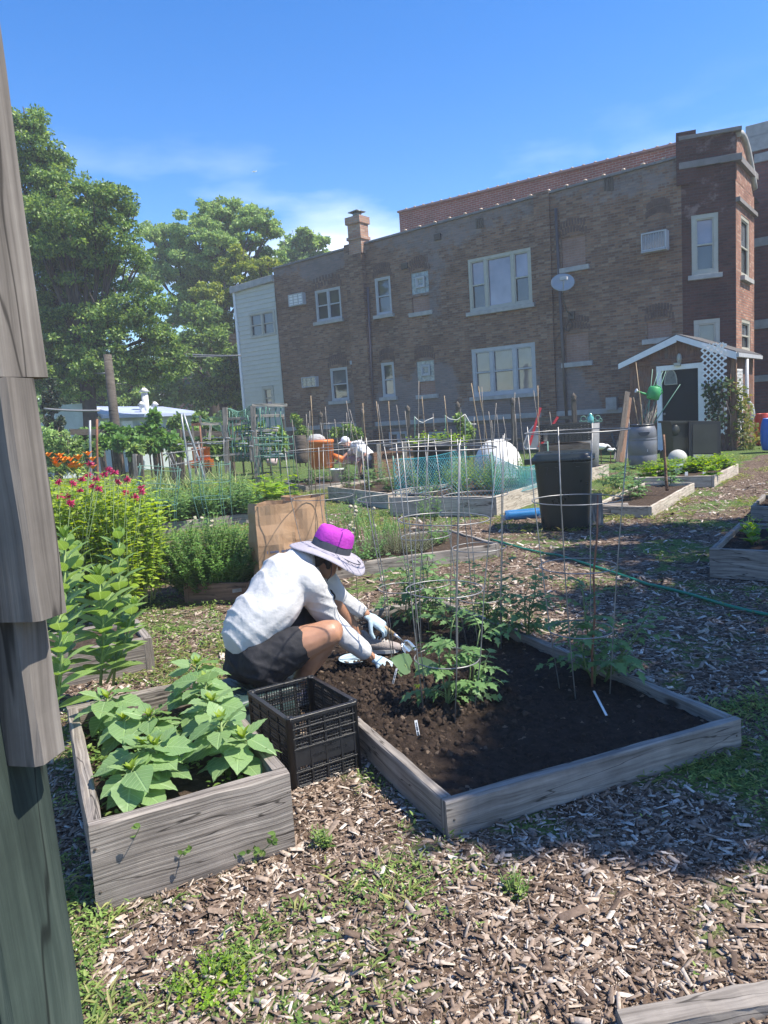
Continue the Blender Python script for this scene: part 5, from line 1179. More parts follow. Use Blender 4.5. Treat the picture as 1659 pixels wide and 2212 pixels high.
# ---- tomato plants
def tomato(base, H, label, rnd, spread=.22, nl=14, lean=(0, 0), flower=None, name='tomato_plant', leafl=.056, group='tomato plants', mat='tomleaf', cat='tomato plant'):
    base = Vector(base); t = thing(name, label, cat, base, group); mb = MB(); lv = Leaves()
    stems = [(V3(lean[0], lean[1], H), 1.0)] + [(V3(rnd.uniform(-.1, .1) + lean[0] * .5, rnd.uniform(-.1, .1), H * rnd.uniform(.55, .8)), .8) for _ in range(2)]
    for sv_, sc in stems:
        pts = [base + sv_ * k + V3(rnd.uniform(-.012, .012), rnd.uniform(-.012, .012), 0) for k in (0, .33, .66, 1)]; pts[0] = base
        mb.tube(pts, [.006, .005, .004, .0025], 6)
        for i in range(int(nl * sc)):
            tt = .12 + .88 * i / (nl * sc - 1); k = tt * 3; j = min(2, int(k)); p = pts[j].lerp(pts[j + 1], k - j); a = i * 2.4 + rnd.random()
            RL = spread * (1 - .5 * tt) * rnd.uniform(.7, 1.15); d = V3(math.cos(a), math.sin(a), .55 + .5 * tt).normalized()
            q1 = p + d * RL * .5; q2 = p + V3(math.cos(a) * RL, math.sin(a) * RL, RL * (.30 + .5 * tt) - rnd.uniform(.0, .4) * RL)
            mb.tube([p, q1, q2], [.0028, .0022, .0012], 4); rd = (q2 - q1).normalized()
            for (f, sd) in ((.35, 1), (.38, -1), (.6, 1), (.64, -1), (.82, 1), (.85, -1), (1, 0)):
                pp = p.lerp(q1, f * 2) if f < .5 else q1.lerp(q2, f * 2 - 1); s_ = V3(-math.sin(a), math.cos(a), 0) * sd
                dd = (rd * (.55 if sd else 1) + s_ * .9 + V3(0, 0, -.28 + rnd.uniform(-.2, .2))).normalized(); l = leafl * rnd.uniform(.75, 1.2) * (1.25 if sd == 0 else .9)
                lv.add(pp, dd, V3(rnd.uniform(-.4, .4), rnd.uniform(-.4, .4), 1), l, l * .7)
    mb.build('stem', M['stem'], t); leafobj('foliage', lv.mesh('lobed'), M[mat], t)
    if flower:
        fm = Leaves(); 
        for k in range(9): a = k * .7; fm.add(flower, V3(math.cos(a), math.sin(a), rnd.uniform(-.5, .3)), V3(0, 0, 1), .022, .010)
        leafobj('flower', fm.mesh('ov'), M['yellow_petal'], t)
    return t
bz = BIG['z']
rnd = random.Random(33)
A_ = G(965, 1545, bz)
tomato(A_, .46, 'lit tomato plant with a yellow flower inside the front centre cage', rnd, .18, 11, (.05, .02), flower=Y(*z1(1003, 1930), A_.y - .03))
tomato(A_ + V3(.10, .10, 0), .36, 'smaller second tomato stem beside the front centre cage', rnd, .16, 7, (.10, .02))
E_ = G(1275, 1478, bz); tomato(E_ + V3(.02, 0, 0), .50, 'shaded tomato plant on a rusty stake inside the right hand cage', rnd, .22, 13, (-.04, 0))
tomato(E_ + V3(.08, .02, 0), .32, 'low tomato shoot arching right over the bed edge', rnd, .24, 9, (.22, 0))
D_0 = G(1060, 1385, bz); tomato(D_0, .42, 'leafy tomato plant against the back edge of the big bed', rnd, .25, 15, (0, 0))
tomato(D_0 + V3(.22, -.05, 0), .38, 'tomato plant hanging over the right board at the back of the big bed', rnd, .22, 12, (0.05, 0))
tomato(G(930, 1362, bz), .46, 'tall sunlit tomato plant behind the gloved hands', rnd, .25, 16, (0, 0)); tomato(G(885, 1350, bz), .40, 'bushy tomato plant at the far left end of the big bed', rnd, .26, 15, (0, 0))
# broad leaved seedling by the hand
t = thing('broad_leaf_seedling', 'pale holed broad leaf seedling beside the gloved hand', 'seedling', G(885, 1470, bz)); lv = Leaves(); b_ = G(885, 1470, bz); mb = MB()
for (x, y, s_, dx, dz) in ((875, 1425, .13, -.5, .35), (915, 1432, .13, .8, .2), (905, 1455, .10, .6, -.2), (868, 1478, .07, -.3, -.4), (880, 1450, .1, -.2, .2), (925, 1450, .09, 1, -.1)):
    p = Y(x, y + 10, b_.y); mb.tube([b_, (b_ + p) / 2 + V3(0, 0, .02), p], .003, 5); lv.add(p - V3(dx, -.3, dz) * s_ * .4, V3(dx, -.25, dz), V3(-.1, -.75, .6), s_, s_ * .95)
leafobj('leaf', lv.mesh('heart'), leafmat('pale seedling leaf', [(.13, .24, .10), (.17, .27, .13)], .5, .35), t, smooth=True); mb.build('stem', M['lime_stem'], t)
# ---- milkweed at the left
z6p = lambda x, y: (109.7 + .2108 * x, 1069.8 + .2108 * y)
def milkweed(bpx, tpx, depth, label, rnd, n=9, ls=.15, lean=0):
    b_ = Y(*bpx, depth); b_.z = max(0, b_.z); tp = Y(*tpx, depth); t = thing('milkweed', label, 'milkweed', b_, 'milkweed plants'); mb = MB(); lv = Leaves(); H = (tp - b_).length
    mid = b_.lerp(tp, .5) + V3(.02, 0, 0); mb.tube([b_, mid, tp], [.008, .0075, .005], 7)
    n = int(n * 1.5)
    for i in range(n):
        tt = .12 + .86 * i / (n - 1); p = b_.lerp(mid, tt * 2) if tt < .5 else mid.lerp(tp, tt * 2 - 1); a0 = (i % 2) * 1.5 + .25 + rnd.uniform(-.25, .25)
        for k in (0, 1):
            a = a0 + k * math.pi; up_ = .15 + .95 * tt + rnd.uniform(-.1, .15); s_ = ls * (1 - .35 * tt ** 3) * rnd.uniform(.85, 1.12)
            d = V3(math.cos(a), math.sin(a), up_).normalized(); lv.add(p, d, V3(-math.cos(a) * up_, -math.sin(a) * up_, 1), s_, s_ * .6)
    for k in range(4):
        a = k * 1.57; lv.add(tp - V3(0, 0, .01), V3(math.cos(a) * .3, math.sin(a) * .3, 1), V3(-math.cos(a), -math.sin(a), .3), .07, .03)
    mb.build('stem', M['lime_stem'], t); leafobj('leaf', lv.mesh('long'), M['milk'], t, smooth=True, tpl='long'); return t
rnd = random.Random(8)
milkweed(z6p(510, 1950), z6p(490, 820), 3.45, 'tall milkweed with broad paired leaves nearest the camera', rnd, 9, .19)
milkweed(z6p(640, 1950), z6p(700, 420), 3.9, 'tallest milkweed leaning right behind the nearest one', rnd, 11, .16)
milkweed(z6p(575, 1920), z6p(860, 1130), 3.9, 'short milkweed leaning over the grey bed corner', rnd, 6, .15)
milkweed((120, 1480), (140, 1160), 3.3, 'milkweed partly hidden behind the wooden post', rnd, 9, .17)
milkweed((150, 1420), (165, 1190), 3.9, 'back left milkweed in front of the bee balm', rnd, 8, .16)
milkweed((118, 1560), (128, 1310), 2.9, 'low milkweed beside the wooden post', rnd, 7, .15)
# ---- bee balm clump with crimson heads
HD = [(180, 415), (258, 420), (345, 375), (350, 312), (300, 460), (190, 490), (365, 435), (382, 397), (398, 450), (430, 370), (455, 345), (483, 362), (505, 412), (553, 400), (595, 497), (632, 440), (632, 465), (308, 400), (245, 525), (232, 490), (545, 470)]
zz4 = lambda x, y: (54.9 + .3968 * x, 877.8 + .3968 * y)
rnd = random.Random(17); heads = [Y(*zz4(x, y), rnd.uniform(5.25, 5.75)) for x, y in HD]
CN = [(135, 'leftmost bee balm clump with dark crimson heads beside the wooden post'), (170, 'bee balm clump with a cluster of heads behind the tall milkweed'), (205, 'central bee balm clump with the highest crimson heads'), (240, 'lime green bee balm clump right of the centre'), (275, 'bee balm clump with open red heads beside the garlic bed'), (300, 'rightmost bee balm clump with two heads and yellow leaves')]
for i, (cx, lab) in enumerate(CN):
    dpt = 5.7 + (i % 3) * .3; b_ = Y(cx, 1250, dpt); b_.z = .1
    t, tops = clump('bee_balm', lab, 'bee balm', b_, .32, 1.02 if i < 5 else .8, 44, rnd, 'balm', 'lime_stem', 'ov', 17, .078, .050, lean=.35, group='bee balm clumps', stemr=.003, hvar=.15, taper=.3, tilt=.1, dome=.1)
    fm = MB()
    for h in heads:
        if abs((h.x / h.y * FPX + CX) - cx) < 18 or (i == 0 and h.x / h.y * FPX + CX < cx - 17) or (i == 5 and h.x / h.y * FPX + CX > cx + 17):
            L_ = Leaves()
            for k in range(34): v = V3(rnd.gauss(0, 1), rnd.gauss(0, 1), rnd.gauss(.2, .8)).normalized(); L_.add(h, v, V3(v.y, -v.x, .3), rnd.uniform(.022, .042), .011)
            leafobj('flower', L_.mesh('ov'), M['red_petal'], t); fm.tube([V3(b_.x + (h.x - b_.x) * .5, h.y, .3), h], .003, 4)
    if fm.v: fm.build('flower_stem', M['stem'], t)
# ---- orange day lilies
rnd = random.Random(19)
for i, (cx, cy, d_, lab) in enumerate([(125, 1035, 8.6, 'clump of pale leaved lilies with a few orange flowers beside the post'), (155, 1025, 9.4, 'day lily clump carrying the widest orange flowers'), (185, 1030, 8.9, 'right hand day lily clump with scattered orange flowers')]):
    b_ = G(cx, cy, 0); b_ = Y(cx, 1100, d_); b_.z = 0; t, tp = clump('day_lily', lab, 'day lily', b_, .5, .98, 90, rnd, 'lily', 'lime_stem', 'tri', 5, .24, .03, lean=.2, group='orange day lilies', tilt=.9)
    for k in range(7):
        h = Y(cx + rnd.uniform(-22, 22), rnd.uniform(984, 1015), d_); L_ = Leaves()
        for j in range(6): a = j * 1.05; L_.add(h, V3(math.cos(a), math.sin(a), 1.1), V3(-math.cos(a), -math.sin(a), .5), .085, .05)
        leafobj('flower', L_.mesh('ov'), M['orange_petal'], t)
# ---- oregano bush
rnd = random.Random(23); b_ = bpt(B_OR, .5, .5)
clump('oregano_bush', 'big bushy green oregano overflowing its small plank planter', 'herb bush', V3(b_.x - .16, b_.y + .02, .02), .60, .66, 620, rnd, 'oreg', 'lime_stem', 'tri', 20, .034, .028, lean=.6, stemr=.0022, hvar=.18, taper=.2, Ry=.5, start=.02, dome=.5, tilt=-.1)
# ---- garlic and potatoes
rnd = random.Random(25)
def row(b, name, label, cat, spots, R, H, nst, mat, tpl, n, ln, wd, group, labels=None, **k):
    for i, (a, c) in enumerate(spots):
        clump(name, (labels[i] if labels else label), cat, bpt(b, a, c), R, H, nst, rnd, mat, 'lime_stem', tpl, n, ln, wd, group=group, **k)
GS = [(a, c) for c in (.62, .78, .94) for a in (.05, .2, .35, .5, .65, .8, .95)]
# rows run across the bed: e1 goes back, e2 goes left
for j in range(24):
    a, c = .38 + .6 * (j // 8) / 3 + rnd.uniform(-.03, .03), .02 + .13 * (j % 8); p = bpt(B_GA, a, c)
    t = thing('garlic_plant', 'upright yellowing garlic blades in the long bed at middle left', 'garlic', p, 'garlic plants in the long bed'); lv = Leaves()
    for k in range(40):
        q = p + V3(rnd.uniform(-.2, .2), rnd.uniform(-.2, .2), 0); an = rnd.random() * 6.28; L_ = rnd.uniform(.45, .78); lv.add(q, V3(math.cos(an) * .3, math.sin(an) * .3, 1), V3(-math.cos(an), -math.sin(an), .3), L_, .032)
        for _ in range(2): an = rnd.random() * 6.28; lv.add(q + V3(0, 0, L_ * .45), V3(math.cos(an), math.sin(an), 1.1), V3(-math.cos(an), -math.sin(an), 1), L_ * .5, .022)
    leafobj('blade', lv.mesh('blade'), M['garlic'], t)
for j in range(18):
    a, c = .05 + .12 * (j // 6), .03 + .16 * (j % 6); clump('potato_plant', 'bushy green potato plant in the front half of the long bed', 'potato plant', bpt(B_GA, a, c), .34, .55, 40, rnd, 'potato', 'lime_stem', 'ov', 8, .095, .06, group='potato plants in the long bed', lean=.5, tilt=.2)
# squash and greens behind the garlic
for (cx, d_, lab) in ((200, 11.5, 'leafy squash at the left end of the far bed'), (270, 12, 'broad leaved squash beside the steel poles'), (345, 12.5, 'squash plant in front of the garage'), (560, 14, 'low squash under the wire trellis'), (600, 13, 'young squash beside the pink planter'), (230, 10.6, 'low squash leaves left of the garlic'), (310, 10.9, 'squash leaves at the back edge of the garlic'), (390, 11.3, 'broad squash leaves below the metal poles'), (440, 11.8, 'squash leaves beside the small orange barrel'), (500, 11.8, 'squash leaves before the trellis post')):
    b_ = Y(cx, 1040, d_); b_.z = .15; clump('squash_plant', lab, 'squash plant', b_, .6, .42, 18, rnd, 'bright', 'lime_stem', 'heart', 3, .2, .19, group='squash plants', tilt=.1)
# ---- peppers in the pepper beds
def peppers(b, spots, labs, H=.42, group='pepper plants', **k):
    for (a, c), lab in zip(spots, labs): clump('pepper_plant', lab, 'pepper plant', bpt(b, a, c), .2, H, 13, rnd, 'potato', 'stem', 'ov', 6, .09, .045, group=group, lean=.6, tilt=.1, **k)
peppers(B_PP, [(.1, .75), (.12, .3), (.35, .45), (.6, .35), (.8, .6), (.35, .85)], ['pepper plant at the left corner of the bed behind the bags', 'pepper plant just above the left paper bag', 'thick pepper plant under the orange barrel', 'pepper plant beside the white bucket', 'pepper plant at the right end behind the bags', 'reddish leaved pepper plant below the orange barrel'])
peppers(B_TN, [(.12, .8), (.15, .5), (.2, .2), (.5, .75), (.5, .4), (.8, .5)], ['small pepper at the left end of the pale board bed', 'pepper in the middle of the pale board bed', 'tallest pepper near the front corner of the pale board bed', 'pepper behind the small one in the pale bed', 'pepper in the second row of the pale bed', 'pepper by the black pot'], H=.5)
# ---- tomatoes and spinach on the right
for (x, y, lab) in ((900, 1040, 'small tomato at the left of the low bed beside the bin'), (760, 1010, 'tomato seedling nearest the black bin'), (1050, 1150, 'front small tomato with a white tag in the low bed'), (1150, 1120, 'small tomato right of the tagged one'), (1010, 960, 'tomato at the back of the low bed'), (1490, 1000, 'loose tomato around the tall stake')):
    q = (1152.1 + .1984 * x, 850.3 + .1984 * y); tomato(G(*q, B_TM['z']), .30, lab, rnd, .17, 8, (0, 0), leafl=.06, group='small tomatoes in the low bed', mat='potato')
for j in range(26):
    a, c = .10 + .8 * ((j * .382) % 1), .08 + .84 * ((j * .618) % 1); clump('spinach_plant', 'bright green spinach plant in the low bed before the shed', 'spinach', bpt(B_SP, a, c), .17, .26, 12, rnd, 'bright', 'lime_stem', 'ov', 3, .14, .09, group='spinach plants before the shed', lean=.7, tilt=.3)
for j, (a, c) in enumerate(((.12, .3), (.2, .62), (.35, .2), (.32, .55), (.5, .35), (.48, .7), (.65, .3))):
    clump('lettuce', 'upright yellow green lettuce seedling in the dark bed at the right edge', 'lettuce', bpt(B_R1, a, 1 - c), .09, .17, 8, rnd, 'salad_shade', 'lime_stem', 'ov', 3, .085, .055, group='lettuces at the right edge', lean=.6, tilt=.7)
clump('chard_plant', 'large dark leafy plant at the right edge in the rear bed', 'leafy plant', bpt(B_R2, .35, .5), .3, .35, 16, rnd, 'tomleaf', 'stem', 'heart', 3, .2, .18, lean=.6)
# ---- thyme bed: allium heads, thyme, sage
rnd = random.Random(29)
b_ = bpt(B_TH, .3, .52); clump('thyme', 'low grey green thyme with pinkish tips in the old grey bed', 'thyme', b_ + V3(0, -.05, 0), .42, .26, 220, rnd, 'herb', 'twig', 'tri', 14, .02, .010, lean=.35, stemr=.0015, Ry=.28, dome=.6)
for (x, y, lab, R_q, H_q) in ((1090, 620, 'tall leafy sage behind the centre cage', .18, .42), (1150, 780, 'broad leaved sage right of the thyme', .25, .22), (770, 800, 'pale leaved sage beside the allium heads', .22, .28), (620, 900, 'low green sage behind the hat', .25, .25), (560, 640, 'leafy herb beside the right paper bag', .3, .4)):
    q = G(*z1(x, y + 120), .12); clump('sage_plant', lab, 'sage', q, R_q, H_q, 20, rnd, 'potato', 'stem', 'ov', 7, .06, .028, group='sage plants', lean=.5)
t = thing('allium_clump', 'thin stemmed alliums with round beige seed heads right of the paper bags', 'allium', G(*z1(620, 960), .1)); mb = MB(); lv = Leaves(); q0 = G(*z1(620, 960), .1); 
for k in range(120):
    q = q0 + V3(rnd.uniform(-.45, .4), rnd.uniform(-.1, .7), 0); lv.add(q, V3(rnd.uniform(-.3, .3), rnd.uniform(-.3, .3), 1), V3(rnd.uniform(-1, 1), -1, 0), rnd.uniform(.25, .45), .008)
leafobj('blade', lv.mesh('blade'), M['oreg'], t)
for (x, y) in ((517, 635), (552, 640), (685, 650), (557, 668), (553, 693), (521, 750), (512, 773), (512, 795), (530, 830), (690, 775), (540, 795)):
    h = Y(*z1(x, y), q0.y + rnd.uniform(0, .5)); m2 = MB(); m2.ball(h, .021, .021, .019, 8, 6, jit=.1); m2.build('seed_head', plain('allium head', (.42, .38, .28), .9, .3, 60) if 'ah' not in M else M['ah'], t)
    if 'ah' not in M: M['ah'] = bpy.data.materials['allium head']
    mb.tube([V3(h.x + rnd.uniform(-.03, .03), h.y, .15), h], .003, 4)
mb.build('stem', M['stem'], t)
for (x, y) in ((240, 632), (300, 612), (350, 600), (255, 625)):
    pass
t = thing('allium_clump', 'pale allium heads standing out of the oregano top', 'allium', b_); mb = MB()
for (x, y) in ((922, 608), (960, 610), (903, 632), (1015, 627), (1008, 650)):
    h = Y(*zz4(x, y), bpt(B_OR, .5, .5).y); m2 = MB(); m2.ball(h, .018, .018, .016, 8, 6, jit=.1); m2.build('seed_head', M['ah'], t); mb.tube([h - V3(0, 0, .25), h], .0025, 4)
mb.build('stem', M['stem'], t)
# ornamental grass, salvia
t = thing('ornamental_grass', 'tuft of tall seeding grass at the foot of the utility pole', 'grass tuft', Y(245, 1000, 13.5)); q0 = Y(245, 1000, 13.5); q0.z = 0; lv = Leaves()
for k in range(260):
    a = rnd.random() * 6.28; l = rnd.uniform(.02, .32); lv.add(q0 + V3(math.cos(a) * l, math.sin(a) * l, 0), V3(math.cos(a) * l * 1.6 - .1, math.sin(a) * l * 1.6, 1), V3(-math.cos(a), -math.sin(a), .2), rnd.uniform(.5, 1.05), .02)
leafobj('blade', lv.mesh('blade'), M['drygrass'], t)
clump('salvia', 'small purple flowered salvia at the foot of the oregano', 'salvia', G(345, 1222), .2, .3, 30, rnd, 'vine', 'twig', 'tri', 9, .03, .02)
# ================================================================ tomato cages
def cage(label, base, rings, nleg=5, rt=.0029, depth=None, bottoms=None, mat='wire', phase=0.0, name='tomato_cage', group='wire tomato cages', gz=None):
    """rings: (x, y, rx) in the photo from the top ring down; base = px of the foot on the soil"""
    gz = BIG['z'] if gz is None else gz
    b = G(base[0], base[1], gz) if depth is None else Y(base[0], base[1], depth)
    if depth is not None: b.z = max(0, b.z)
    t = thing(name, label, 'tomato cage', b, group); R = []
    for (x, y, rx) in rings:
        c = Y(x, y, b.y); R.append((c, rx * (c - CAMP).dot(FWD) / FPX))
    axd = (R[0][0] - R[-1][0]).normalized()
    for c, r in R: mb = MB(); mb.ring(c, r, rt, 40, 6, ax=axd); mb.build('ring', M[mat], t)
    u = axd.orthogonal().normalized(); v = axd.cross(u); rb = R[-1][1] * .8
    for k in range(nleg):
        a = 2 * math.pi * k / nleg + phase; o = (u * math.cos(a) + v * math.sin(a))
        pts = [c + o * (r + rt * 1.7) for c, r in R]; pts[0] = pts[0] + axd * .03; e_ = V3(b.x, b.y, gz - .03) + o * rb; e_.z = gz - .04
        mb = MB(); mb.tube(pts + [e_], rt, 6); mb.build('leg', M[mat], t)
    return t
cage('tall galvanised cage standing nearest in the front centre of the big bed', (965, 1545), [(957, 968, 115), (959, 1121, 98), (960, 1272, 83), (965, 1421, 70)], 5, phase=.35)
cage('wide galvanised cage at the right end of the big bed around the rusty stake', (1262, 1492), [(1245, 931.5, 110), (1246, 1079, 95), (1249, 1222, 81), (1254, 1359, 68)], 4, phase=.2)
cage('narrow cage at the back right corner of the big bed', (1050, 1392), [(1021, 954, 81), (1026.6, 1069, 70), (1035, 1182, 58), (1040, 1290, 50)], 5, phase=.9)
cage('narrow leaning cage behind the front centre one', (935, 1355), [(901, 956, 74), (911.5, 1058, 64), (920, 1157, 54), (928, 1261, 45)], 4, phase=.5)
cage('two ringed cage leaning over the gloved hands', (880, 1452), [(851, 953, 90), (852, 1076, 80), (866, 1270, 48)], 4, phase=.1)
cage('cage with a low wide top ring behind the purple hat', (728, 1300), [(694, 971, 77), (696, 1073, 67), (708, 1170, 56)], 4, phase=.8, gz=0.0)
cage('small far cage in front of the man in the white cap', (735, 1045), [(726, 914, 36), (728, 960, 31), (731, 1000, 26)], 4, depth=13, gz=.2, phase=.4)
cage('small white cage beside the left hand metal poles', (410, 1010), [(398, 975, 44), (402, 1000, 34)], 4, depth=12, gz=.2, phase=.4, rt=.005)
cage('small cage right of the leaning metal poles', (470, 1020), [(456, 955, 38), (459, 985, 32)], 4, depth=12.5, gz=.2, phase=.2, rt=.005)
cage('green wire cage over the potato plants at middle left', (470, 1110), [(455, 1003, 40), (455, 1040, 40), (458, 1075, 38)], 6, depth=8.4, gz=.2, phase=.4, mat='green_wire', rt=.004)
cage('green wire cage at the left front corner of the garlic bed', (340, 1110), [(345, 1012, 45), (342, 1050, 45), (340, 1085, 42)], 6, depth=8.0, gz=.2, phase=.1, mat='green_wire', rt=.004)
cage('green wire cage under the pale wooden trellis rails', (600, 1030), [(590, 945, 42), (592, 960, 42), (592, 985, 42)], 6, depth=13.5, gz=.1, phase=.1, mat='green_wire', rt=.006)
# rusty stake in the right cage, stake by the low bed
def stake(x0, y0, x1, y1, depth, label, r=.008, mat='bamboo', group='bamboo stakes', toz=None, name='garden_stake', cat='stake', d1=None):
    a = Y(x0, y0, d1 or depth); b_ = Y(x1, y1, depth)
    if toz is not None:
        d = (b_ - a); 
        if d.z < 0: b_ = a + d * ((toz - a.z) / d.z)
    mb = MB(); n = 5; pts = [a.lerp(b_, i / n) + V3(random.uniform(-1, 1), random.uniform(-1, 1), 0) * .006 for i in range(n + 1)]
    mb.tube(pts, [r * (.75 + .25 * i / n) for i in range(n + 1)], 6)
    if mat.startswith('bam'):
        for i in range(1, n): mb.lathe([(r * .95, -.006), (r * 1.25, 0), (r * .95, .006)], pts[i], 6, ax=(b_ - a))
    return tag(mb.build(name, M[mat], origin=b_), label, cat, group)
M['rust'] = plain('rusty steel', (.22, .10, .06), .8, .35, 30); M['steel'] = plain('dull steel pipe', (.30, .32, .33), .45, .25, 8, metal=.4)
stake(1289, 1069, 1278, 1490, G(1276, 1486, bz).y, 'rusty brown stake tied inside the right hand cage', .006, 'rust', None)
stake(1433.5, 938.5, 1440, 1060, 10.4, 'thick wooden stake standing in the small tomato bed', .022, 'brown_wood', None)
zA = lambda x, y: (603.5 + .1984 * x, 822.9 + .1984 * y); zB = lambda x, y: (877.8 + .1984 * x, 822.9 + .1984 * y)
SA = [(343, 160, 380, 900), (295, 360, 325, 960), (328, 325, 345, 930), (315, 460, 320, 900), (140, 420, 195, 970), (500, 280, 545, 960), (605, 415, 640, 760), (730, 215, 800, 640), (765, 310, 850, 640), (905, 240, 970, 1070), (1058, 220, 1120, 950), (1070, 250, 1130, 640), (1187, 220, 1240, 960), (1275, 260, 1330, 700), (1370, 325, 1400, 640), (1520, 0, 1512, 900), (1553, 170, 1605, 790), (730, 345, 745, 800)]
SB = [(288, 355, 310, 620), (415, 160, 450, 520), (590, 290, 580, 670), (635, 355, 645, 730), (710, 25, 825, 790), (783, 57, 880, 660), (822, 65, 850, 660), (898, 330, 935, 700), (930, 430, 940, 800), (985, 360, 1020, 760), (1058, 390, 1110, 860), (1180, 125, 1160, 900), (1222, 180, 1290, 900), (1385, 105, 1470, 740), (1435, 50, 1445, 740), (1560, 335, 1600, 680), (1185, 360, 1215, 900), (980, 240, 955, 560), (738, 390, 738, 700), (485, 525, 490, 700)]
near_ = lambda x: 'left of the man in the white cap' if x < 700 else ('behind the man in the white cap' if x < 780 else ('between the cap wearing man and the white dome' if x < 1010 else 'in front of the white dome and wheelbarrow'))
rnd = random.Random(41)
for i, (a, b_, c, d) in enumerate(SA): p = zA(a, b_); q = zA(c, d); stake(*p, *q, 12.5 + rnd.random() * 2.5, 'thin weathered bamboo stake ' + near_(p[0]), .009, 'bamboo' if i in (0, 9, 12, 16, 10) else 'bamboo2', 'bamboo stakes ' + near_(p[0]), toz=.15)
for i, (a, b_, c, d) in enumerate(SB): p = zB(a, b_); q = zB(c, d); stake(*p, *q, 11.3 + rnd.random() * 2.2, 'thin weathered bamboo stake ' + near_(p[0]), .009, 'bamboo' if i in (4, 5, 1, 14) else 'bamboo2', 'bamboo stakes ' + near_(p[0]), toz=.2)
for i, ((a, b_), (c, d)) in enumerate((((1470, 385), (1480, 700)), ((88 + 1382, 385), (90 + 1382, 600)))): pass
for (a, b_, c, d) in ((88, 385, 92, 620), (422, 370, 430, 620), (640, 360, 645, 600)): p = zB(a, b_); q = zB(c, d); stake(*p, *q, 14.5, 'green plastic stake carrying a slack string over the pepper pot', .01, 'green_wire', 'green plastic stakes', toz=.3)
m_ = plain('white string', (.6, .6, .55), .8)
for pts in (((88, 390), (140, 440), (180, 455), (230, 425), (300, 398)), ((422, 378), (470, 415), (550, 425), (600, 390), (635, 365)), ((640, 365), (700, 470), (760, 470))):
    P = [Y(*zB(*p), 14.5) for p in pts]; mb = MB(); mb.tube(P, .008, 4); tag(mb.build('string', m_, origin=P[0]), 'slack white string tied between green stakes above the peppers', 'string', 'strings over the peppers')
# ================================================================ metal poles, trellis, fence on the left
for (a, b_, c, d, m_, lab, dp_) in ((195, 908, 196, 985, 'steel', 'short grey metal pole leaning at the far left by the garage', 11.0), (208.5, 905, 210, 1000, 'rust', 'rusty topped metal pole beside the left grey one', 10.6), (391, 895, 403, 975, 'steel', 'upright grey metal pole left of the orange barrel', 12.6), (397, 893, 430, 995, 'steel', 'leaning rusty metal pole forming a narrow A shape', 12.4), (432, 920, 436, 990, 'rust', 'thin rusty pole left of the trellis', 13.2)):
    stake(a, b_, c, d, dp_, lab, .022, m_, 'metal poles', toz=.05, name='metal_pole', cat='pole')
z8 = lambda x, y: (384.0 + .384 * x, 768.0 + .384 * y)
zt = lambda x, y: (329.2 + .34577 * x, 822.9 + .34577 * y)   # unused scale kept for the wide view
zz2 = lambda x, y: (384.0 + .1984 * x, 822.9 + .1984 * y)
tl = thing('wooden_trellis', 'grey timber trellis with netting roof, string wires and pale cross rails before the clapboard annex', 'trellis', Y(*zz2(520, 900), 14.0)); dT_ = 14.0
def tb(x0, y0, x1, y1, wd, th=.05, nm='rail', mat='grey_wood', d0=dT_, d1=None, toz=None):
    a = Y(*zz2(x0, y0), d0); b_ = Y(*zz2(x1, y1), d1 or d0)
    if toz is not None: b_ = a + (b_ - a) * ((toz - a.z) / (b_.z - a.z))
    mb = MB(); mb.bar(a, b_, wd, th, up=(0, -1, 0), seg=4, jit=.002); return mb.build(nm, M[mat], tl)
for (x0, y0, x1, y1, wd) in ((512, 290, 540, 880, .09), (815, 270, 840, 640, .09), (240, 380, 262, 700, .035), (160, 480, 170, 620, .03)): tb(x0, y0, x1, y1, wd, wd, 'post', toz=0)
tb(840, 640, 880, 940, .13, .06, 'post'); tb(805, 600, 815, 880, .09, .08, 'post')
for (x0, y0, x1, y1, m_) in ((810, 262, 1190, 264, 'pale_wood'), (830, 380, 1155, 375, 'pale_wood'), (840, 540, 1090, 535, 'pale_wood'), (820, 695, 1050, 688, 'pale_wood'), (880, 738, 1020, 736, 'pale_wood'), (515, 412, 835, 405, 'grey_wood'), (540, 485, 820, 450, 'grey_wood'), (545, 640, 820, 615, 'grey_wood'), (550, 800, 800, 790, 'grey_wood'), (250, 470, 470, 465, 'pale_wood'), (150, 475, 250, 470, 'rust')): tb(x0, y0, x1, y1, .05, .04, 'rail', m_)
for (x0, y0, x1, y1) in ((475, 480, 510, 640), (360, 480, 345, 640)): tb(x0, y0, x1, y1, .04, .04, 'rail', 'pale_wood')
mb = MB(); rnd = random.Random(3)
for x in list(range(560, 830, 34)) + [860, 930, 1005, 1065, 1125, 900, 955]:
    y0 = rnd.uniform(300, 420) if x < 830 else rnd.uniform(280, 300); pts = [Y(*zz2(x + rnd.uniform(-12, 12), y0 + (880 - y0) * k / 6), dT_ + rnd.uniform(-.05, .05)) for k in range(7)]
    mb.tube(pts, .012, 4)
mb.build('trellis_wire', M['green_wire'], tl); mb = MB()
for y in (300, 340, 380): pass
for (y, x0, x1) in ((510, 720, 1100), (548, 625, 830), (580, 660, 1020), (600, 850, 1070), (650, 760, 1130), (685, 290, 760), (715, 560, 820), (775, 820, 1120), (800, 560, 1145), (830, 690, 1010), (690, 0, 150), (625, 280, 570), (680, 190, 355)):
    pts = [Y(*zz2(x0 + (x1 - x0) * k / 4, y + rnd.uniform(-8, 6)), dT_ + .2 * math.sin(k)) for k in range(5)]; mb.tube(pts, .014, 4)
mb.build('trellis_wire', M['steel'], tl)
mb = MB(); mn = plain('green garden net', (.12, .27, .20), .7)
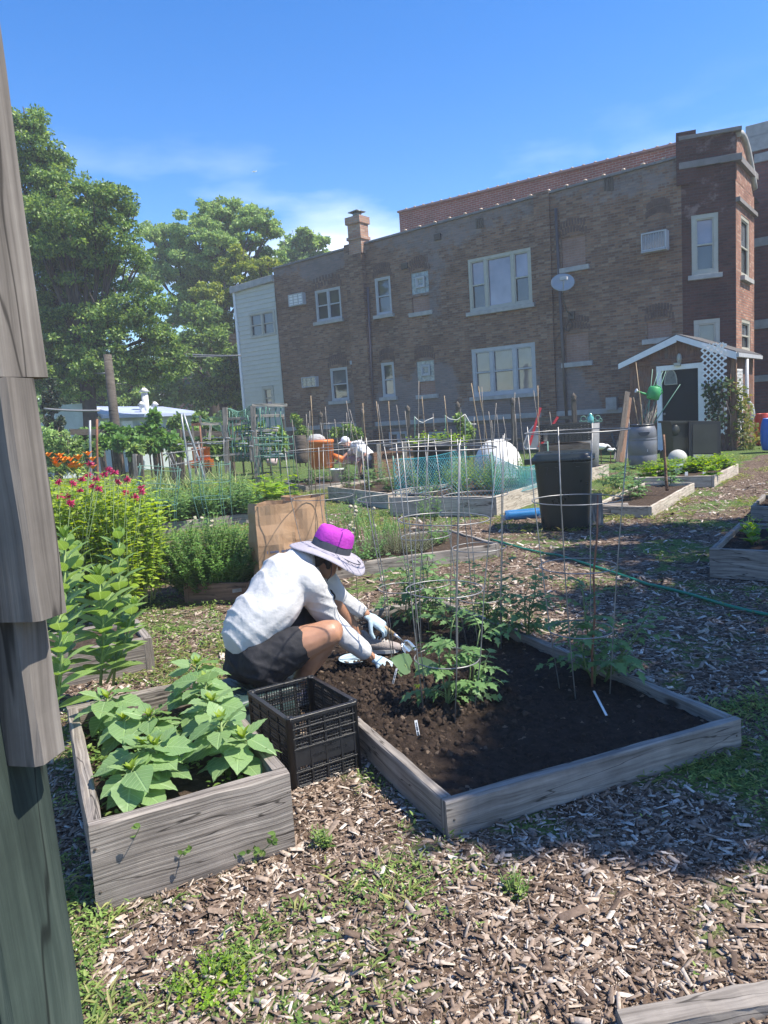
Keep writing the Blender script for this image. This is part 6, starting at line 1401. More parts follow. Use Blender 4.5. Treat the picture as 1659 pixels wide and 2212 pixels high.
A_, B_, C_, Dd = Y(*zz2(175, 390), 14.2), Y(*zz2(800, 262), 14.0), Y(*zz2(520, 290), 14.0), Y(*zz2(760, 330), 15.2)
def net(mb, fn, nu, nv, r=.004, diag=True):
    g = [[fn(i / nu, j / nv) for j in range(nv + 1)] for i in range(nu + 1)]
    for i in range(nu + 1): mb.tube(g[i], r, 3, cap=False)
    for j in range(nv + 1): mb.tube([g[i][j] for i in range(nu + 1)], r, 3, cap=False)
def roofnet(u, v):
    top = A_.lerp(C_, u * 2) if u < .5 else C_.lerp(B_, u * 2 - 1); sag = math.sin(u * 2 * math.pi if u < .5 else (u - .5) * 2 * math.pi); return top + V3(0, v * 1.1, -abs(sag) * .10 - v * (.10 + .18 * abs(sag)) + noise.noise(V3(u * 9, v * 5, 0)) * .06)
net(mb, roofnet, 46, 16, .006); mb.build('net', mn, tl)
fl = thing('rail_fence', 'low dark post and rail fence overgrown with leaves before the white garage', 'fence', Y(300, 1000, 16)); 
for (x0, y0, x1, y1) in ((150, 937, 520, 938), (150, 962, 520, 960)):
    a, b_ = Y(x0, y0 - 4, 17.5), Y(x1, y1, 19.5); mb = MB(); mb.bar(a, b_, .14, .04, up=(0, -1, 0)); mb.build('rail', M['dark_wood'], fl)
for x in (215, 275, 330, 385, 440, 495):
    a = Y(x, 927, 18.5); mb = MB(); mb.bar(a, V3(a.x, a.y, 0), .12, .12); mb.build('post', M['dark_wood'], fl)
zs = lambda x, y: (82.3 + .21495 * x, 822.9 + .21495 * y)
for i, (x, y0, y1) in enumerate(((970, 735, 830), (1022, 742, 835), (1350, 718, 825), (1418, 765, 840))):
    a, b_ = Y(*zs(x, y0), 12.6), Y(*zs(x, y1), 12.6); b_.z = 0; mb = MB(); mb.bar(a, b_, .075, .075, jit=.002, seg=3); tag(mb.build('bed_post', M['dark_wood'] if i else M['grey_wood'], origin=b_), 'short square grey post standing between the far left beds', 'post', 'short grey posts at the far left')
rnd = random.Random(43)
def hedge(label, pts, n, ln, mat, cat='hedge', name='hedge', kind=None):
    cl = []
    for (x, y, r, d_) in pts:
        c = Y(x, y, d_); R = r * d_ / FPX; cl += [(c.x + rnd.uniform(-.5, .5) * R, c.y + rnd.uniform(-.5, .5) * R, c.z + rnd.uniform(-.5, .5) * R, R * .55, R * .55, R * .5) for _ in range(7)]
    t = thing(name, label, cat, Y(pts[0][0], pts[0][1], pts[0][3])); 
    leafobj('foliage', cloudleaves(cl, n, ln, ln * .8, 'ov'), M[mat] if mat in M else TL[mat], t)
    for (x, y, r, d_) in pts: c = Y(x, y, d_); mb = MB(); mb.tube([V3(c.x, c.y, 0), c], .02, 5); mb.build('stem', M['twig'], t)
    return t
hedge('grape vine trained along the dark fence in front of the garage', [(235, 925, 12, 18), (250, 938, 14, 18), (275, 938, 14, 18), (300, 936, 14, 18), (318, 930, 12, 18), (330, 910, 12, 18), (335, 895, 10, 18), (345, 940, 12, 18), (215, 935, 12, 18), (195, 940, 14, 18), (180, 940, 16, 18), (220, 955, 14, 17), (260, 955, 14, 17), (300, 958, 14, 17), (340, 958, 14, 17), (370, 950, 14, 17)], 4200, .13, 'oreg', 'vine', 'grape_vine')
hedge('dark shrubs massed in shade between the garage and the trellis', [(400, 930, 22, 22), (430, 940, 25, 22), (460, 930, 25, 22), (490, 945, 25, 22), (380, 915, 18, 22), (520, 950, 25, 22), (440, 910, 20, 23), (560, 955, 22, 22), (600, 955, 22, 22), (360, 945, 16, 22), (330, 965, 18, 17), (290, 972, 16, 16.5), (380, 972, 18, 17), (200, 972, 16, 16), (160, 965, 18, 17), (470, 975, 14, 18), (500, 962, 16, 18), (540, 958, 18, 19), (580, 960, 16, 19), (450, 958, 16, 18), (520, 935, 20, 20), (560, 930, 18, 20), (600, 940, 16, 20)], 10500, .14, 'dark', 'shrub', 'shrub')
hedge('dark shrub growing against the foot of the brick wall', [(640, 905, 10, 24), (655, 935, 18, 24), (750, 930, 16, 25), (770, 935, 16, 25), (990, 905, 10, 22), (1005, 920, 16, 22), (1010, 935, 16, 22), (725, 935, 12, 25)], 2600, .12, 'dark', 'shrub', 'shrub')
# a far off wood closing the view at the left
cl = []
for i in range(60):
    x = -60 + i * 1.6 + rnd.uniform(-1, 1); cl.append((x, 85 + rnd.uniform(-4, 4), rnd.uniform(2, 9), 3.4, 3, 3.2))
o = leafobj('far_wood', cloudleaves(cl, 26000, .55, .4), TL['dark']); tag(o, kind='stuff')
cl = []
for i in range(46): cl.append((-26 + i * .5, 44 + rnd.uniform(-2, 2), rnd.uniform(.6, 4.2), 1.2, 1.2, 1.2))
o = leafobj('far_undergrowth', cloudleaves(cl, 16000, .26, .2), TL['dark']); tag(o, kind='stuff')
# ================================================================ barrels, bins and clutter in front of the wall
def barrel(label, x, ytop, ybot, rpx, mat, group=None, prof=None, depth=None, name='barrel', cat='barrel', lid=None):
    b_ = G(x, ybot) if depth is None else Y(x, ybot, depth); b_.z = max(0, b_.z); h = Y(x, ytop, b_.y).z - b_.z; r = rpx * b_.y / FPX
    t = thing(name, label, cat, b_, group); mb = MB(); prof = prof or [(.80, 0), (.86, .04), (.95, .18), (1, .33), (.985, .34), (1, .36), (1, .64), (.985, .65), (1, .67), (.95, .82), (.84, .95), (.80, .97), (.80, 1.0), (.76, 1.0), (.76, .96)]
    mb.lathe([(a * r, c * h) for a, c in prof], b_, 28, capt=True); mb.build('drum', mat, t); return t, b_, r, h
grey_b = plain('grey barrel plastic', (.135, .14, .155), .42, .12, 5, dirt=(.17, .17, .17)); or_b = plain('orange plastic', (.62, .17, .035), .45, .12, 4)
dpr = G(1388, 1011).y
t, b_, r, h = barrel('tall grey barrel with two ribs holding a bundle of canes in front of the shed', 1388.5, 916, 1011, 30.5, grey_b, depth=None, prof=[(.80, 0), (.88, .03), (.96, .15), (.985, .30), (.96, .31), (.99, .325), (1, .5), (1, .62), (.965, .64), (1.0, .655), (1.0, .67), (.965, .685), (.99, .70), (.96, .85), (.86, .94), (.80, .955), (.78, .96), (.78, 1.0), (.70, 1.0), (.70, .94)])
mb = MB(); mb.lathe([(r * .80, h * .955), (r * .84, h * .965), (r * .84, h * .995), (r * .78, h * .998)], b_, 28, capb=False, capt=False); mb.build('rim_band', M['black_plastic'], t)
fd = (CAMP - b_); fd.z = 0; fd.normalize(); sd2 = fd.cross(V3(0, 0, 1))
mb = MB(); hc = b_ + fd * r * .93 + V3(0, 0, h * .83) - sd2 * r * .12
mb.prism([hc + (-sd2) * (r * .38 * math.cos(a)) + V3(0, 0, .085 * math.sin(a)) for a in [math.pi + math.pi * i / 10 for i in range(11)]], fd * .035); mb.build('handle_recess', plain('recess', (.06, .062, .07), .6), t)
mb = MB(); q = b_ + fd * r * .99 + V3(0, 0, h * .42) + sd2 * -.0; mb.box(q + V3(.06, 0, 0), .1, .01, .06, ax=-sd2, ay=fd); mb.build('sticker', M['white_trim'], t)
top = b_ + V3(0, 0, h); rnd = random.Random(51); zs6 = z6
def cane(x0, y0, x1=None, lab='thin cane standing in the grey barrel', mat='bamboo2', r_=.006, grp='canes in the grey barrel'):
    a = Y(*z6(x0, y0), b_.y + rnd.uniform(-.15, .15)); e_ = top + V3(rnd.uniform(-.7, .7) * r * .7, rnd.uniform(-.6, .6) * r * .7, -.3)
    mb = MB(); mb.tube([a, a.lerp(e_, .5) + V3(rnd.uniform(-.02, .02), 0, 0), e_], [r_ * .7, r_, r_], 5); tag(mb.build('cane', M[mat], origin=e_), lab, 'cane', grp)
cane(275, 470, lab='longest pale cane rising left out of the grey barrel', mat='bamboo', r_=.011, grp=None); cane(250, 835, lab='short pale cane at the left side of the grey barrel', mat='bamboo', r_=.010, grp=None)
for i in range(26): cane(rnd.uniform(330, 500), rnd.uniform(830, 1020))
for (x, y) in ((450, 540), (505, 575), (560, 560), (590, 560), (500, 990), (740, 700)): cane(x, y, lab='green coated cane leaning right out of the grey barrel', mat='green_wire', r_=.011, grp='green canes in the grey barrel')
wc = Y(*z6(455, 790), b_.y); t = thing('watering_can', 'bright green watering can hung upside on the canes above the grey barrel', 'watering can', wc); gm_ = plain('green can plastic', (.03, .27, .085), .55, .1, 5)
mb = MB(); mb.lathe([(.11, -.14), (.13, -.12), (.14, 0), (.13, .10), (.10, .13)], wc + V3(.02, 0, 0), 18, ax=(.25, 0, 1)); mb.build('body', gm_, t)
mb = MB(); mb.tube([wc + V3(-.08, 0, -.04), wc + V3(-.22, 0, .01), wc + V3(-.33, 0, .06)], [.03, .02, .016], 8); mb.build('spout', gm_, t)
mb = MB(); mb.lathe([(.018, 0), (.045, .04), (.045, .05)], wc + V3(-.32, 0, .055), 12, ax=(-1, 0, .5)); mb.build('rose', M['white_trim'], t)
mb = MB(); mb.tube([wc + V3(.12, 0, -.08), wc + V3(.2, 0, 0), wc + V3(.16, 0, .12), wc + V3(.05, 0, .16)], .013, 6); mb.build('handle', gm_, t)
# wheeled cart bin
c0 = Y(*z6(720, 1470), 16.5); c0.z = 0
t = thing('wheeled_bin', 'olive black wheeled cart with open lid hanging down in front of the shed door', 'wheelie bin', c0); ob = plain('olive bin plastic', (.035, .037, .028), .4, .25, 3); dp_ = 16.5
def fr(x0, x1, y0, y1, n0, th, mat, nm, par=t, tap=0):
    a, b2, c2, d2 = Y(*z6(x0 + tap, y1), dp_ - n0), Y(*z6(x1 - tap, y1), dp_ - n0), Y(*z6(x1, y0), dp_ - n0), Y(*z6(x0, y0), dp_ - n0); mb = MB(); mb.prism([a, b2, c2, d2], V3(0, th, 0)); return mb.build(nm, mat, par)
fr(650, 850, 1105, 1470, 0, .62, ob, 'body', tap=30); fr(832, 1165, 1085, 1475, .15, .05, M['black_plastic'], 'lid'); fr(872, 1128, 1120, 1418, .165, .03, ob, 'lid_recess'); fr(880, 1090, 1435, 1472, .19, .04, M['stone'], 'lid_lip'); fr(632, 1142, 1085, 1108, .05, .7, ob, 'rim'); fr(850, 1150, 1105, 1460, -.05, .55, ob, 'body')
mb = MB(); mb.lathe([(.12, -.03), (.14, 0), (.12, .03)], c0 + V3(-.15, .5, .14), 16, ax=(1, 0, 0)); mb.build('wheel', M['black_plastic'], t)
mb = MB(); q = Y(*z6(690, 1180), dp_ - .02); mb.ball(q, .09, .05, .13, 12, 8); mb.build('grip', ob, t)
# white ornament ball, plant tag
q = Y(*z6(712, 1480), 15.0); t = thing('stone_ball', 'pale grey stone ball on the grass behind the spinach bed', 'garden ornament', V3(q.x, q.y, 0)); mb = MB(); mb.ball(q, .19, .19, .19, 18, 12); mb.build('ball', plain('pale stone', (.42, .42, .38), .8, .15, 9), t); mb = MB(); mb.lathe([(.12, 0), (.08, .12)], V3(q.x, q.y, 0), 12); mb.build('foot', M['stone'], t)
q = Y(*z6(697, 1655), 12.6); t = thing('plant_sign', 'white T shaped plant sign standing in the spinach', 'plant sign', V3(q.x, q.y, .15)); a = Y(*z6(697, 1565), 12.6)
mb = MB(); mb.box(a, .24, .008, .10); mb.build('plate', M['white_paint'], t); mb = MB(); mb.bar(V3(q.x, q.y, .15), a, .035, .006, up=(0, -1, 0)); mb.build('stalk', M['white_paint'], t)
for (x, y, d_) in ((800, 1640, 12.4), (985, 1632, 12.4)):
    q = Y(*z6(x, y), d_); mb = MB(); mb.bar(q - V3(0, 0, .08), q + V3(.01, 0, .04), .05, .005, up=(0, -1, 0)); tag(mb.build('plant_tag', M['white_paint'], origin=q), 'small white tag at the front board of the spinach bed', 'plant tag', 'white tags in the spinach')
# red and blue barrels at right edge
q = Y(1652, 968, 18.5); barrel('red plastic drum standing behind the blue one at the right edge', 1650, 893, 968, 19, plain('red plastic', (.42, .035, .02), .45, .15, 4), depth=20.0, group=None)
barrel('blue plastic drum cut off by the right edge of the photo', 1668, 903, 972, 23, plain('blue plastic', (.02, .12, .45), .4, .1, 4), depth=17.6)
mb = MB(); q = G(1645, 968); 
# leaning lumber and black board left of shed
t = thing('black_board', 'black triangular sheet leaning against the brick wall left of the shed', 'board', G(1345, 962)); mb = MB(); a, b_, c_ = Y(*z6(40, 1390), 18.6), Y(*z6(215, 1390), 18.6), Y(*z6(205, 850), 19.6); a.z = b_.z = 0; mb.prism([a, b_, c_, Y(*z6(185, 850), 19.6)], V3(0, .04, 0)); mb.build('panel', M['black_plastic'], t)
for (x0, y0, x1, y1, lab) in ((185, 780, 85, 1440, 'brown timber leaning beside the shed'), (205, 840, 120, 1400, 'pale tipped timber leaning against the shed corner'), (20, 1220, 110, 1450, 'thin grey stake crossing in front of the leaning timber')):
    a, b_ = Y(*z6(x0, y0), 18.4), Y(*z6(x1, y1), 17.6); b_.z = 0; mb = MB(); mb.bar(a, b_, .12 if x0 != 20 else .04, .05, up=(0, -1, 0), seg=4, jit=.002); tag(mb.build('timber', M['brown_wood'] if x0 == 205 else M['dark_wood'], origin=b_), lab, 'timber', 'leaning timbers')
# white goose ornament pair
z5m = lambda x, y: (1152.1 + .1984 * x, 850.3 + .1984 * y)
for (x, y, lab, s_) in ((735, 575, 'white goose shaped ornament under the leaning timber', .7), (840, 610, 'smaller white bird ornament right of the goose', .4)):
    q = Y(*z5m(x, y), 17.5); t = thing('bird_ornament', lab, 'garden ornament', V3(q.x, q.y, 0)); mb = MB(); mb.ball(q, .2 * s_, .1, .11 * s_, 12, 8); mb.tube([q + V3(.1 * s_, 0, 0), q + V3(.22 * s_, 0, .02), q + V3(.33 * s_, 0, -.02)], [.06 * s_, .04 * s_, .01], 8); mb.build('body', M['white_paint'], t)
    mb = MB(); mb.tube([V3(q.x, q.y, 0), q], .012, 5); mb.build('leg', M['rust'], t)
# ---- black lidded bin with plank
bb_ = G(1222, 1139); t = thing('black_lidded_bin', 'large dark green black lidded trash bin standing on the mulch path', 'trash bin', bb_); bm_ = plain('dark green black plastic', (.014, .020, .018), .3, .25, 3)
hB = Y(1222, 985, bb_.y).z; w0, w1 = 49 * bb_.y / FPX, 61 * bb_.y / FPX; bdir = V3(.96, -.28, 0); bper = V3(.28, .96, 0)
def rrect(c, hx, hy, z, rc=.09, n=5):
    P = []
    for (sx_, sy_, a0) in ((1, 1, 0), (-1, 1, 90), (-1, -1, 180), (1, -1, 270)):
        for i in range(n + 1):
            a = R_(a0 + 90 * i / n); P.append(c + bdir * (sx_ * (hx - rc) + rc * math.cos(a)) + bper * (sy_ * (hy - rc) + rc * math.sin(a)) + V3(0, 0, z))
    return P
def loft(rings, mb, caps=True, smooth=True):
    k = len(rings[0]); n0 = len(mb.v)
    for r_ in rings: mb.v += [tuple(p) for p in r_]
    for i in range(len(rings) - 1):
        for j in range(k): a = n0 + i * k + j; b2 = n0 + i * k + (j + 1) % k; mb.face((a, b2, b2 + k, a + k), smooth=smooth)
    if caps: mb.face(tuple(range(n0 + k - 1, n0 - 1, -1))); mb.face(tuple(range(n0 + (len(rings) - 1) * k, n0 + len(rings) * k)))
mb = MB(); loft([rrect(bb_, w0, w0 * .95, 0, .12), rrect(bb_, w0 * 1.01, w0 * .96, .05, .12), rrect(bb_, w1 * .97, w1 * .92, hB * .92, .12), rrect(bb_, w1 * .97, w1 * .92, hB * .99, .12)], mb); mb.build('body', bm_, t)
mb = MB(); loft([rrect(bb_, w1 * 1.06, w1 * 1.0, hB * .945, .12), rrect(bb_, w1 * 1.08, w1 * 1.02, hB * .96, .12), rrect(bb_, w1 * 1.08, w1 * 1.02, hB * 1.0, .12), rrect(bb_, w1 * 1.0, w1 * .94, hB * 1.01, .11), rrect(bb_, w1 * .98, w1 * .92, hB * 1.045, .11), rrect(bb_, w1 * .9, w1 * .85, hB * 1.06, .1)], mb); mb.build('lid', bm_, t)
mb = MB(); mb.box(bb_ + V3(0, 0, hB * .96) - bdir * w1 * 1.12 - bper * w1 * .6, .12, .14, .06, ax=bdir, ay=bper); mb.build('handle', bm_, t)
for f in (-.55, -.2, .5):
    mb = MB(); q = bb_ - bper * w1 * .93 + bdir * w1 * f + V3(0, 0, hB * .88); mb.prism([q + bdir * -.02, q + bdir * .02, q + V3(0, 0, -.09)], -bper * .015); mb.build('lug', bm_, t)
pq = G(1283, 1135); t = thing('leaning_plank', 'short grey plank leaning against the right side of the black bin', 'plank', pq); mb = MB(); mb.bar(pq + V3(.02, 0, 0), Y(1280, 1066, pq.y + .1) + V3(.02, 0, 0), .18, .03, up=(-.2, -1, 0), seg=4, jit=.003); mb.build('plank', M['grey_wood'], t)
q = G(1310, 1116); t = thing('paver_stack', 'low stack of weathered boards beside the leaning plank', 'boards', q); 
for k in range(3): mb = MB(); mb.box(q + V3(.02 * k, .03 * k, .03 + .05 * k), .5, .16, .045, ax=bdir, ay=bper, seg=3, jit=.003); mb.build('board', M['grey_wood'], t)
# ---- tyre planters / black crates and grey compost cylinder behind the bin
q = Y(*z5m(665, 740), 14.2); q.z = 0; t = thing('compost_cylinder', 'grey round compost cylinder with green bottles on its rim', 'compost bin', q); rr_ = .24; hh = Y(*z5m(665, 320), 14.2).z
mb = MB(); mb.lathe([(rr_, 0), (rr_ * 1.2, hh), (rr_ * 1.12, hh), (rr_ * .95, .1)], q + V3(-.15, .1, 0), 24, capt=False); mb.build('drum', plain('grey bin', (.16, .165, .17), .7, .25, 5), t)
mb = MB(); mb.lathe([(.06, 0), (.06, .16), (.025, .2), (.025, .24)], q + V3(-.05, 0, hh - .05), 12); mb.build('bottle', plain('green bottle', (.10, .35, .32), .15, .1, 5, spec=1), t)
for (x, y0, y1, lab, m_) in ((430, 325, 530, 'black perforated crate upper in the stack behind the lidded bin', 'black_plastic'), (430, 535, 740, 'dark wooden box below the perforated crate', 'dark_wood')):
    a, c_ = Y(*z5m(x - 265, y1), 13.0), Y(*z5m(x + 190, y0), 13.0); t = thing('compost_box', lab, 'compost box', V3(a.x, a.y, max(0, a.z)), 'compost boxes'); mb = MB(); zlo = max(0, a.z)
    if m_ == 'dark_wood': mb.box(((a.x + c_.x) / 2, a.y + .35, (zlo + c_.z) / 2), c_.x - a.x, .7, c_.z - zlo); mb.build('box', M[m_], t)
    else:
        W_, H__ = c_.x - a.x, c_.z - zlo; nx_, nz_ = 12, 7
        for s_ in (0, .68):
            for i in range(nx_ + 1): mb.box((a.x + W_ * i / nx_, a.y + s_, zlo + H__ / 2), .035, .02, H__)
            for j in range(nz_ + 1): mb.box((a.x + W_ / 2, a.y + s_ + .004, zlo + H__ * j / nz_), W_, .02, .035)
        mb.box((a.x + W_ / 2, a.y + .35, zlo + H__ * .4), W_ * .9, .5, H__ * .8); mb.build('box', M[m_], t)
t = thing('scroll_trellis', 'small green scrolled wire ornament above the compost cylinder', 'ornament', Y(*z5m(620, 300), 15)); mb = MB()
for (x, y, r_) in ((545, 275, 30), (620, 258, 34), (700, 265, 28), (590, 285, 18), (660, 290, 20), (730, 290, 18)): c_ = Y(*z5m(x, y), 15); mb.ring(c_, r_ * .1984 * 15 / FPX, .008, 16, 4, ax=(0, 1, 0))
mb.bar(Y(*z5m(500, 300), 15), Y(*z5m(750, 300), 15), .02, .02); mb.bar(Y(*z5m(620, 205), 15), Y(*z5m(620, 300), 15), .02, .02); mb.build('scroll', M['green_wire'], t)
# wheelbarrow tipped up
zw = zB; wd_ = 16.0
t = thing('wheelbarrow', 'upturned grey wheelbarrow with red handles leaning by the wall', 'wheelbarrow', Y(*zB(1400, 740), wd_)); mb = MB(); c_ = Y(*zB(1420, 600), wd_)
P = [Y(*zB(x, y), wd_) for x, y in ((1275, 700), (1330, 560), (1385, 490), (1470, 510), (1550, 590), (1545, 660), (1480, 740), (1300, 740))]
loft([[p for p in P], [p.lerp(c_, .25) + V3(0, .35, 0) for p in P], [p.lerp(c_, .5) + V3(0, .42, 0) for p in P]], mb); mb.build('tray', plain('galvanised tray', (.26, .31, .34), .4, .2, 5, metal=.3), t)
mb = MB(); mb.tube(P + [P[0]], .018, 6); mb.build('tray_rim', M['frame_grey'], t); rm_ = plain('red handle', (.50, .03, .04), .45, .15, 6)
for (x0, y0, x1, y1) in ((1340, 700, 1460, 290), (1440, 720, 1650, 390), (1450, 700, 1530, 620)): mb = MB(); mb.bar(Y(*zB(x0, y0), wd_ - .06), Y(*zB(x1, y1), wd_ - .06), .05, .04, up=(0, -1, 0)); mb.build('handle', rm_, t)
# white dome cloche
q = Y(*zB(1040, 830), 15.0); q.z = 0; t = thing('cloche_tunnel', 'white fabric dome covering a bed behind the blue netting', 'row cover', q); mb = MB(); a_, top_ = Y(*zB(740, 740), 15).x, Y(*zB(1040, 628), 15).z; x1_ = Y(*zB(1270, 740), 15).x
hw = (x1_ - a_) / 2; cc = V3((x1_ + a_) / 2, 15.2, 0); rings = []
for j in range(7): s_ = math.sin(math.pi * (j + .6) / 7.2) ** .5; rings.append([cc + V3(-hw * math.cos(math.pi * i / 14) * s_, -1.0 + 2.0 * j / 6, top_ * s_ * math.sin(math.pi * i / 14) ** .7 + noise.noise(V3(i * .7, j, 2)) * .05) for i in range(15)])
n0 = len(mb.v)
for r_ in rings: mb.v += [tuple(p) for p in r_]
for j in range(6):
    for i in range(14): mb.face((n0 + j * 15 + i, n0 + j * 15 + i + 1, n0 + (j + 1) * 15 + i + 1, n0 + (j + 1) * 15 + i), smooth=True)
mb.face(tuple(range(n0, n0 + 15))); mb.build('cover', plain('white row cover', (.66, .66, .64), .7, .06, 3), t)
# pepper pot, cedar planter
q = Y(*zB(300, 1100), 12.8); q.z = 0; t, _, _, hh = barrel('big black pot carrying bright green pepper plants', 937, 955, 1060, 43, M['black_plastic'], depth=12.8, prof=[(.72, 0), (.8, .05), (.95, .9), (1.02, .92), (1.02, 1), (.94, 1), (.92, .93)], name='plant_pot', cat='plant pot')
for (x, y, lab, R_q) in ((160, 590, 'left pepper plant in the big black pot', .28), (330, 560, 'middle pepper plant in the big black pot', .34), (500, 570, 'right pepper plant in the big black pot', .36)):
    q = Y(*zB(x, 700), 12.8); clump('pepper_plant', lab, 'pepper plant', V3(q.x, q.y, q.z - .05), R_q, (Y(*zB(x, y - 50), 12.8).z - q.z), 16, rnd, 'bright', 'stem', 'ov', 6, .12, .07, group='peppers in the black pot', lean=.7, tilt=.15)
t = thing('cedar_planter', 'low brown plank planter behind the man in the white cap', 'planter', Y(805, 1005, 16.2)); a, b_ = Y(*zA(1020, 900), 16.2), Y(*zA(1520, 780), 16.8); zt_ = Y(*zA(1020, 785), 16.2).z
for k in range(3): mb = MB(); mb.bar(V3(a.x, a.y, zt_ * (k + .5) / 3), V3(b_.x, b_.y, zt_ * (k + .5) / 3), .05, zt_ / 3 - .01, seg=6, jit=.002); mb.build('board', M['bamboo2'] if 0 else M['brown_wood'], t)
mb = MB(); mb.bar(V3(a.x, a.y, zt_ - .05) + V3(0, .5, 0), V3(b_.x, b_.y, zt_ - .05) + V3(0, .5, 0), 1.0, .04); mb.build('soil', M['soil2'], t)
for (x, y0) in ((1080, 690), (1360, 675)): a_ = Y(*zA(x, y0), 16.1); mb = MB(); mb.bar(V3(a_.x, a_.y, 0), a_, .09, .09); mb.build('post', M['pale_wood'], t)
# orange barrels
ob_pr = [(.86, 0), (.95, .04), (.92, .1), (.98, .12), (1, .88), (1.06, .90), (1.06, .97), (1.0, 1.0)]
t, b_, r, h = barrel('large orange barrel with grey lid left of the man in the white cap', 697, 950, 1012, 27, or_b, depth=17.0, prof=ob_pr, group='orange barrels'); mb = MB(); mb.ball(b_ + V3(-.1, 0, h + .02), r * .75, r * .5, .12, 14, 8, jit=.03); mb.build('lid', M['stone'], t)
mb = MB(); q = b_ + V3(r * .95, -.1, h * .45); mb.tube([q, q + V3(.22, -.05, -.12)], [.05, .08], 8); mb.build('chute', or_b, t)
t, b_, r, h = barrel('smaller orange barrel behind the left metal poles', 437, 966, 1004, 19, or_b, depth=14.5, prof=ob_pr, group='orange barrels'); mb = MB(); mb.box(b_ + V3(0, -.12, .03), r * 2.5, r * 2.2, .14); mb.build('base', or_b, t)
q = Y(652, 985, 15.8); q.z = 0; barrel('dark wire compost cage beside the large orange barrel', 652, 940, 1000, 16, M['dark_wood'], depth=17.5, name='compost_cage', cat='compost bin')
q = Y(590, 1000, 14.6); barrel('pale pink square planter under the wire trellis', 588, 991, 1006, 13, plain('dusty pink plastic', (.42, .33, .33), .6), depth=14.6, prof=[(.8, 0), (1, 1), (.94, 1), (.9, .8)], name='planter', cat='planter')
# wooden fence along the foot of the building
t = thing('rail_fence', 'dark rail and picket fence along the foot of the brick wall', 'fence', lw(-8, 0, 2.2))
for z_ in (.45, 1.05): mb = MB(); mb.bar(lw(uL, z_, 2.2), lw(-2.5, z_, 2.2), .05, .10); mb.build('rail', M['dark_wood'], t)
for i in range(8): mb = MB(); u = uL + (-2.5 - uL) * i / 7; mb.bar(lw(u, 0, 2.2), lw(u, 1.55, 2.2), .12, .12); mb.lathe([(.09, 0), (.06, .04), (.09, .1), (.0, .22)], lw(u, 1.55, 2.2), 8); mb.build('post', M['dark_wood'], t)
# ---- blue netting round its bed
nm_ = plain('blue plastic mesh', (.05, .30, .36), .4, .25, 4)
t = thing('blue_netting', 'blue diamond mesh netting standing round the middle bed', 'netting', bpt(B_BL, 0, 1, 0))
nL = Y(*zB(208, 1200), 0); 
def nc(x, y, d_): return Y(*zB(x, y), d_)
cA, cB, cC = bpt(B_BL, .05, .98), bpt(B_BL, .08, .08), bpt(B_BL, .97, .1)
zA1, zB1 = nc(200, 830, cA.y).z, nc(1000, 800, cB.y).z
def wallnet(p, q, zp, zq, sag=.0, bow=.0):
    def f(u, v):
        b0 = p.lerp(q, u); top_ = zp + (zq - zp) * u - sag * math.sin(math.pi * u); n_ = (q - p).cross(V3(0, 0, 1)).normalized()
        return V3(b0.x, b0.y, b0.z + (top_ - b0.z) * v) + n_ * (bow * math.sin(math.pi * u) * (1 - v * .5) + noise.noise(V3(u * 5, v * 3, 1)) * .03)
    return f
def dnet(fn, n, mv, r, skew):
    mb = MB()
    for i in range(-mv, n + 1):
        for s_ in (1, -1):
            pts = []
            for j in range(mv + 1):
                u = (i + j) / n if s_ > 0 else (i + mv - j) / n
                if -1e-6 <= u <= 1 + 1e-6: pts.append(fn(min(1, max(0, u)), j / mv))
            if len(pts) > 1: mb.tube(pts, r, 3, cap=False)
    for v in (0, 1): mb.tube([fn(u / 12, v) for u in range(13)], r * 1.6, 4)
    return mb
dnet(wallnet(cA, cB, zA1, zB1, .02), 26, 9, .0026, 1).build('mesh_panel', nm_, t)
dnet(wallnet(cB, cC, zB1, zB1 - .12, .22, .18), 40, 9, .0026, 1).build('mesh_panel', nm_, t)
cD = bpt(B_BL, .95, .95); dnet(wallnet(cA, cD, zA1, zA1, .05), 30, 9, .0026, 1).build('mesh_panel', nm_, t)
for c_ in (cA, cB, cC): mb = MB(); mb.tube([V3(c_.x, c_.y, 0), V3(c_.x, c_.y, zA1 + .05)], .012, 6); mb.build('stake', M['green_wire'], t)
rnd = random.Random(61)
for k, (a, c) in enumerate(((.2, .8), (.2, .5), (.25, .2), (.55, .75), (.5, .45), (.6, .2), (.85, .6), (.85, .25))):
    clump('netted_plant', 'feathery vegetable growing inside the blue netting', 'vegetable', bpt(B_BL, a, c), .28, .5, 24, rnd, 'potato', 'stem', 'tri', 9, .07, .03, group='vegetables inside the blue netting')
# rolled netting on ground
a, b_ = G(1095, 1124), G(1163, 1118); t = thing('netting_roll', 'roll of bright blue mesh lying on the grass by the black bin', 'netting roll', a); rb_ = plain('bright blue mesh', (.03, .22, .50), .4, .2, 4); d = (b_ - a).normalized(); pr_ = V3(-d.y, d.x, 0); Lr = (b_ - a).length; R0 = .065
mb = MB()
for i in range(30):
    for s_ in (1, -1): mb.tube([a + d * (Lr * i / 30 + s_ * .06 * k / 12 * (1)) + pr_ * R0 * math.cos(2 * math.pi * k / 12) + V3(0, 0, R0 + R0 * math.sin(2 * math.pi * k / 12)) for k in range(13)], .0045, 4)
mb.tube([a + V3(0, 0, R0), b_ + V3(0, 0, R0)], R0 * .72, 12); mb.build('mesh_roll', rb_, t)
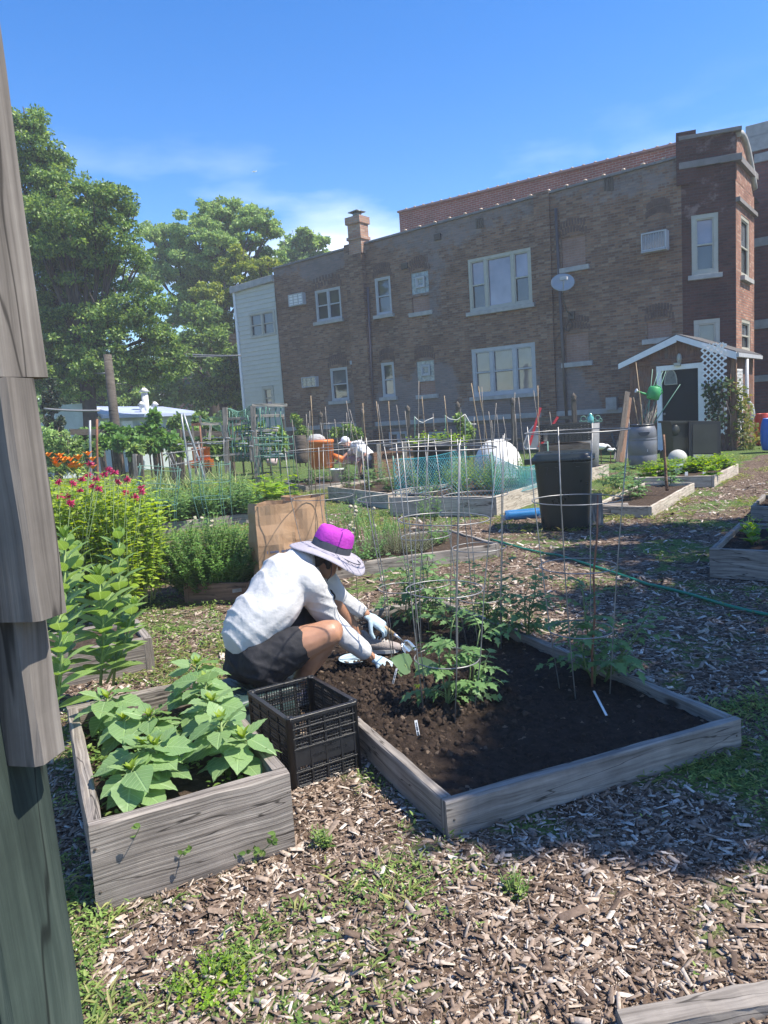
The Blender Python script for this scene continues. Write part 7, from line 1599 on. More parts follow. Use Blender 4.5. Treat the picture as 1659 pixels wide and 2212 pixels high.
# hose
hp = [(1060, 1165), (1090, 1173), (1130, 1185), (1175, 1195), (1210, 1200), (1270, 1219), (1330, 1238), (1400, 1262), (1450, 1273), (1500, 1286), (1560, 1305), (1620, 1320), (1690, 1334), (1760, 1345)]
P = [G(x, y, .015) for x, y in hp]; mb = MB(); mb.tube([P[max(0, min(len(P) - 1, i // 3))].lerp(P[min(len(P) - 1, i // 3 + 1)], (i % 3) / 3) for i in range(len(P) * 3 - 2)], .0125, 8); tag(mb.build('garden_hose', plain('green hose', (.015, .20, .11), .35, .1, 5), origin=P[5]), 'green garden hose lying across the mulch path', 'hose')
# plant labels in the big bed
def label_(x0, y0, x1, y1, z, wd, lab, txt=True):
    b_ = G(x1, y1, z); a = Y(x0, y0, b_.y + .01); t = thing('plant_label', lab, 'plant label', b_, None); mb = MB(); mb.bar(b_, a, wd, .0022, up=(.15, -1, .3)); mb.build('strip', M['white_paint'], t)
    if txt:
        d = (a - b_); up = V3(.15, -1, .3); s_ = d.cross(up).normalized(); n_ = s_.cross(d).normalized(); mb = MB(); r3 = random.Random(5)
        for k in range(15): q = b_ + d * (.25 + .68 * k / 15) + n_ * .0016; mb.box(q, .0035, .0006, .001 + r3.random() * wd * .6, ax=d.normalized(), ay=n_, az=s_)
        mb.build('handwriting', M['black_plastic'], t)
label_(898, 1556, 907, 1605, bz, .013, 'white plant label with black handwriting stuck upright near the front board')
label_(857, 1444, 845, 1492, bz, .010, 'slanted pale plant label beside the gloved hand')
q0, q1 = G(1283, 1497, bz + .012), G(1310, 1545, bz + .010); t = thing('plant_label', 'white label strip lying flat on the shaded compost', 'plant label', q0); mb = MB(); mb.bar(q0 + V3(0, 0, .01), q1, .010, .003); mb.build('strip', M['white_paint'], t)
# aircraft far off
q = Y(549, 371, 900); t = thing('airplane', 'tiny white airplane high in the blue sky', 'airplane', q); mb = MB(); mb.tube([q + V3(-2.6, 0, 0), q + V3(-2, 0, .1), q + V3(2, 0, .1), q + V3(2.8, 0, .3)], [.3, .5, .45, .1], 8); mb.build('fuselage', M['white_paint'], t); mb = MB(); mb.box(q + V3(0, 0, .2), 1.0, 6, .12); mb.prism([q + V3(2, 0, .3), q + V3(2.8, 0, .3), q + V3(2.9, 0, 1.5), q + V3(2.5, 0, 1.5)], V3(0, .15, 0)); mb.build('wing', M['white_paint'], t)
# ================================================================ wood chips and low weeds
def infoot(x, y, m=0.0): return any(inpoly(x, y, P) for P in FOOT)
def mask(x, y): return noise.noise(V3(x * 1.15, y * 1.15, 7.7)) + .5 * noise.noise(V3(x * 3.1, y * 3.1, 2.2))
def halfw(y): return .56 * y + .55
r2 = np.random.default_rng(5)
def scatter(n, y0, y1, x1f=None):
    ys_ = y0 + (y1 - y0) * r2.random(n) ** .9; xs_ = (r2.random(n) * 2 - 1) * (.56 * ys_ + .5) + .02 * ys_
    return xs_, ys_
def chipset(n, y0, y1, l0, l1, up=.0):
    xs_, ys_ = scatter(n, y0, y1); k = [i for i in range(n) if not infoot(xs_[i], ys_[i]) and not (xs_[i] < -.62 - .2 * (ys_[i] - 3) and ys_[i] > 6) and mask(xs_[i], ys_[i]) < r2.normal(.34, .2)]
    xs_, ys_ = xs_[k], ys_[k]; m = len(k); a = r2.random(m) * 6.283; t_ = r2.normal(0, .22, m); D = np.stack([np.cos(a), np.sin(a), t_], 1)
    N = np.stack([r2.normal(0, .35, m), r2.normal(0, .35, m), np.ones(m)], 1); Ls = l0 + (l1 - l0) * r2.random(m) ** 2.2
    W = Ls * r2.uniform(.12, .42, m); z = np.array([noise.noise(V3(x * .8, y * .8, 0)) * .018 for x, y in zip(xs_, ys_)]) + r2.uniform(-.002, .012, m)
    return leafmesh(np.stack([xs_, ys_, z], 1), D, N, Ls, W, 'chip', zs=r2.uniform(.002, .007, m))
def chipmat():
    m, t, b, o = newmat('wood chips'); L = t.links.new; g = nd(t, 'ShaderNodeNewGeometry')
    r = ramp(t, [(0, (.07, .047, .034)), (.3, (.165, .115, .084)), (.6, (.285, .215, .165)), (.82, (.40, .325, .26)), (.95, (.50, .43, .365)), (1, (.62, .56, .49))]); L(g.outputs['Random Per Island'], r.inputs[0])
    tc = nd(t, 'ShaderNodeTexCoord'); nz = nd(t, 'ShaderNodeTexNoise', {'Scale': 90.0, 'Detail': 3.0}); L(tc.outputs['Object'], nz.inputs['Vector'])
    mr = nd(t, 'ShaderNodeMapRange', {'From Min': .3, 'From Max': .7, 'To Min': .7, 'To Max': 1.25}); L(nz.outputs['Fac'], mr.inputs['Value']); hv = nd(t, 'ShaderNodeHueSaturation'); L(r.outputs[0], hv.inputs['Color']); L(mr.outputs[0], hv.inputs['Value']); L(hv.outputs[0], b.inputs['Base Color'])
    b.inputs['Roughness'].default_value = .8; b.inputs['Specular IOR Level'].default_value = .3
    return m
V, F = catmesh([chipset(34000, 1.15, 3.2, .009, .056), chipset(26000, 3.0, 6.2, .014, .075), chipset(36000, 1.15, 3.6, .004, .018), chipset(16000, 6.0, 12.5, .03, .10), chipset(110, 1.3, 5, .07, .12)])
tag(link_mesh(npmesh('wood_chips', V, F), 'wood_chips', chipmat()), kind='stuff')
def weedset(n, y0, y1, l0, l1, thr, tpl='ov', far=False):
    xs_, ys_ = scatter(n, y0, y1); k = []
    for i in range(n):
        x, y = xs_[i], ys_[i]; g = mask(x, y) + (.3 if (y < 2.3 and x < .3 + (2.3 - y) * .8) else 0) + (.5 if x < -.35 - .25 * (y - 3) and 3.4 < y < 7 else 0) + (.3 if y > 8 and x < 3.2 + (y - 8) * .6 else 0)
        if x < -.9 and y < 3.6: g += .5
        if g > r2.normal(thr, .16) and not infoot(x, y): k.append(i)
    xs_, ys_ = xs_[k], ys_[k]; m = len(k); P, D, N, L_ = [], [], [], []
    for x, y in zip(xs_, ys_):
        for _ in range(5):
            a = r2.random() * 6.283; u = r2.uniform(.1, .9); h = r2.uniform(0, .035); P.append((x + r2.normal(0, .012), y + r2.normal(0, .012), h)); D.append((math.cos(a), math.sin(a), u)); N.append((-math.cos(a) * u, -math.sin(a) * u, 1)); L_.append(r2.uniform(l0, l1))
    L_ = np.array(L_); return leafmesh(np.array(P), np.array(D), np.array(N), L_, L_ * (.42 if tpl == 'ov' else .14), tpl)
V, F = catmesh([weedset(20000, 1.15, 3.4, .010, .026, .47)])
V2, F2 = catmesh([weedset(9000, 3.2, 7.5, .015, .04, .42)])
tag(link_mesh(npmesh('low_weeds', *catmesh([(V, F), (V2, F2)])), 'low_weeds', M['weed']), kind='stuff')
tag(link_mesh(npmesh('grass', *catmesh([weedset(5000, 1.2, 5, .03, .07, .5, 'tri'), weedset(22000, 7.5, 17, .03, .085, .36, 'tri')])), 'grass', leafmat('grass blades', [(.07, .13, .03), (.15, .22, .05), (.28, .32, .10), (.38, .36, .16)], .6, .35)), kind='stuff')
# weeds growing inside the sunflower bed, along its front and chips on the compost
P, D, N, L_ = [], [], [], []
for i in range(330):
    a, c = r2.random(), r2.random(); p = bpt(SUNB, .06 + .88 * a, .04 + .92 * c)
    if noise.noise(p * 4) < -.05: continue
    for _ in range(6): an = r2.random() * 6.283; P.append((p.x + r2.normal(0, .018), p.y + r2.normal(0, .018), p.z + r2.uniform(0, .06))); D.append((math.cos(an), math.sin(an), .5)); N.append((-math.cos(an) * .5, -math.sin(an) * .5, 1)); L_.append(r2.uniform(.014, .034))
L_ = np.array(L_); tag(link_mesh(npmesh('bindweed', *leafmesh(np.array(P), np.array(D), np.array(N), L_, L_ * .7, 'ov')), 'bindweed', M['weed']), kind='stuff')
rnd = random.Random(71)
for (x0, y0, x1, y1, lab) in ((330, 1905, 415, 1840, 'thin bindweed vine climbing the middle of the sunflower bed front'), (250, 1895, 300, 1790, 'thin bindweed vine at the left of the sunflower bed front'), (470, 1880, 560, 1835, 'bindweed trailing along the foot of the sunflower bed'), (540, 1870, 600, 1800, 'bindweed shoot near the right end of the sunflower bed')):
    a = G(x0, y0 - 8); b_ = PL(x1, y1, SUNB['P1'] + V3(.02, -.045, 0), V3(.44, -.9, 0)); mb = MB(); pts = [a.lerp(b_, k / 6) + V3(rnd.uniform(-.012, .012), -.01 * math.sin(k), rnd.uniform(-.01, .01)) for k in range(7)]; mb.tube(pts, .0014, 4); lv = Leaves()
    for p in pts:
        for _ in range(2): an = rnd.random() * 6.28; lv.add(p, V3(math.cos(an), -.4, math.sin(an)), V3(0, -1, .6), rnd.uniform(.016, .03), .018)
    t = thing('bindweed_vine', lab, 'vine', a, None); mb.build('stem', M['stem'], t); leafobj('leaf', lv.mesh('ov'), M['weed'], t)
q = G(455, 2130); clump('clover_clump', 'round clump of bright clover with yellow flowers at the bottom left of the path', 'clover', q, .13, .055, 90, rnd, 'bright', 'stem', 'ov', 3, .018, .016, lean=.5, stemr=.0012)
for (x, y, lab) in ((1110, 1945, 'small broad weed in front of the big bed'), (1390, 1640, 'weed at the foot of the big bed front board'), (700, 1840, 'weed tuft beside the corner of the big bed')):
    clump('weed', lab, 'weed', G(x, y - 10), .06, .07, 10, rnd, 'weed', 'stem', 'ov', 4, .03, .016)
# clods where the gardener digs, chips on the compost
V = []; 
rc_ = np.random.default_rng(9); parts = []
ico = [(0, 0, 1), (.9, 0, .3), (.28, .85, .3), (-.72, .53, .3), (-.72, -.53, .3), (.28, -.85, .3), (.72, .53, -.4), (-.28, .85, -.4), (-.9, 0, -.4), (-.28, -.85, -.4), (.72, -.53, -.4)]
icf = [(0, 1, 2), (0, 2, 3), (0, 3, 4), (0, 4, 5), (0, 5, 1), (1, 6, 2), (2, 7, 3), (3, 8, 4), (4, 9, 5), (5, 10, 1), (6, 7, 2), (7, 8, 3), (8, 9, 4), (9, 10, 5), (10, 6, 1)]
iv, if_ = np.array(ico), np.array(icf)
for i in range(9000):
    a, c = rc_.random(), rc_.random(); p = bpt(BIG, .04 + .92 * a, .02 + .96 * c); d_ = math.hypot((p.x + .1) / .75, (p.y - 3.45) / .8)
    if rc_.random() > max(.22, 1.15 - d_): continue
    z = BIG['z'] + bigsoil(p.x, p.y, .1); s_ = (.003 + .012 * rc_.random() ** 2.5) * (1.2 if d_ < 1 else .7); parts.append((iv * s_ * (1 + rc_.normal(0, .38, iv.shape)) + np.array([p.x, p.y, z + s_ * .1]), if_))
o = link_mesh(npmesh('soil_clods', *catmesh(parts)), 'soil_clods', M['soil2']); tag(o, kind='stuff')
# ================================================================ black lattice crate
P1 = G(637, 1707); P2 = G(777, 1661); hC = Y(630.3, 1553, P1.y).z; P0 = G(539.4, 1494, hC); P0.z = 0
ct_ = thing('plastic_crate', 'black slatted plastic crate standing between the sunflower bed and the big bed', 'crate', P1); P3 = P0 + P2 - P1; bp_ = M['black_plastic']
corners = [P1, P2, P3, P0]; cen = (P1 + P3) / 2
for i in range(4):
    a, b_ = corners[i], corners[(i + 1) % 4]; d = (b_ - a); L_ = d.length; d.normalize(); n_ = d.cross(V3(0, 0, 1)); 
    if n_.dot(cen - a) > 0: n_ = -n_
    pt = lambda u, z, o=0.0: a + d * (u * L_) + V3(0, 0, z) + n_ * o
    w = MB(); nv = int(L_ / .0135)
    for k in range(nv + 1):
        u = .06 + .88 * k / nv; w.bar(pt(u, .012), pt(u, hC - .01), .0035, .004, up=n_)
    nh = int(hC / .0145); solid = (.30, .53) if i == 0 else None
    for k in range(nh + 1):
        z = .01 + (hC - .02) * k / nh; w.bar(pt(.05, z, .0015), pt(.95, z, .0015), .0035, .004, up=n_)
    w.build('lattice_wall', bp_, ct_)
    r_ = MB()
    for f in (.0, .22, .56, .72, .86, 1.0): r_.bar(pt(.03, .008 + f * (hC - .016), .005), pt(.97, .008 + f * (hC - .016), .005), .010, .006 if f < 1 else .016, up=(0, 0, 1))
    for u in (.05, .28, .51, .74, .95): r_.bar(pt(u, .01, .004), pt(u, hC - .008, .004), .009, .008, up=n_)
    r_.bar(pt(0, hC - .006, .003), pt(1, hC - .006, .003), .020, .014); r_.build('rib', bp_, ct_)
    if i == 0:
        s_ = MB(); s_.box(pt(.5, .008 + .43 * (hC - .016), .004), L_ * .9, .004, hC * .25, ax=d, ay=n_); s_.build('name_panel', bp_, ct_)
        for (txt, zz, sz) in (('MEXICO', .49, .017), ('MEXICAN PRODUCT', .40, .017)):
            cu = bpy.data.curves.new('emb', 'FONT'); cu.body = txt; cu.size = sz; cu.align_x = 'CENTER'; cu.extrude = .0011
            to = bpy.data.objects.new('emb', cu); me = bpy.data.meshes.new_from_object(to); bpy.data.objects.remove(to)
            rt = Matrix((( -d.x if False else d.x, 0, n_.x), (d.y, 0, n_.y), (0, 1, 0))).to_4x4(); p_ = pt(.56, zz * hC, .0068); me.transform(Matrix.Translation(p_) @ rt)
            link_mesh(me, 'embossed_word', bp_, ct_)
for c_ in corners: m2 = MB(); q = c_.lerp(cen, .035); m2.lathe([(.017, 0), (.017, hC - .004), (.0185, hC - .003), (.0185, hC + .003), (.011, hC + .003), (.009, hC - .02)], q, 12, capt=False); m2.build('corner_post', bp_, ct_)
m2 = MB()
for k in range(11): m2.bar(corners[0].lerp(corners[1], k / 10) + V3(0, 0, .01), corners[3].lerp(corners[2], k / 10) + V3(0, 0, .01), .006, .004)
for k in range(14): m2.bar(corners[0].lerp(corners[3], k / 13) + V3(0, 0, .012), corners[1].lerp(corners[2], k / 13) + V3(0, 0, .012), .006, .004)
m2.build('base_grid', bp_, ct_)
# ================================================================ brown paper lawn bags
pm, t_n, b_n, o_n = newmat('kraft paper'); tcn = nd(t_n, 'ShaderNodeTexCoord'); n1 = nd(t_n, 'ShaderNodeTexNoise', {'Scale': 5.0, 'Detail': 6.0, 'Distortion': 1.2}); t_n.links.new(tcn.outputs['Object'], n1.inputs['Vector'])
rr_ = ramp(t_n, [(.3, (.36, .22, .125)), (.7, (.46, .30, .185))]); t_n.links.new(n1.outputs['Fac'], rr_.inputs[0]); t_n.links.new(rr_.outputs[0], b_n.inputs['Base Color']); b_n.inputs['Roughness'].default_value = .8; b_n.inputs['Specular IOR Level'].default_value = .2
bpn = nd(t_n, 'ShaderNodeBump', {'Strength': .5, 'Distance': .02}); t_n.links.new(n1.outputs['Fac'], bpn.inputs['Height']); t_n.links.new(bpn.outputs[0], b_n.inputs['Normal'])
def paperbag(label, tl, tr_, depth, dpx, seed):
    a = Y(tl[0], tl[1], depth); b_ = Y(tr_[0], tr_[1], depth + dpx); h = (a.z + b_.z) / 2; a.z = b_.z = 0; d = (b_ - a); W = d.length; d.normalize(); n_ = V3(-d.y, d.x, 0); De = .30
    t = thing('paper_bag', label, 'paper bag', a, 'open paper yard waste bags'); mb = MB(); rows, n = 10, 8
    path = []
    for s_, e_, k in (((0, 0), (W, 0), n), ((W, 0), (W, De), n), ((W, De), (0, De), n), ((0, De), (0, 0), n)):
        for i in range(k): path.append((s_[0] + (e_[0] - s_[0]) * i / k, s_[1] + (e_[1] - s_[1]) * i / k, i / k))
    K = len(path)
    for j in range(rows + 1):
        z = h * j / rows
        for i, (u, v, f) in enumerate(path):
            side = (i // n) % 2; gus = (-.05 * math.sin(math.pi * f) * (j / rows) if side else .02 * math.sin(math.pi * f)); cu = (W / 2 - u); cv = (De / 2 - v); bulge = 1 + .04 * math.sin(math.pi * j / rows)
            q = noise.noise(V3(u * 7 + seed, v * 7, z * 5)) * .028
            uu = W / 2 - cu * bulge; vv = De / 2 - cv * bulge
            if side: uu += (1 if u > W / 2 else -1) * (gus + q)
            else: vv += (1 if v > De / 2 else -1) * (gus + q)
            p = a + d * uu + n_ * vv + V3(0, 0, z + (q * .8 if j == rows else 0)); mb.v.append(tuple(p))
    for j in range(rows):
        for i in range(K): mb.face((j * K + i, j * K + (i + 1) % K, (j + 1) * K + (i + 1) % K, (j + 1) * K + i))
    mb.face(tuple(range(K))[::-1]); o = mb.build('sack', pm, t); md = o.modifiers.new('thick', 'SOLIDIFY'); md.thickness = .003
    pr = MB(); r4 = random.Random(seed)
    for k in range(26):
        if r4.random() < .15: continue
        u = W * (.2 + .7 * k / 26); f = u / W; pr.box(a + d * u - n_ * (.026 + .02 * math.sin(math.pi * f) + noise.noise(V3(u * 7 + seed, 0, h * .53 * 5)) * .028) + V3(0, 0, h * .53), .008, .004, .012 + r4.random() * .012, ax=d, ay=n_)
    pr.build('printing', plain('faded blue print', (.10, .11, .17), .8), t)
paperbag('front left open brown paper yard bag with a faint blue printed line', (550, 1092), (634, 1087), 6.0, .12, 2)
paperbag('rear right open brown paper yard bag behind the purple hat', (632, 1078), (700, 1072), 6.15, .12, 9)
# ================================================================ gate post with stacked board ends at the left
gt_ = thing('gate_post', 'close green stained post with silvery stacked board ends at the left edge', 'gate post', (-.30, .63, 0), None); gt_.rotation_euler = (0, -.012, 0); gt_.location.x -= .009
gd_ = V3(.26, .97, 0).normalized(); gn_ = V3(.97, -.26, 0)
def gboard(x0, y0, x1, y1, ztop, zbot, d0, ln, thick, mat='gate_wood', nm='board', back=False):
    near = Y((x0), (y0 + y1) / 2, d0); near.z = 0; c_ = near + gd_ * ln / 2 - gn_ * thick / 2 + V3(0, 0, (ztop + zbot) / 2); mb = MB()
    mb.box(c_, ln, thick, ztop - zbot, ax=gd_, ay=-gn_ if V3(0, 0, 1).cross(gd_).dot(gn_) < 0 else gn_, ch=.004, seg=3, jit=.0006); return mb.build(nm, M[mat], gt_)
zz = lambda y, d_, x=60: Y(x, y, d_).z
gboard(0, 0, 0, 500, zz(-300, .6), zz(812, .6), .585, .062, .06); gboard(113, 790, 0, 1330, zz(816, .6), zz(1338, .6), .585, .040, .08); gboard(125, 1345, 0, 1640, zz(1342, .6), zz(1660, .6), .60, .036, .06)
mb = MB(); pc = Y(205, 2212, .63); pc.z = 0; pc = pc - gn_ * .055 - gd_ * .02; mb.box(pc + V3(0, 0, .95), .09, .10, 1.9, ax=gd_, ay=V3(0, 0, 1).cross(gd_), ch=.006, seg=12, jit=.0008); mb.build('post', M['post_wood'], gt_)
mb = MB(); mb.box(pc - gn_ * .085 - gd_ * .03 + V3(0, 0, .95), .10, .07, 1.9, ax=gd_, ay=V3(0, 0, 1).cross(gd_), ch=.006, seg=12, jit=.0008); mb.build('post', M['post_wood'], gt_)
# ================================================================ people
def fuse(prims, vox, smooth=6, name='body', mat=None, parent=None, wr=0.0, wscale=9):
    """one continuous skin grown round tapered limbs"""
    mb = MB()
    for p in prims:
        if p[0] == 't':
            _, pts, rad, lat, flat = p
            pts = [Vector(q) for q in pts]; n = len(pts); N = 14
            # resample smoothly
            P, Rr = [], []
            for i in range(n - 1):
                p0, p1, p2, p3 = pts[max(0, i - 1)], pts[i], pts[i + 1], pts[min(n - 1, i + 2)]
                for k in range(5):
                    u = k / 5; P.append(.5 * ((2 * p1) + (p2 - p0) * u + (2 * p0 - 5 * p1 + 4 * p2 - p3) * u * u + (-p0 + 3 * p1 - 3 * p2 + p3) * u ** 3)); Rr.append(rad[i] + (rad[i + 1] - rad[i]) * (u * u * (3 - 2 * u)))
            P.append(pts[-1]); Rr.append(rad[-1])
            t0 = (P[1] - P[0]).normalized(); t1 = (P[-1] - P[-2]).normalized()
            P = [P[0] - t0 * Rr[0] * .75, P[0] - t0 * Rr[0] * .4] + P + [P[-1] + t1 * Rr[-1] * .4, P[-1] + t1 * Rr[-1] * .75]; Rr = [Rr[0] * .45, Rr[0] * .85] + Rr + [Rr[-1] * .85, Rr[-1] * .45]
            n0 = len(mb.v); latv = Vector(lat) if lat is not None else None
            for i, q in enumerate(P):
                t = (P[min(i + 1, len(P) - 1)] - P[max(i - 1, 0)]).normalized(); x = (latv - t * latv.dot(t)).normalized() if latv is not None else t.orthogonal().normalized()
                if latv is None and i: x = (px_ - t * px_.dot(t)).normalized()
                px_ = x; y = t.cross(x)
                for k in range(N): an = 2 * math.pi * k / N; mb.v.append(tuple(q + x * (math.cos(an) * Rr[i]) + y * (math.sin(an) * Rr[i] * flat)))
            for i in range(len(P) - 1):
                for k in range(N): a = n0 + i * N + k; b_ = n0 + i * N + (k + 1) % N; mb.face((a, b_, b_ + N, a + N))
            mb.face(tuple(n0 + k for k in range(N))[::-1]); mb.face(tuple(n0 + (len(P) - 1) * N + k for k in range(N)))
        else:
            _, c, r3, rot = p; n0 = len(mb.v); mb.ball((0, 0, 0), r3[0], r3[1], r3[2], 16, 12)
            for i in range(n0, len(mb.v)): mb.v[i] = tuple(rot @ Vector(mb.v[i]) + Vector(c))
    me = mb.mesh('tmp'); o = bpy.data.objects.new('tmp', me); C.objects.link(o)
    m = o.modifiers.new('r', 'REMESH'); m.mode = 'VOXEL'; m.voxel_size = vox; m.use_smooth_shade = True
    s_ = o.modifiers.new('s', 'SMOOTH'); s_.iterations = smooth; s_.factor = .5
    dg = bpy.context.evaluated_depsgraph_get(); me2 = bpy.data.meshes.new_from_object(o.evaluated_get(dg)); bpy.data.objects.remove(o)
    if wr:
        for v in me2.vertices:
            c = v.co; fo = (1 - abs(math.sin(c.dot(V3(22, 12, 30)) + 4.5 * noise.noise(c * 4.0)))) ** 2.5 * max(0, .45 + noise.noise(c * 3.3 + V3(9, 0, 0))) if wr > .004 else 0; v.co = c + v.normal * (fo * .013 + wr * (noise.noise(V3(c.x * wscale, c.y * wscale, c.z * wscale * 1.7) + V3(3, 1, 2)) + .6 * noise.noise(c * wscale * 2.6)))
    me2.polygons.foreach_set('use_smooth', [True] * len(me2.polygons))
    return link_mesh(me2, name, mat, parent)
def T(pts, rad, lat=None, flat=1.0): return ('t', pts, rad, lat, flat)
I3 = Matrix.Identity(3)
def skinmat(name, c):
    m, t, b, o = newmat(name); L = t.links.new; tc = nd(t, 'ShaderNodeTexCoord'); nz = nd(t, 'ShaderNodeTexNoise', {'Scale': 14.0, 'Detail': 5.0}); L(tc.outputs['Object'], nz.inputs['Vector'])
    r = ramp(t, [(.3, tuple(x * .82 for x in c)), (.7, tuple(min(1, x * 1.12) for x in c))]); L(nz.outputs['Fac'], r.inputs[0]); L(r.outputs[0], b.inputs['Base Color']); b.inputs['Roughness'].default_value = .45
    b.inputs['Subsurface Weight'].default_value = .08; b.inputs['Subsurface Radius'].default_value = (.02, .008, .004); b.inputs['Subsurface Scale'].default_value = .3
    n3 = nd(t, 'ShaderNodeTexNoise', {'Scale': 160.0}); L(tc.outputs['Object'], n3.inputs['Vector']); bp = nd(t, 'ShaderNodeBump', {'Strength': .15, 'Distance': .002}); L(n3.outputs['Fac'], bp.inputs['Height']); L(bp.outputs[0], b.inputs['Normal'])
    return m
M['skin'] = skinmat('tanned skin', (.42, .215, .13)); M['shirt'] = plain('pale grey tie dyed cotton', (.56, .555, .56), .9, .07, 11, .35, 38, spec=.15)
M['shorts'] = plain('black shorts cloth', (.022, .022, .026), .75, .25, 14, .2, 60, spec=.3); M['glove'] = plain('light blue knit glove', (.42, .54, .62), .85, .1, 40, .4, 180, spec=.1); M['palm'] = plain('cream glove palm', (.50, .46, .36), .7, .15, 30)
M['hair'] = plain('dark brown hair', (.035, .022, .016), .55, .4, 60, .6, 120); M['magenta'] = plain('magenta hat cloth', (.46, .05, .44), .8, .1, 14, .3, 70, spec=.2); M['hat_grey'] = plain('grey hat cloth', (.33, .31, .36), .85, .1, 20, .3, 90, spec=.2); M['hat_dark'] = plain('charcoal hat band', (.06, .065, .085), .85, .1, 20)
M['shoe'] = plain('taupe knit shoe', (.30, .26, .24), .8, .15, 30, .5, 140); M['sock'] = plain('lavender shoe', (.40, .38, .52), .75, .1, 20); M['rubber'] = plain('white rubber sole', (.55, .54, .50), .6, .1, 8)
def hand(wrist, d, up, sz=1.0, curl=.5, thumb=1, spread=.16, vox=.0036, mat=None, parent=None, name='glove', cuff=.05):
    """palm, four unequal bent fingers and a thumb from the side of the palm"""
    d = Vector(d).normalized(); up = Vector(up); up = (up - d * up.dot(d)).normalized(); s_ = d.cross(up) * thumb; w_ = Vector(wrist)
    pr = [T([w_ - d * cuff, w_, w_ + d * .035 * sz, w_ + d * .085 * sz], [.031 * sz, .029 * sz, .040 * sz, .041 * sz], s_, .55)]
    for k, (o, L_) in enumerate(((.030, .070), (.010, .080), (-.010, .075), (-.029, .058))):
        b = w_ + d * (.088 - abs(o - .005) * .25) * sz + s_ * o * sz; dr = (d + s_ * o * spread * 30).normalized(); a = curl * (1 + .12 * k); P = [b - dr * .02]; q = b; dd = dr
        for f in (.45, .32, .23):
            P.append(q.copy()); q = q + dd * L_ * f * sz; dd = (dd * math.cos(a) - up * math.sin(a)).normalized() if True else dd
        P.append(q); r_ = .0098 * sz; pr.append(T(P, [r_ * 1.1, r_ * 1.08, r_, r_ * .93, r_ * .82], s_))
    tb_ = w_ + d * .022 * sz + s_ * .030 * sz; td = (d * .62 + s_ * .72 - up * .45 * curl * 1.5).normalized(); P = [tb_, tb_ + td * .034 * sz, tb_ + td * .058 * sz + d * .008 - up * .006, tb_ + td * .072 * sz + d * .028 * sz - up * .014 * curl]
    pr.append(T(P, [.014 * sz, .0125 * sz, .0115 * sz, .0095 * sz], s_)); return fuse(pr, vox, 2, name, mat, parent)
# ---------------- gardener in the purple hat
pe = thing('person', 'crouching gardener in a magenta and grey hat, pale shirt and black shorts with a trowel', 'person', (-.62, 3.68, 0)); LAT = V3(.6, -.8, 0); FW = V3(.8, .6, 0)
j = dict(pel=Y(547, 1412, 3.66), mid=Y(588, 1308, 3.72), chest=Y(622, 1245, 3.80), neck=Y(655, 1205, 3.86), head=Y(707, 1203, 3.93),
         nsh=Y(657, 1246, 3.73), nel=Y(716, 1342, 3.87), nwr=Y(797, 1416, 3.91), fsh=Y(678, 1222, 3.98), fel=Y(735, 1292, 4.12), fwr=Y(783, 1322, 4.16),
         nhip=Y(560, 1425, 3.58), nkn=Y(716, 1366, 3.62), nan=Y(637, 1492, 3.76), fhip=Y(570, 1405, 3.76), fkn=Y(711, 1268, 4.08), fan=Y(783, 1396, 4.20))
J = type('J', (), j)
fdir = (J.head - J.neck).normalized()
hd = J.head; fc = (FW * .78 - V3(0, 0, 1) * .62).normalized(); hu = (FW * .62 + V3(0, 0, .78)).normalized(); Rm = Matrix((LAT, fc, hu)).transposed()
def HP(a, b_, c_): return hd + LAT * a + fc * b_ + hu * c_
body = [T([J.pel, J.mid, J.chest, J.neck, hd - hu * .03 - fc * .02], [.12, .11, .11, .055, .052], LAT, .85),
        T([J.nsh, J.nel, J.nwr, J.nwr + (J.nwr - J.nel).normalized() * .03], [.048, .042, .028, .026]), T([J.fsh, J.fel, J.fwr, J.fwr + (J.fwr - J.fel).normalized() * .03], [.045, .040, .028, .026]),
        T([J.nhip, J.nhip.lerp(J.nkn, .55), J.nkn - (J.nkn - J.nhip).normalized() * .04, J.nkn], [.10, .088, .074, .068]), T([J.nkn, J.nkn.lerp(J.nan, .32) - FW * .018, J.nkn.lerp(J.nan, .7) - FW * .008, J.nan, J.nan - V3(0, 0, .03)], [.056, .064, .046, .033, .036]),
        ('e', J.nkn + FW * .012 + V3(0, 0, .008), (.050, .052, .054), I3),
        T([J.fhip, J.fhip.lerp(J.fkn, .5), J.fkn], [.10, .08, .055]), T([J.fkn, J.fkn.lerp(J.fan, .3) - FW * .01, J.fkn.lerp(J.fan, .7), J.fan], [.050, .054, .040, .032]),
        ('e', HP(0, -.005, .02), (.073, .088, .098), Rm), ('e', HP(0, .035, -.055), (.050, .052, .052), Rm), T([HP(0, .085, .015), HP(0, .108, -.018)], [.009, .013]), ('e', HP(0, .078, -.052), (.024, .014, .012), Rm), ('e', HP(.076, -.01, -.01), (.010, .02, .03), Rm), ('e', HP(-.076, -.01, -.01), (.010, .02, .03), Rm),
        ('e', HP(0, .055, -.088), (.024, .022, .018), Rm)]
fuse(body, .0085, 3, 'body', M['skin'], pe)
for s_ in (1, -1): mb = MB(); mb.ball(HP(.028 * s_, .078, .006), .011, .011, .010, 10, 8); mb.build('eye', M['white_paint'], pe); mb = MB(); mb.ball(HP(.028 * s_, .088, .005), .005, .005, .005, 8, 6); mb.build('iris', M['hair'], pe)
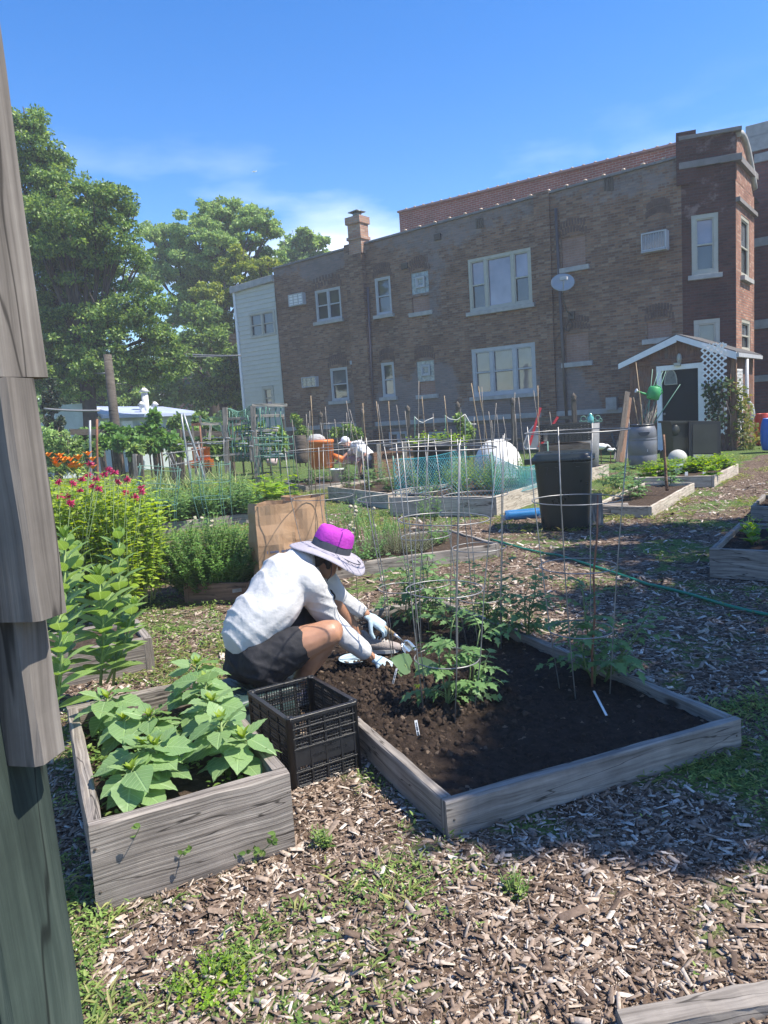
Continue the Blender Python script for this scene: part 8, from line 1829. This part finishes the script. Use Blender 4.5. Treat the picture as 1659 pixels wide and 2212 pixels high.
fuse([('e', HP(0, -.03, .03), (.081, .078, .092), Rm), ('e', HP(0, -.065, -.035), (.070, .045, .06), Rm), T([HP(.062, -.03, .0), HP(.066, -.005, -.06)], [.024, .014]), T([HP(-.062, -.03, .0), HP(-.066, -.005, -.06)], [.024, .014]), T([HP(0, -.08, -.05), HP(.01, -.105, -.12)], [.045, .02])], .007, 3, 'hair', M['hair'], pe, .002, 60)
# shirt: back hump, loose hem, three quarter sleeves over wrist length sleeves
hemc = Y(534, 1362, 3.66); bk = V3(-.8, -.6, 0)
shirt = [T([hemc + V3(0, 0, -.012), hemc.lerp(J.mid, .45) + bk * .012, J.mid + bk * .010, J.chest + bk * .0, J.neck.lerp(J.chest, .35)], [.160, .170, .175, .170, .11], LAT, .80),
         T([J.chest, J.nsh + V3(0, 0, -.01), J.nsh.lerp(J.nel, .5), J.nel + V3(0, 0, -.005), J.nel.lerp(J.nwr, .5) + V3(0, 0, -.01), J.nwr - (J.nwr - J.nel).normalized() * .035], [.10, .085, .078, .062, .057, .052]),
         T([J.chest, J.fsh, J.fsh.lerp(J.fel, .5), J.fel, J.fwr - (J.fwr - J.fel).normalized() * .02], [.10, .08, .068, .056, .044])]
fuse(shirt, .0085, 7, 'shirt', M['shirt'], pe, .0041, 8)
shr = [T([J.pel + V3(-.02, 0, -.03), J.pel + V3(.0, 0, .06)], [.15, .13], LAT, .85), ('e', J.pel + V3(-.02, 0, -.055), (.14, .14, .07), I3), T([J.nhip + V3(0, 0, -.02), J.nhip.lerp(J.nkn, .4), J.nhip.lerp(J.nkn, .56)], [.125, .105, .096]), T([J.nhip + V3(.02, 0, -.05), J.nhip.lerp(J.nkn, .5) + V3(0, 0, -.045)], [.11, .07]), T([J.fhip, J.fhip.lerp(J.fkn, .5), J.fhip.lerp(J.fkn, .90)], [.125, .10, .080])]
fuse(shr, .0085, 5, 'shorts', M['shorts'], pe, .005, 16)
# hat
ha = (FW * .33 + V3(0, 0, .9) + LAT * .22).normalized(); hc0 = hd + ha * .045 + fc * .005
def lathe_hat(prof, mat, nm, waves=0, n=48, cap=True, wob=0):
    mb = MB(); x = (FW - ha * FW.dot(ha)).normalized(); y = ha.cross(x); n0 = len(mb.v)
    for (r_, h) in prof:
        for k in range(n):
            a = 2 * math.pi * k / n; r_ = r_; wv = waves * (max(0, r_ - .09) / .10) ** 1.5 * (math.sin(2 * a + .6) * .9 + .35 * math.sin(3 * a + 1.5)); mb.v.append(tuple(hc0 + x * math.cos(a) * r_ * 1.16 + y * math.sin(a) * r_ * 1.06 + ha * (h * 1.12 + wv) + (x * 1.2 + y + ha) * (wob * noise.noise(V3(math.cos(a) * 1.7, math.sin(a) * 1.7, h * 22)))))
    for i in range(len(prof) - 1):
        for k in range(n): a = n0 + i * n + k; b_ = n0 + i * n + (k + 1) % n; mb.face((a, b_, b_ + n, a + n), smooth=True)
    if cap: mb.face(tuple(n0 + (len(prof) - 1) * n + k for k in range(n)), smooth=False)
    return mb.build(nm, mat, pe)
br_ = [(.094, .004)] ; 
for i in range(1, 25): r_ = .094 + .098 * i / 24; br_.append((r_, .004 - .036 * (i / 24) ** 1.6 + (.0012 if i % 3 else -.0008)))
lathe_hat(br_ + [(.192, -.036)] + [(r_, h - .004) for r_, h in reversed(br_)], M['hat_grey'], 'hat_brim', .022, cap=False)
lathe_hat([(.098, -.004), (.097, .030), (.095, .042)], M['hat_dark'], 'hat_band', 0, cap=False)
lathe_hat([(.0965, .040), (.094, .06), (.090, .08), (.085, .098), (.077, .106), (.070, .106), (.04, .098), (.004, .094)], M['magenta'], 'hat_crown', 0, wob=.006)
mb = MB(); x = (FW - ha * FW.dot(ha)).normalized(); y = ha.cross(x)
pts = [hc0 + (x * math.cos(a) + y * math.sin(a)) * (.10 + .08 * abs(math.sin(a * 1.7))) + ha * (.004 - .02 * abs(math.sin(a * 1.7))) for a in [-2.0 + 1.9 * k / 10 for k in range(11)]]; mb.tube(pts, .0028, 5)  # dark tube on the brim stands in for a cage wire's shadow
mb.tube([HP(.078, -.01, -.02), HP(.070, .03, -.085), HP(.03, .05, -.115)], .0022, 5); mb.build('chin_cord_brim_shadow', M['hat_dark'], pe)
for a in (-1.25, -.95): mb = MB(); q = hc0 + (x * math.cos(a) * 1.05 + y * math.sin(a) * .95) * .0965 + ha * .062; mb.ball(q, .006, .006, .006, 8, 6); mb.build('hat_eyelet', M['hat_dark'], pe)
# gloves
nd_ = (Y(846, 1444, 3.93) - J.nwr).normalized(); hand(J.nwr + nd_ * .045, nd_ + V3(0, 0, -.0), V3(-.15, -.45, .85), 1.0, .28, 1, mat=M['glove'], parent=pe, cuff=.012)
gh = Y(822, 1350, 4.17); fd_ = (gh - J.fwr).normalized(); hand(J.fwr + fd_ * .045, fd_, V3(0, -.45, .9), 1.0, .62, 1, mat=M['glove'], parent=pe, cuff=.012)
mb = MB(); mb.ring(J.fwr + fd_ * .005, .030, .006, 20, 6, ax=fd_); mb.build('bracelet', M['wire'], pe)
# shoes
def shoe(heel, toe, up, mat, L_=.27, nm='shoe'):
    heel, toe = Vector(heel), Vector(toe); d = (toe - heel).normalized(); s_ = d.cross(V3(0, 0, 1)).normalized(); o = fuse([T([heel + V3(0, 0, .045), heel + d * .08 + V3(0, 0, .048), heel + d * .16 + V3(0, 0, .038), heel + d * .225 + V3(0, 0, .028)], [.036, .040, .043, .034], s_, .78), T([heel + d * .02 + V3(0, 0, .10), heel + d * .05 + V3(0, 0, .05)], [.040, .042])], .006, 3, nm, M[mat], pe)
    mb = MB(); P = []
    for (f, w_) in ((-.12, .018), (-.08, .032), (.3, .036), (.7, .045), (.92, .036), (1.0, .016)): P.append((f, w_))
    poly = [heel + d * (f * .235) + s_ * w_ for f, w_ in P] + [heel + d * (f * .235) - s_ * w_ for f, w_ in reversed(P)]; mb.prism([p + V3(0, 0, .003) for p in poly][::-1], V3(0, 0, .020)); mb.build('sole', M['rubber'], o)
    mb = MB()
    for k in range(5): q = heel + d * (.10 + .018 * k) + V3(0, 0, .092 - .007 * k); mb.tube([q - s_ * .022, q + V3(0, 0, .007), q + s_ * .022], .003, 5)
    mb.build('lace', M['rubber'], o)
shoe(Y(790, 1406, 4.23) * 1 + V3(0, 0, 0) if False else V3(J.fan.x - .02, J.fan.y + .0, BIG['z'] + .03), G(857, 1408, .13), None, 'shoe')
shoe(V3(J.nan.x - .03, J.nan.y - .02, .0), V3(J.nan.x + .16, J.nan.y + .13, 0), None, 'sock')
# trowel
t = thing('trowel', 'steel hand trowel with wooden handle held in the gloved hand, blade in the compost', 'trowel', G(898, 1412, .1)); a = Y(806, 1338, 4.16); b_ = Y(850, 1369, 4.18); c_ = Y(872, 1388, 4.19); e_ = Y(899, 1418, 4.20)
mb = MB(); mb.tube([a, a.lerp(b_, .3), a.lerp(b_, .7), b_], [.012, .015, .013, .011], 10); mb.build('handle', M['bamboo'], t); sm_ = plain('bright steel', (.55, .57, .60), .22, .1, 20, metal=.85)
mb = MB(); mb.tube([b_, b_.lerp(c_, .5) + V3(0, 0, .004), c_], [.010, .007, .008], 8); mb.build('shank', sm_, t)
mb = MB(); d = (e_ - c_).normalized(); s_ = d.cross(V3(.2, -.7, .7)).normalized(); n_ = s_.cross(d); rows = []; n0 = 0
for i in range(9):
    f = i / 8; w_ = .042 * (min(1, .5 + f * 3) if f < .6 else (1 - ((f - .6) / .42) ** 2 * .95)); rows.append([c_ + d * f * .15 + s_ * (w_ * x_) - n_ * (.020 * (1 - x_ * x_)) for x_ in (-1, -.6, 0, .6, 1)])
for r_ in rows: mb.v += [tuple(p) for p in r_]
for i in range(8):
    for k in range(4): mb.face((i * 5 + k, i * 5 + k + 1, (i + 1) * 5 + k + 1, (i + 1) * 5 + k), smooth=True)
o = mb.build('blade', sm_, t); md = o.modifiers.new('t', 'SOLIDIFY'); md.thickness = .002
# pale bowl and chicken wire by the hands
q = G(765, 1432, .12); t = thing('plant_saucer', 'pale blue plastic dish half sunk in the soil below the sleeve', 'dish', q); mb = MB(); mb.lathe([(.05, -.01), (.085, .02), (.088, .02), (.05, -.005)], q + V3(0, 0, .01), 24, capt=False); mb.build('bowl', M['glove'], t)
q = G(735, 1395, .05); t = thing('chicken_wire', 'crumpled chicken wire behind the gardener at the bed edge', 'wire mesh', Y(795, 1375, 4.6)); mb = MB(); c0 = Y(790, 1372, 4.65); rnd = random.Random(9)
for i in range(16):
    for k in range(12):
        u, v = i / 15 - .5, k / 11 - .5; p = c0 + V3(u * .30, v * .15 + .1 * math.sin(u * 5), v * .26 + .04 * math.sin(u * 9)); s_ = .012
        h6 = [p + V3(math.cos(R_(60 * a + 30)) * s_, 0, math.sin(R_(60 * a + 30)) * s_) for a in range(4)]; mb.tube([q_ + V3(rnd.uniform(-.002, .002), rnd.uniform(-.002, .002), 0) for q_ in h6], .0009, 3, cap=False)
mb.build('mesh', M['wire'], t)
# green stool
q = Y(548, 1470, 3.62); sc_ = V3(q.x - .055, 3.60, 0); hS = max(.16, J.pel.z - .15)
t = thing('garden_stool', 'dark green moulded plastic stool under the crouching gardener', 'stool', sc_); M['teal'] = plain('dark green moulded plastic', (.030, .060, .060), .45, .2, 6)
bdir, bper = V3(.8, .6, 0), V3(-.6, .8, 0)
mb = MB(); loft([rrect(sc_, .24, .19, 0, .05), rrect(sc_, .215, .165, hS * .72, .05), rrect(sc_, .21, .16, hS * .75, .05), rrect(sc_, .24, .19, hS * .78, .06), rrect(sc_, .245, .195, hS * .93, .06), rrect(sc_, .23, .18, hS, .06)], mb); mb.build('body', M['teal'], t)
mb = MB()
for k in range(9): mb.box(sc_ + V3(0, 0, hS + .001) + bdir * (-.14 + .035 * k), .012, .25, .006, ax=bdir, ay=bper)
mb.build('seat_rib', M['teal'], t)
# ---------------- man in the white cap
D2 = 17.0; zz3 = zA; W2 = lambda x, y, d=0: Y(*zz3(x, y), D2 + d)
pm2 = thing('person', 'man in white cap and white shirt seated low reaching to an orange barrel', 'person', V3(W2(960, 1000).x, D2, 0)); LT = V3(.1, -1, 0)
hd = W2(722, 668); R2m = I3; M['skin2'] = skinmat('fair skin', (.52, .28, .20)); M['white_shirt'] = plain('white cotton', (.70, .70, .70), .9, .08, 6, .3, 20)
pel = W2(965, 850); ch = W2(850, 720); nk = W2(790, 690); kn = W2(870, 860, -.15); an = W2(878, 1000, -.15); kn2 = W2(700, 870, .15); an2 = W2(715, 1020, .1); sh = W2(880, 740, -.2); el = W2(930, 800, -.25); wr = W2(880, 850, -.25); sh2 = W2(850, 720, .2); el2 = W2(740, 800, .2); wr2 = W2(680, 845, .15)
fuse([T([pel, ch, nk, hd], [.15, .15, .07, .07], LT, .8), ('e', hd, (.095, .085, .12), I3), ('e', hd + V3(.03, -.07, -.08), (.05, .05, .05), I3), T([hd + V3(-.07, -.03, -.02), hd + V3(-.115, -.04, -.05)], [.02, .016]), T([pel, kn], [.11, .075]), T([kn, kn.lerp(an, .4), an], [.07, .065, .045]), T([pel, kn2], [.11, .075]), T([kn2, kn2.lerp(an2, .4), an2], [.07, .06, .045]), T([sh, el, wr], [.06, .05, .032]), T([sh2, el2, wr2], [.06, .05, .032])], .018, 3, 'body', M['skin2'], pm2)
fuse([T([pel + V3(.0, 0, .05), W2(900, 770), ch, nk.lerp(ch, .4)], [.20, .21, .21, .13], LT, .85), T([ch, sh, sh.lerp(el, .65)], [.12, .10, .08]), T([ch, sh2, sh2.lerp(el2, .7)], [.12, .10, .08])], .018, 4, 'shirt', M['white_shirt'], pm2, .012, 7)
fuse([T([pel, pel + V3(.03, 0, -.1)], [.18, .16]), T([pel, pel.lerp(kn, .7)], [.14, .11]), T([pel, pel.lerp(kn2, .7)], [.14, .11])], .018, 3, 'shorts', plain('faded mauve shorts', (.28, .19, .18), .85, .1, 6), pm2)
fuse([('e', hd + V3(-.01, 0, .045), (.105, .098, .095), I3), T([hd + V3(-.08, -.03, .02), hd + V3(-.16, -.05, -.01)], [.05, .035], LT, .3)], .012, 3, 'cap', M['white_paint'], pm2)
for w_, d_, e_ in ((wr, (wr - el), 1), (wr2, (wr2 - el2), 1)): hand(w_ + d_.normalized() * .03, d_, V3(0, -.4, .9), 1.05, .5, 1, vox=.008, mat=M['skin2'], parent=pm2, name='hand', cuff=.03)
for a_, in ((an,), (an2,)):
    o = fuse([T([V3(a_.x, a_.y, .08), V3(a_.x - .05, a_.y, .05), V3(a_.x - .2, a_.y - .02, .04)], [.055, .05, .04])], .015, 2, 'shoe', M['hat_dark'], pm2)
t = thing('folding_stool', 'small dark green folding stool under the seated man', 'stool', V3(pel.x + .05, D2, 0)); 
mb = MB(); mb.box((pel.x + .05, D2, pel.z - .19), .42, .36, .05); mb.build('seat', M['teal'], t)
for s_ in (1, -1):
    for k in (1, -1): mb = MB(); mb.tube([V3(pel.x + .05 - .18 * k, D2 + .15 * s_, pel.z - .2), V3(pel.x + .05 + .2 * k, D2 + .15 * s_, 0)], .016, 6); mb.build('leg', M['black_plastic'], t)
q = W2(632, 1030, -.3); q.z = 0; t = thing('bucket', 'white plastic bucket between the orange barrel and the seated man', 'bucket', q); mb = MB(); mb.lathe([(.12, 0), (.15, .33), (.16, .33), (.16, .36), (.145, .36), (.115, .03)], q, 20, capt=False); mb.build('pail', M['white_paint'], t); mb = MB(); mb.tube([q + V3(-.15, 0, .34), q + V3(-.08, -.1, .26), q + V3(.08, -.1, .26), q + V3(.15, 0, .34)], .006, 5); mb.build('bail', M['wire'], t)
# ================================================================ thin volume added to stand in for lens glare lifting the shadows
bm = bmesh.new(); bmesh.ops.create_cube(bm, size=1.0)
for v_ in bm.verts: v_.co = V3(v_.co.x * 150, v_.co.y * 112 + 48, v_.co.z * 17.5 + 7.75)
bmesh.ops.recalc_face_normals(bm, faces=bm.faces); me = bpy.data.meshes.new('glare_haze'); bm.to_mesh(me); bm.free(); hz = link_mesh(me, 'glare_haze'); tag(hz, kind='stuff')
hm = bpy.data.materials.new('haze air'); hm.use_nodes = True; t = hm.node_tree; t.nodes.clear(); o = t.nodes.new('ShaderNodeOutputMaterial'); v = t.nodes.new('ShaderNodeVolumePrincipled')
v.inputs['Color'].default_value = (.90, .93, 1, 1); v.inputs['Density'].default_value = .0021; t.links.new(v.outputs[0], o.inputs['Volume']); hz.data.materials.append(hm)
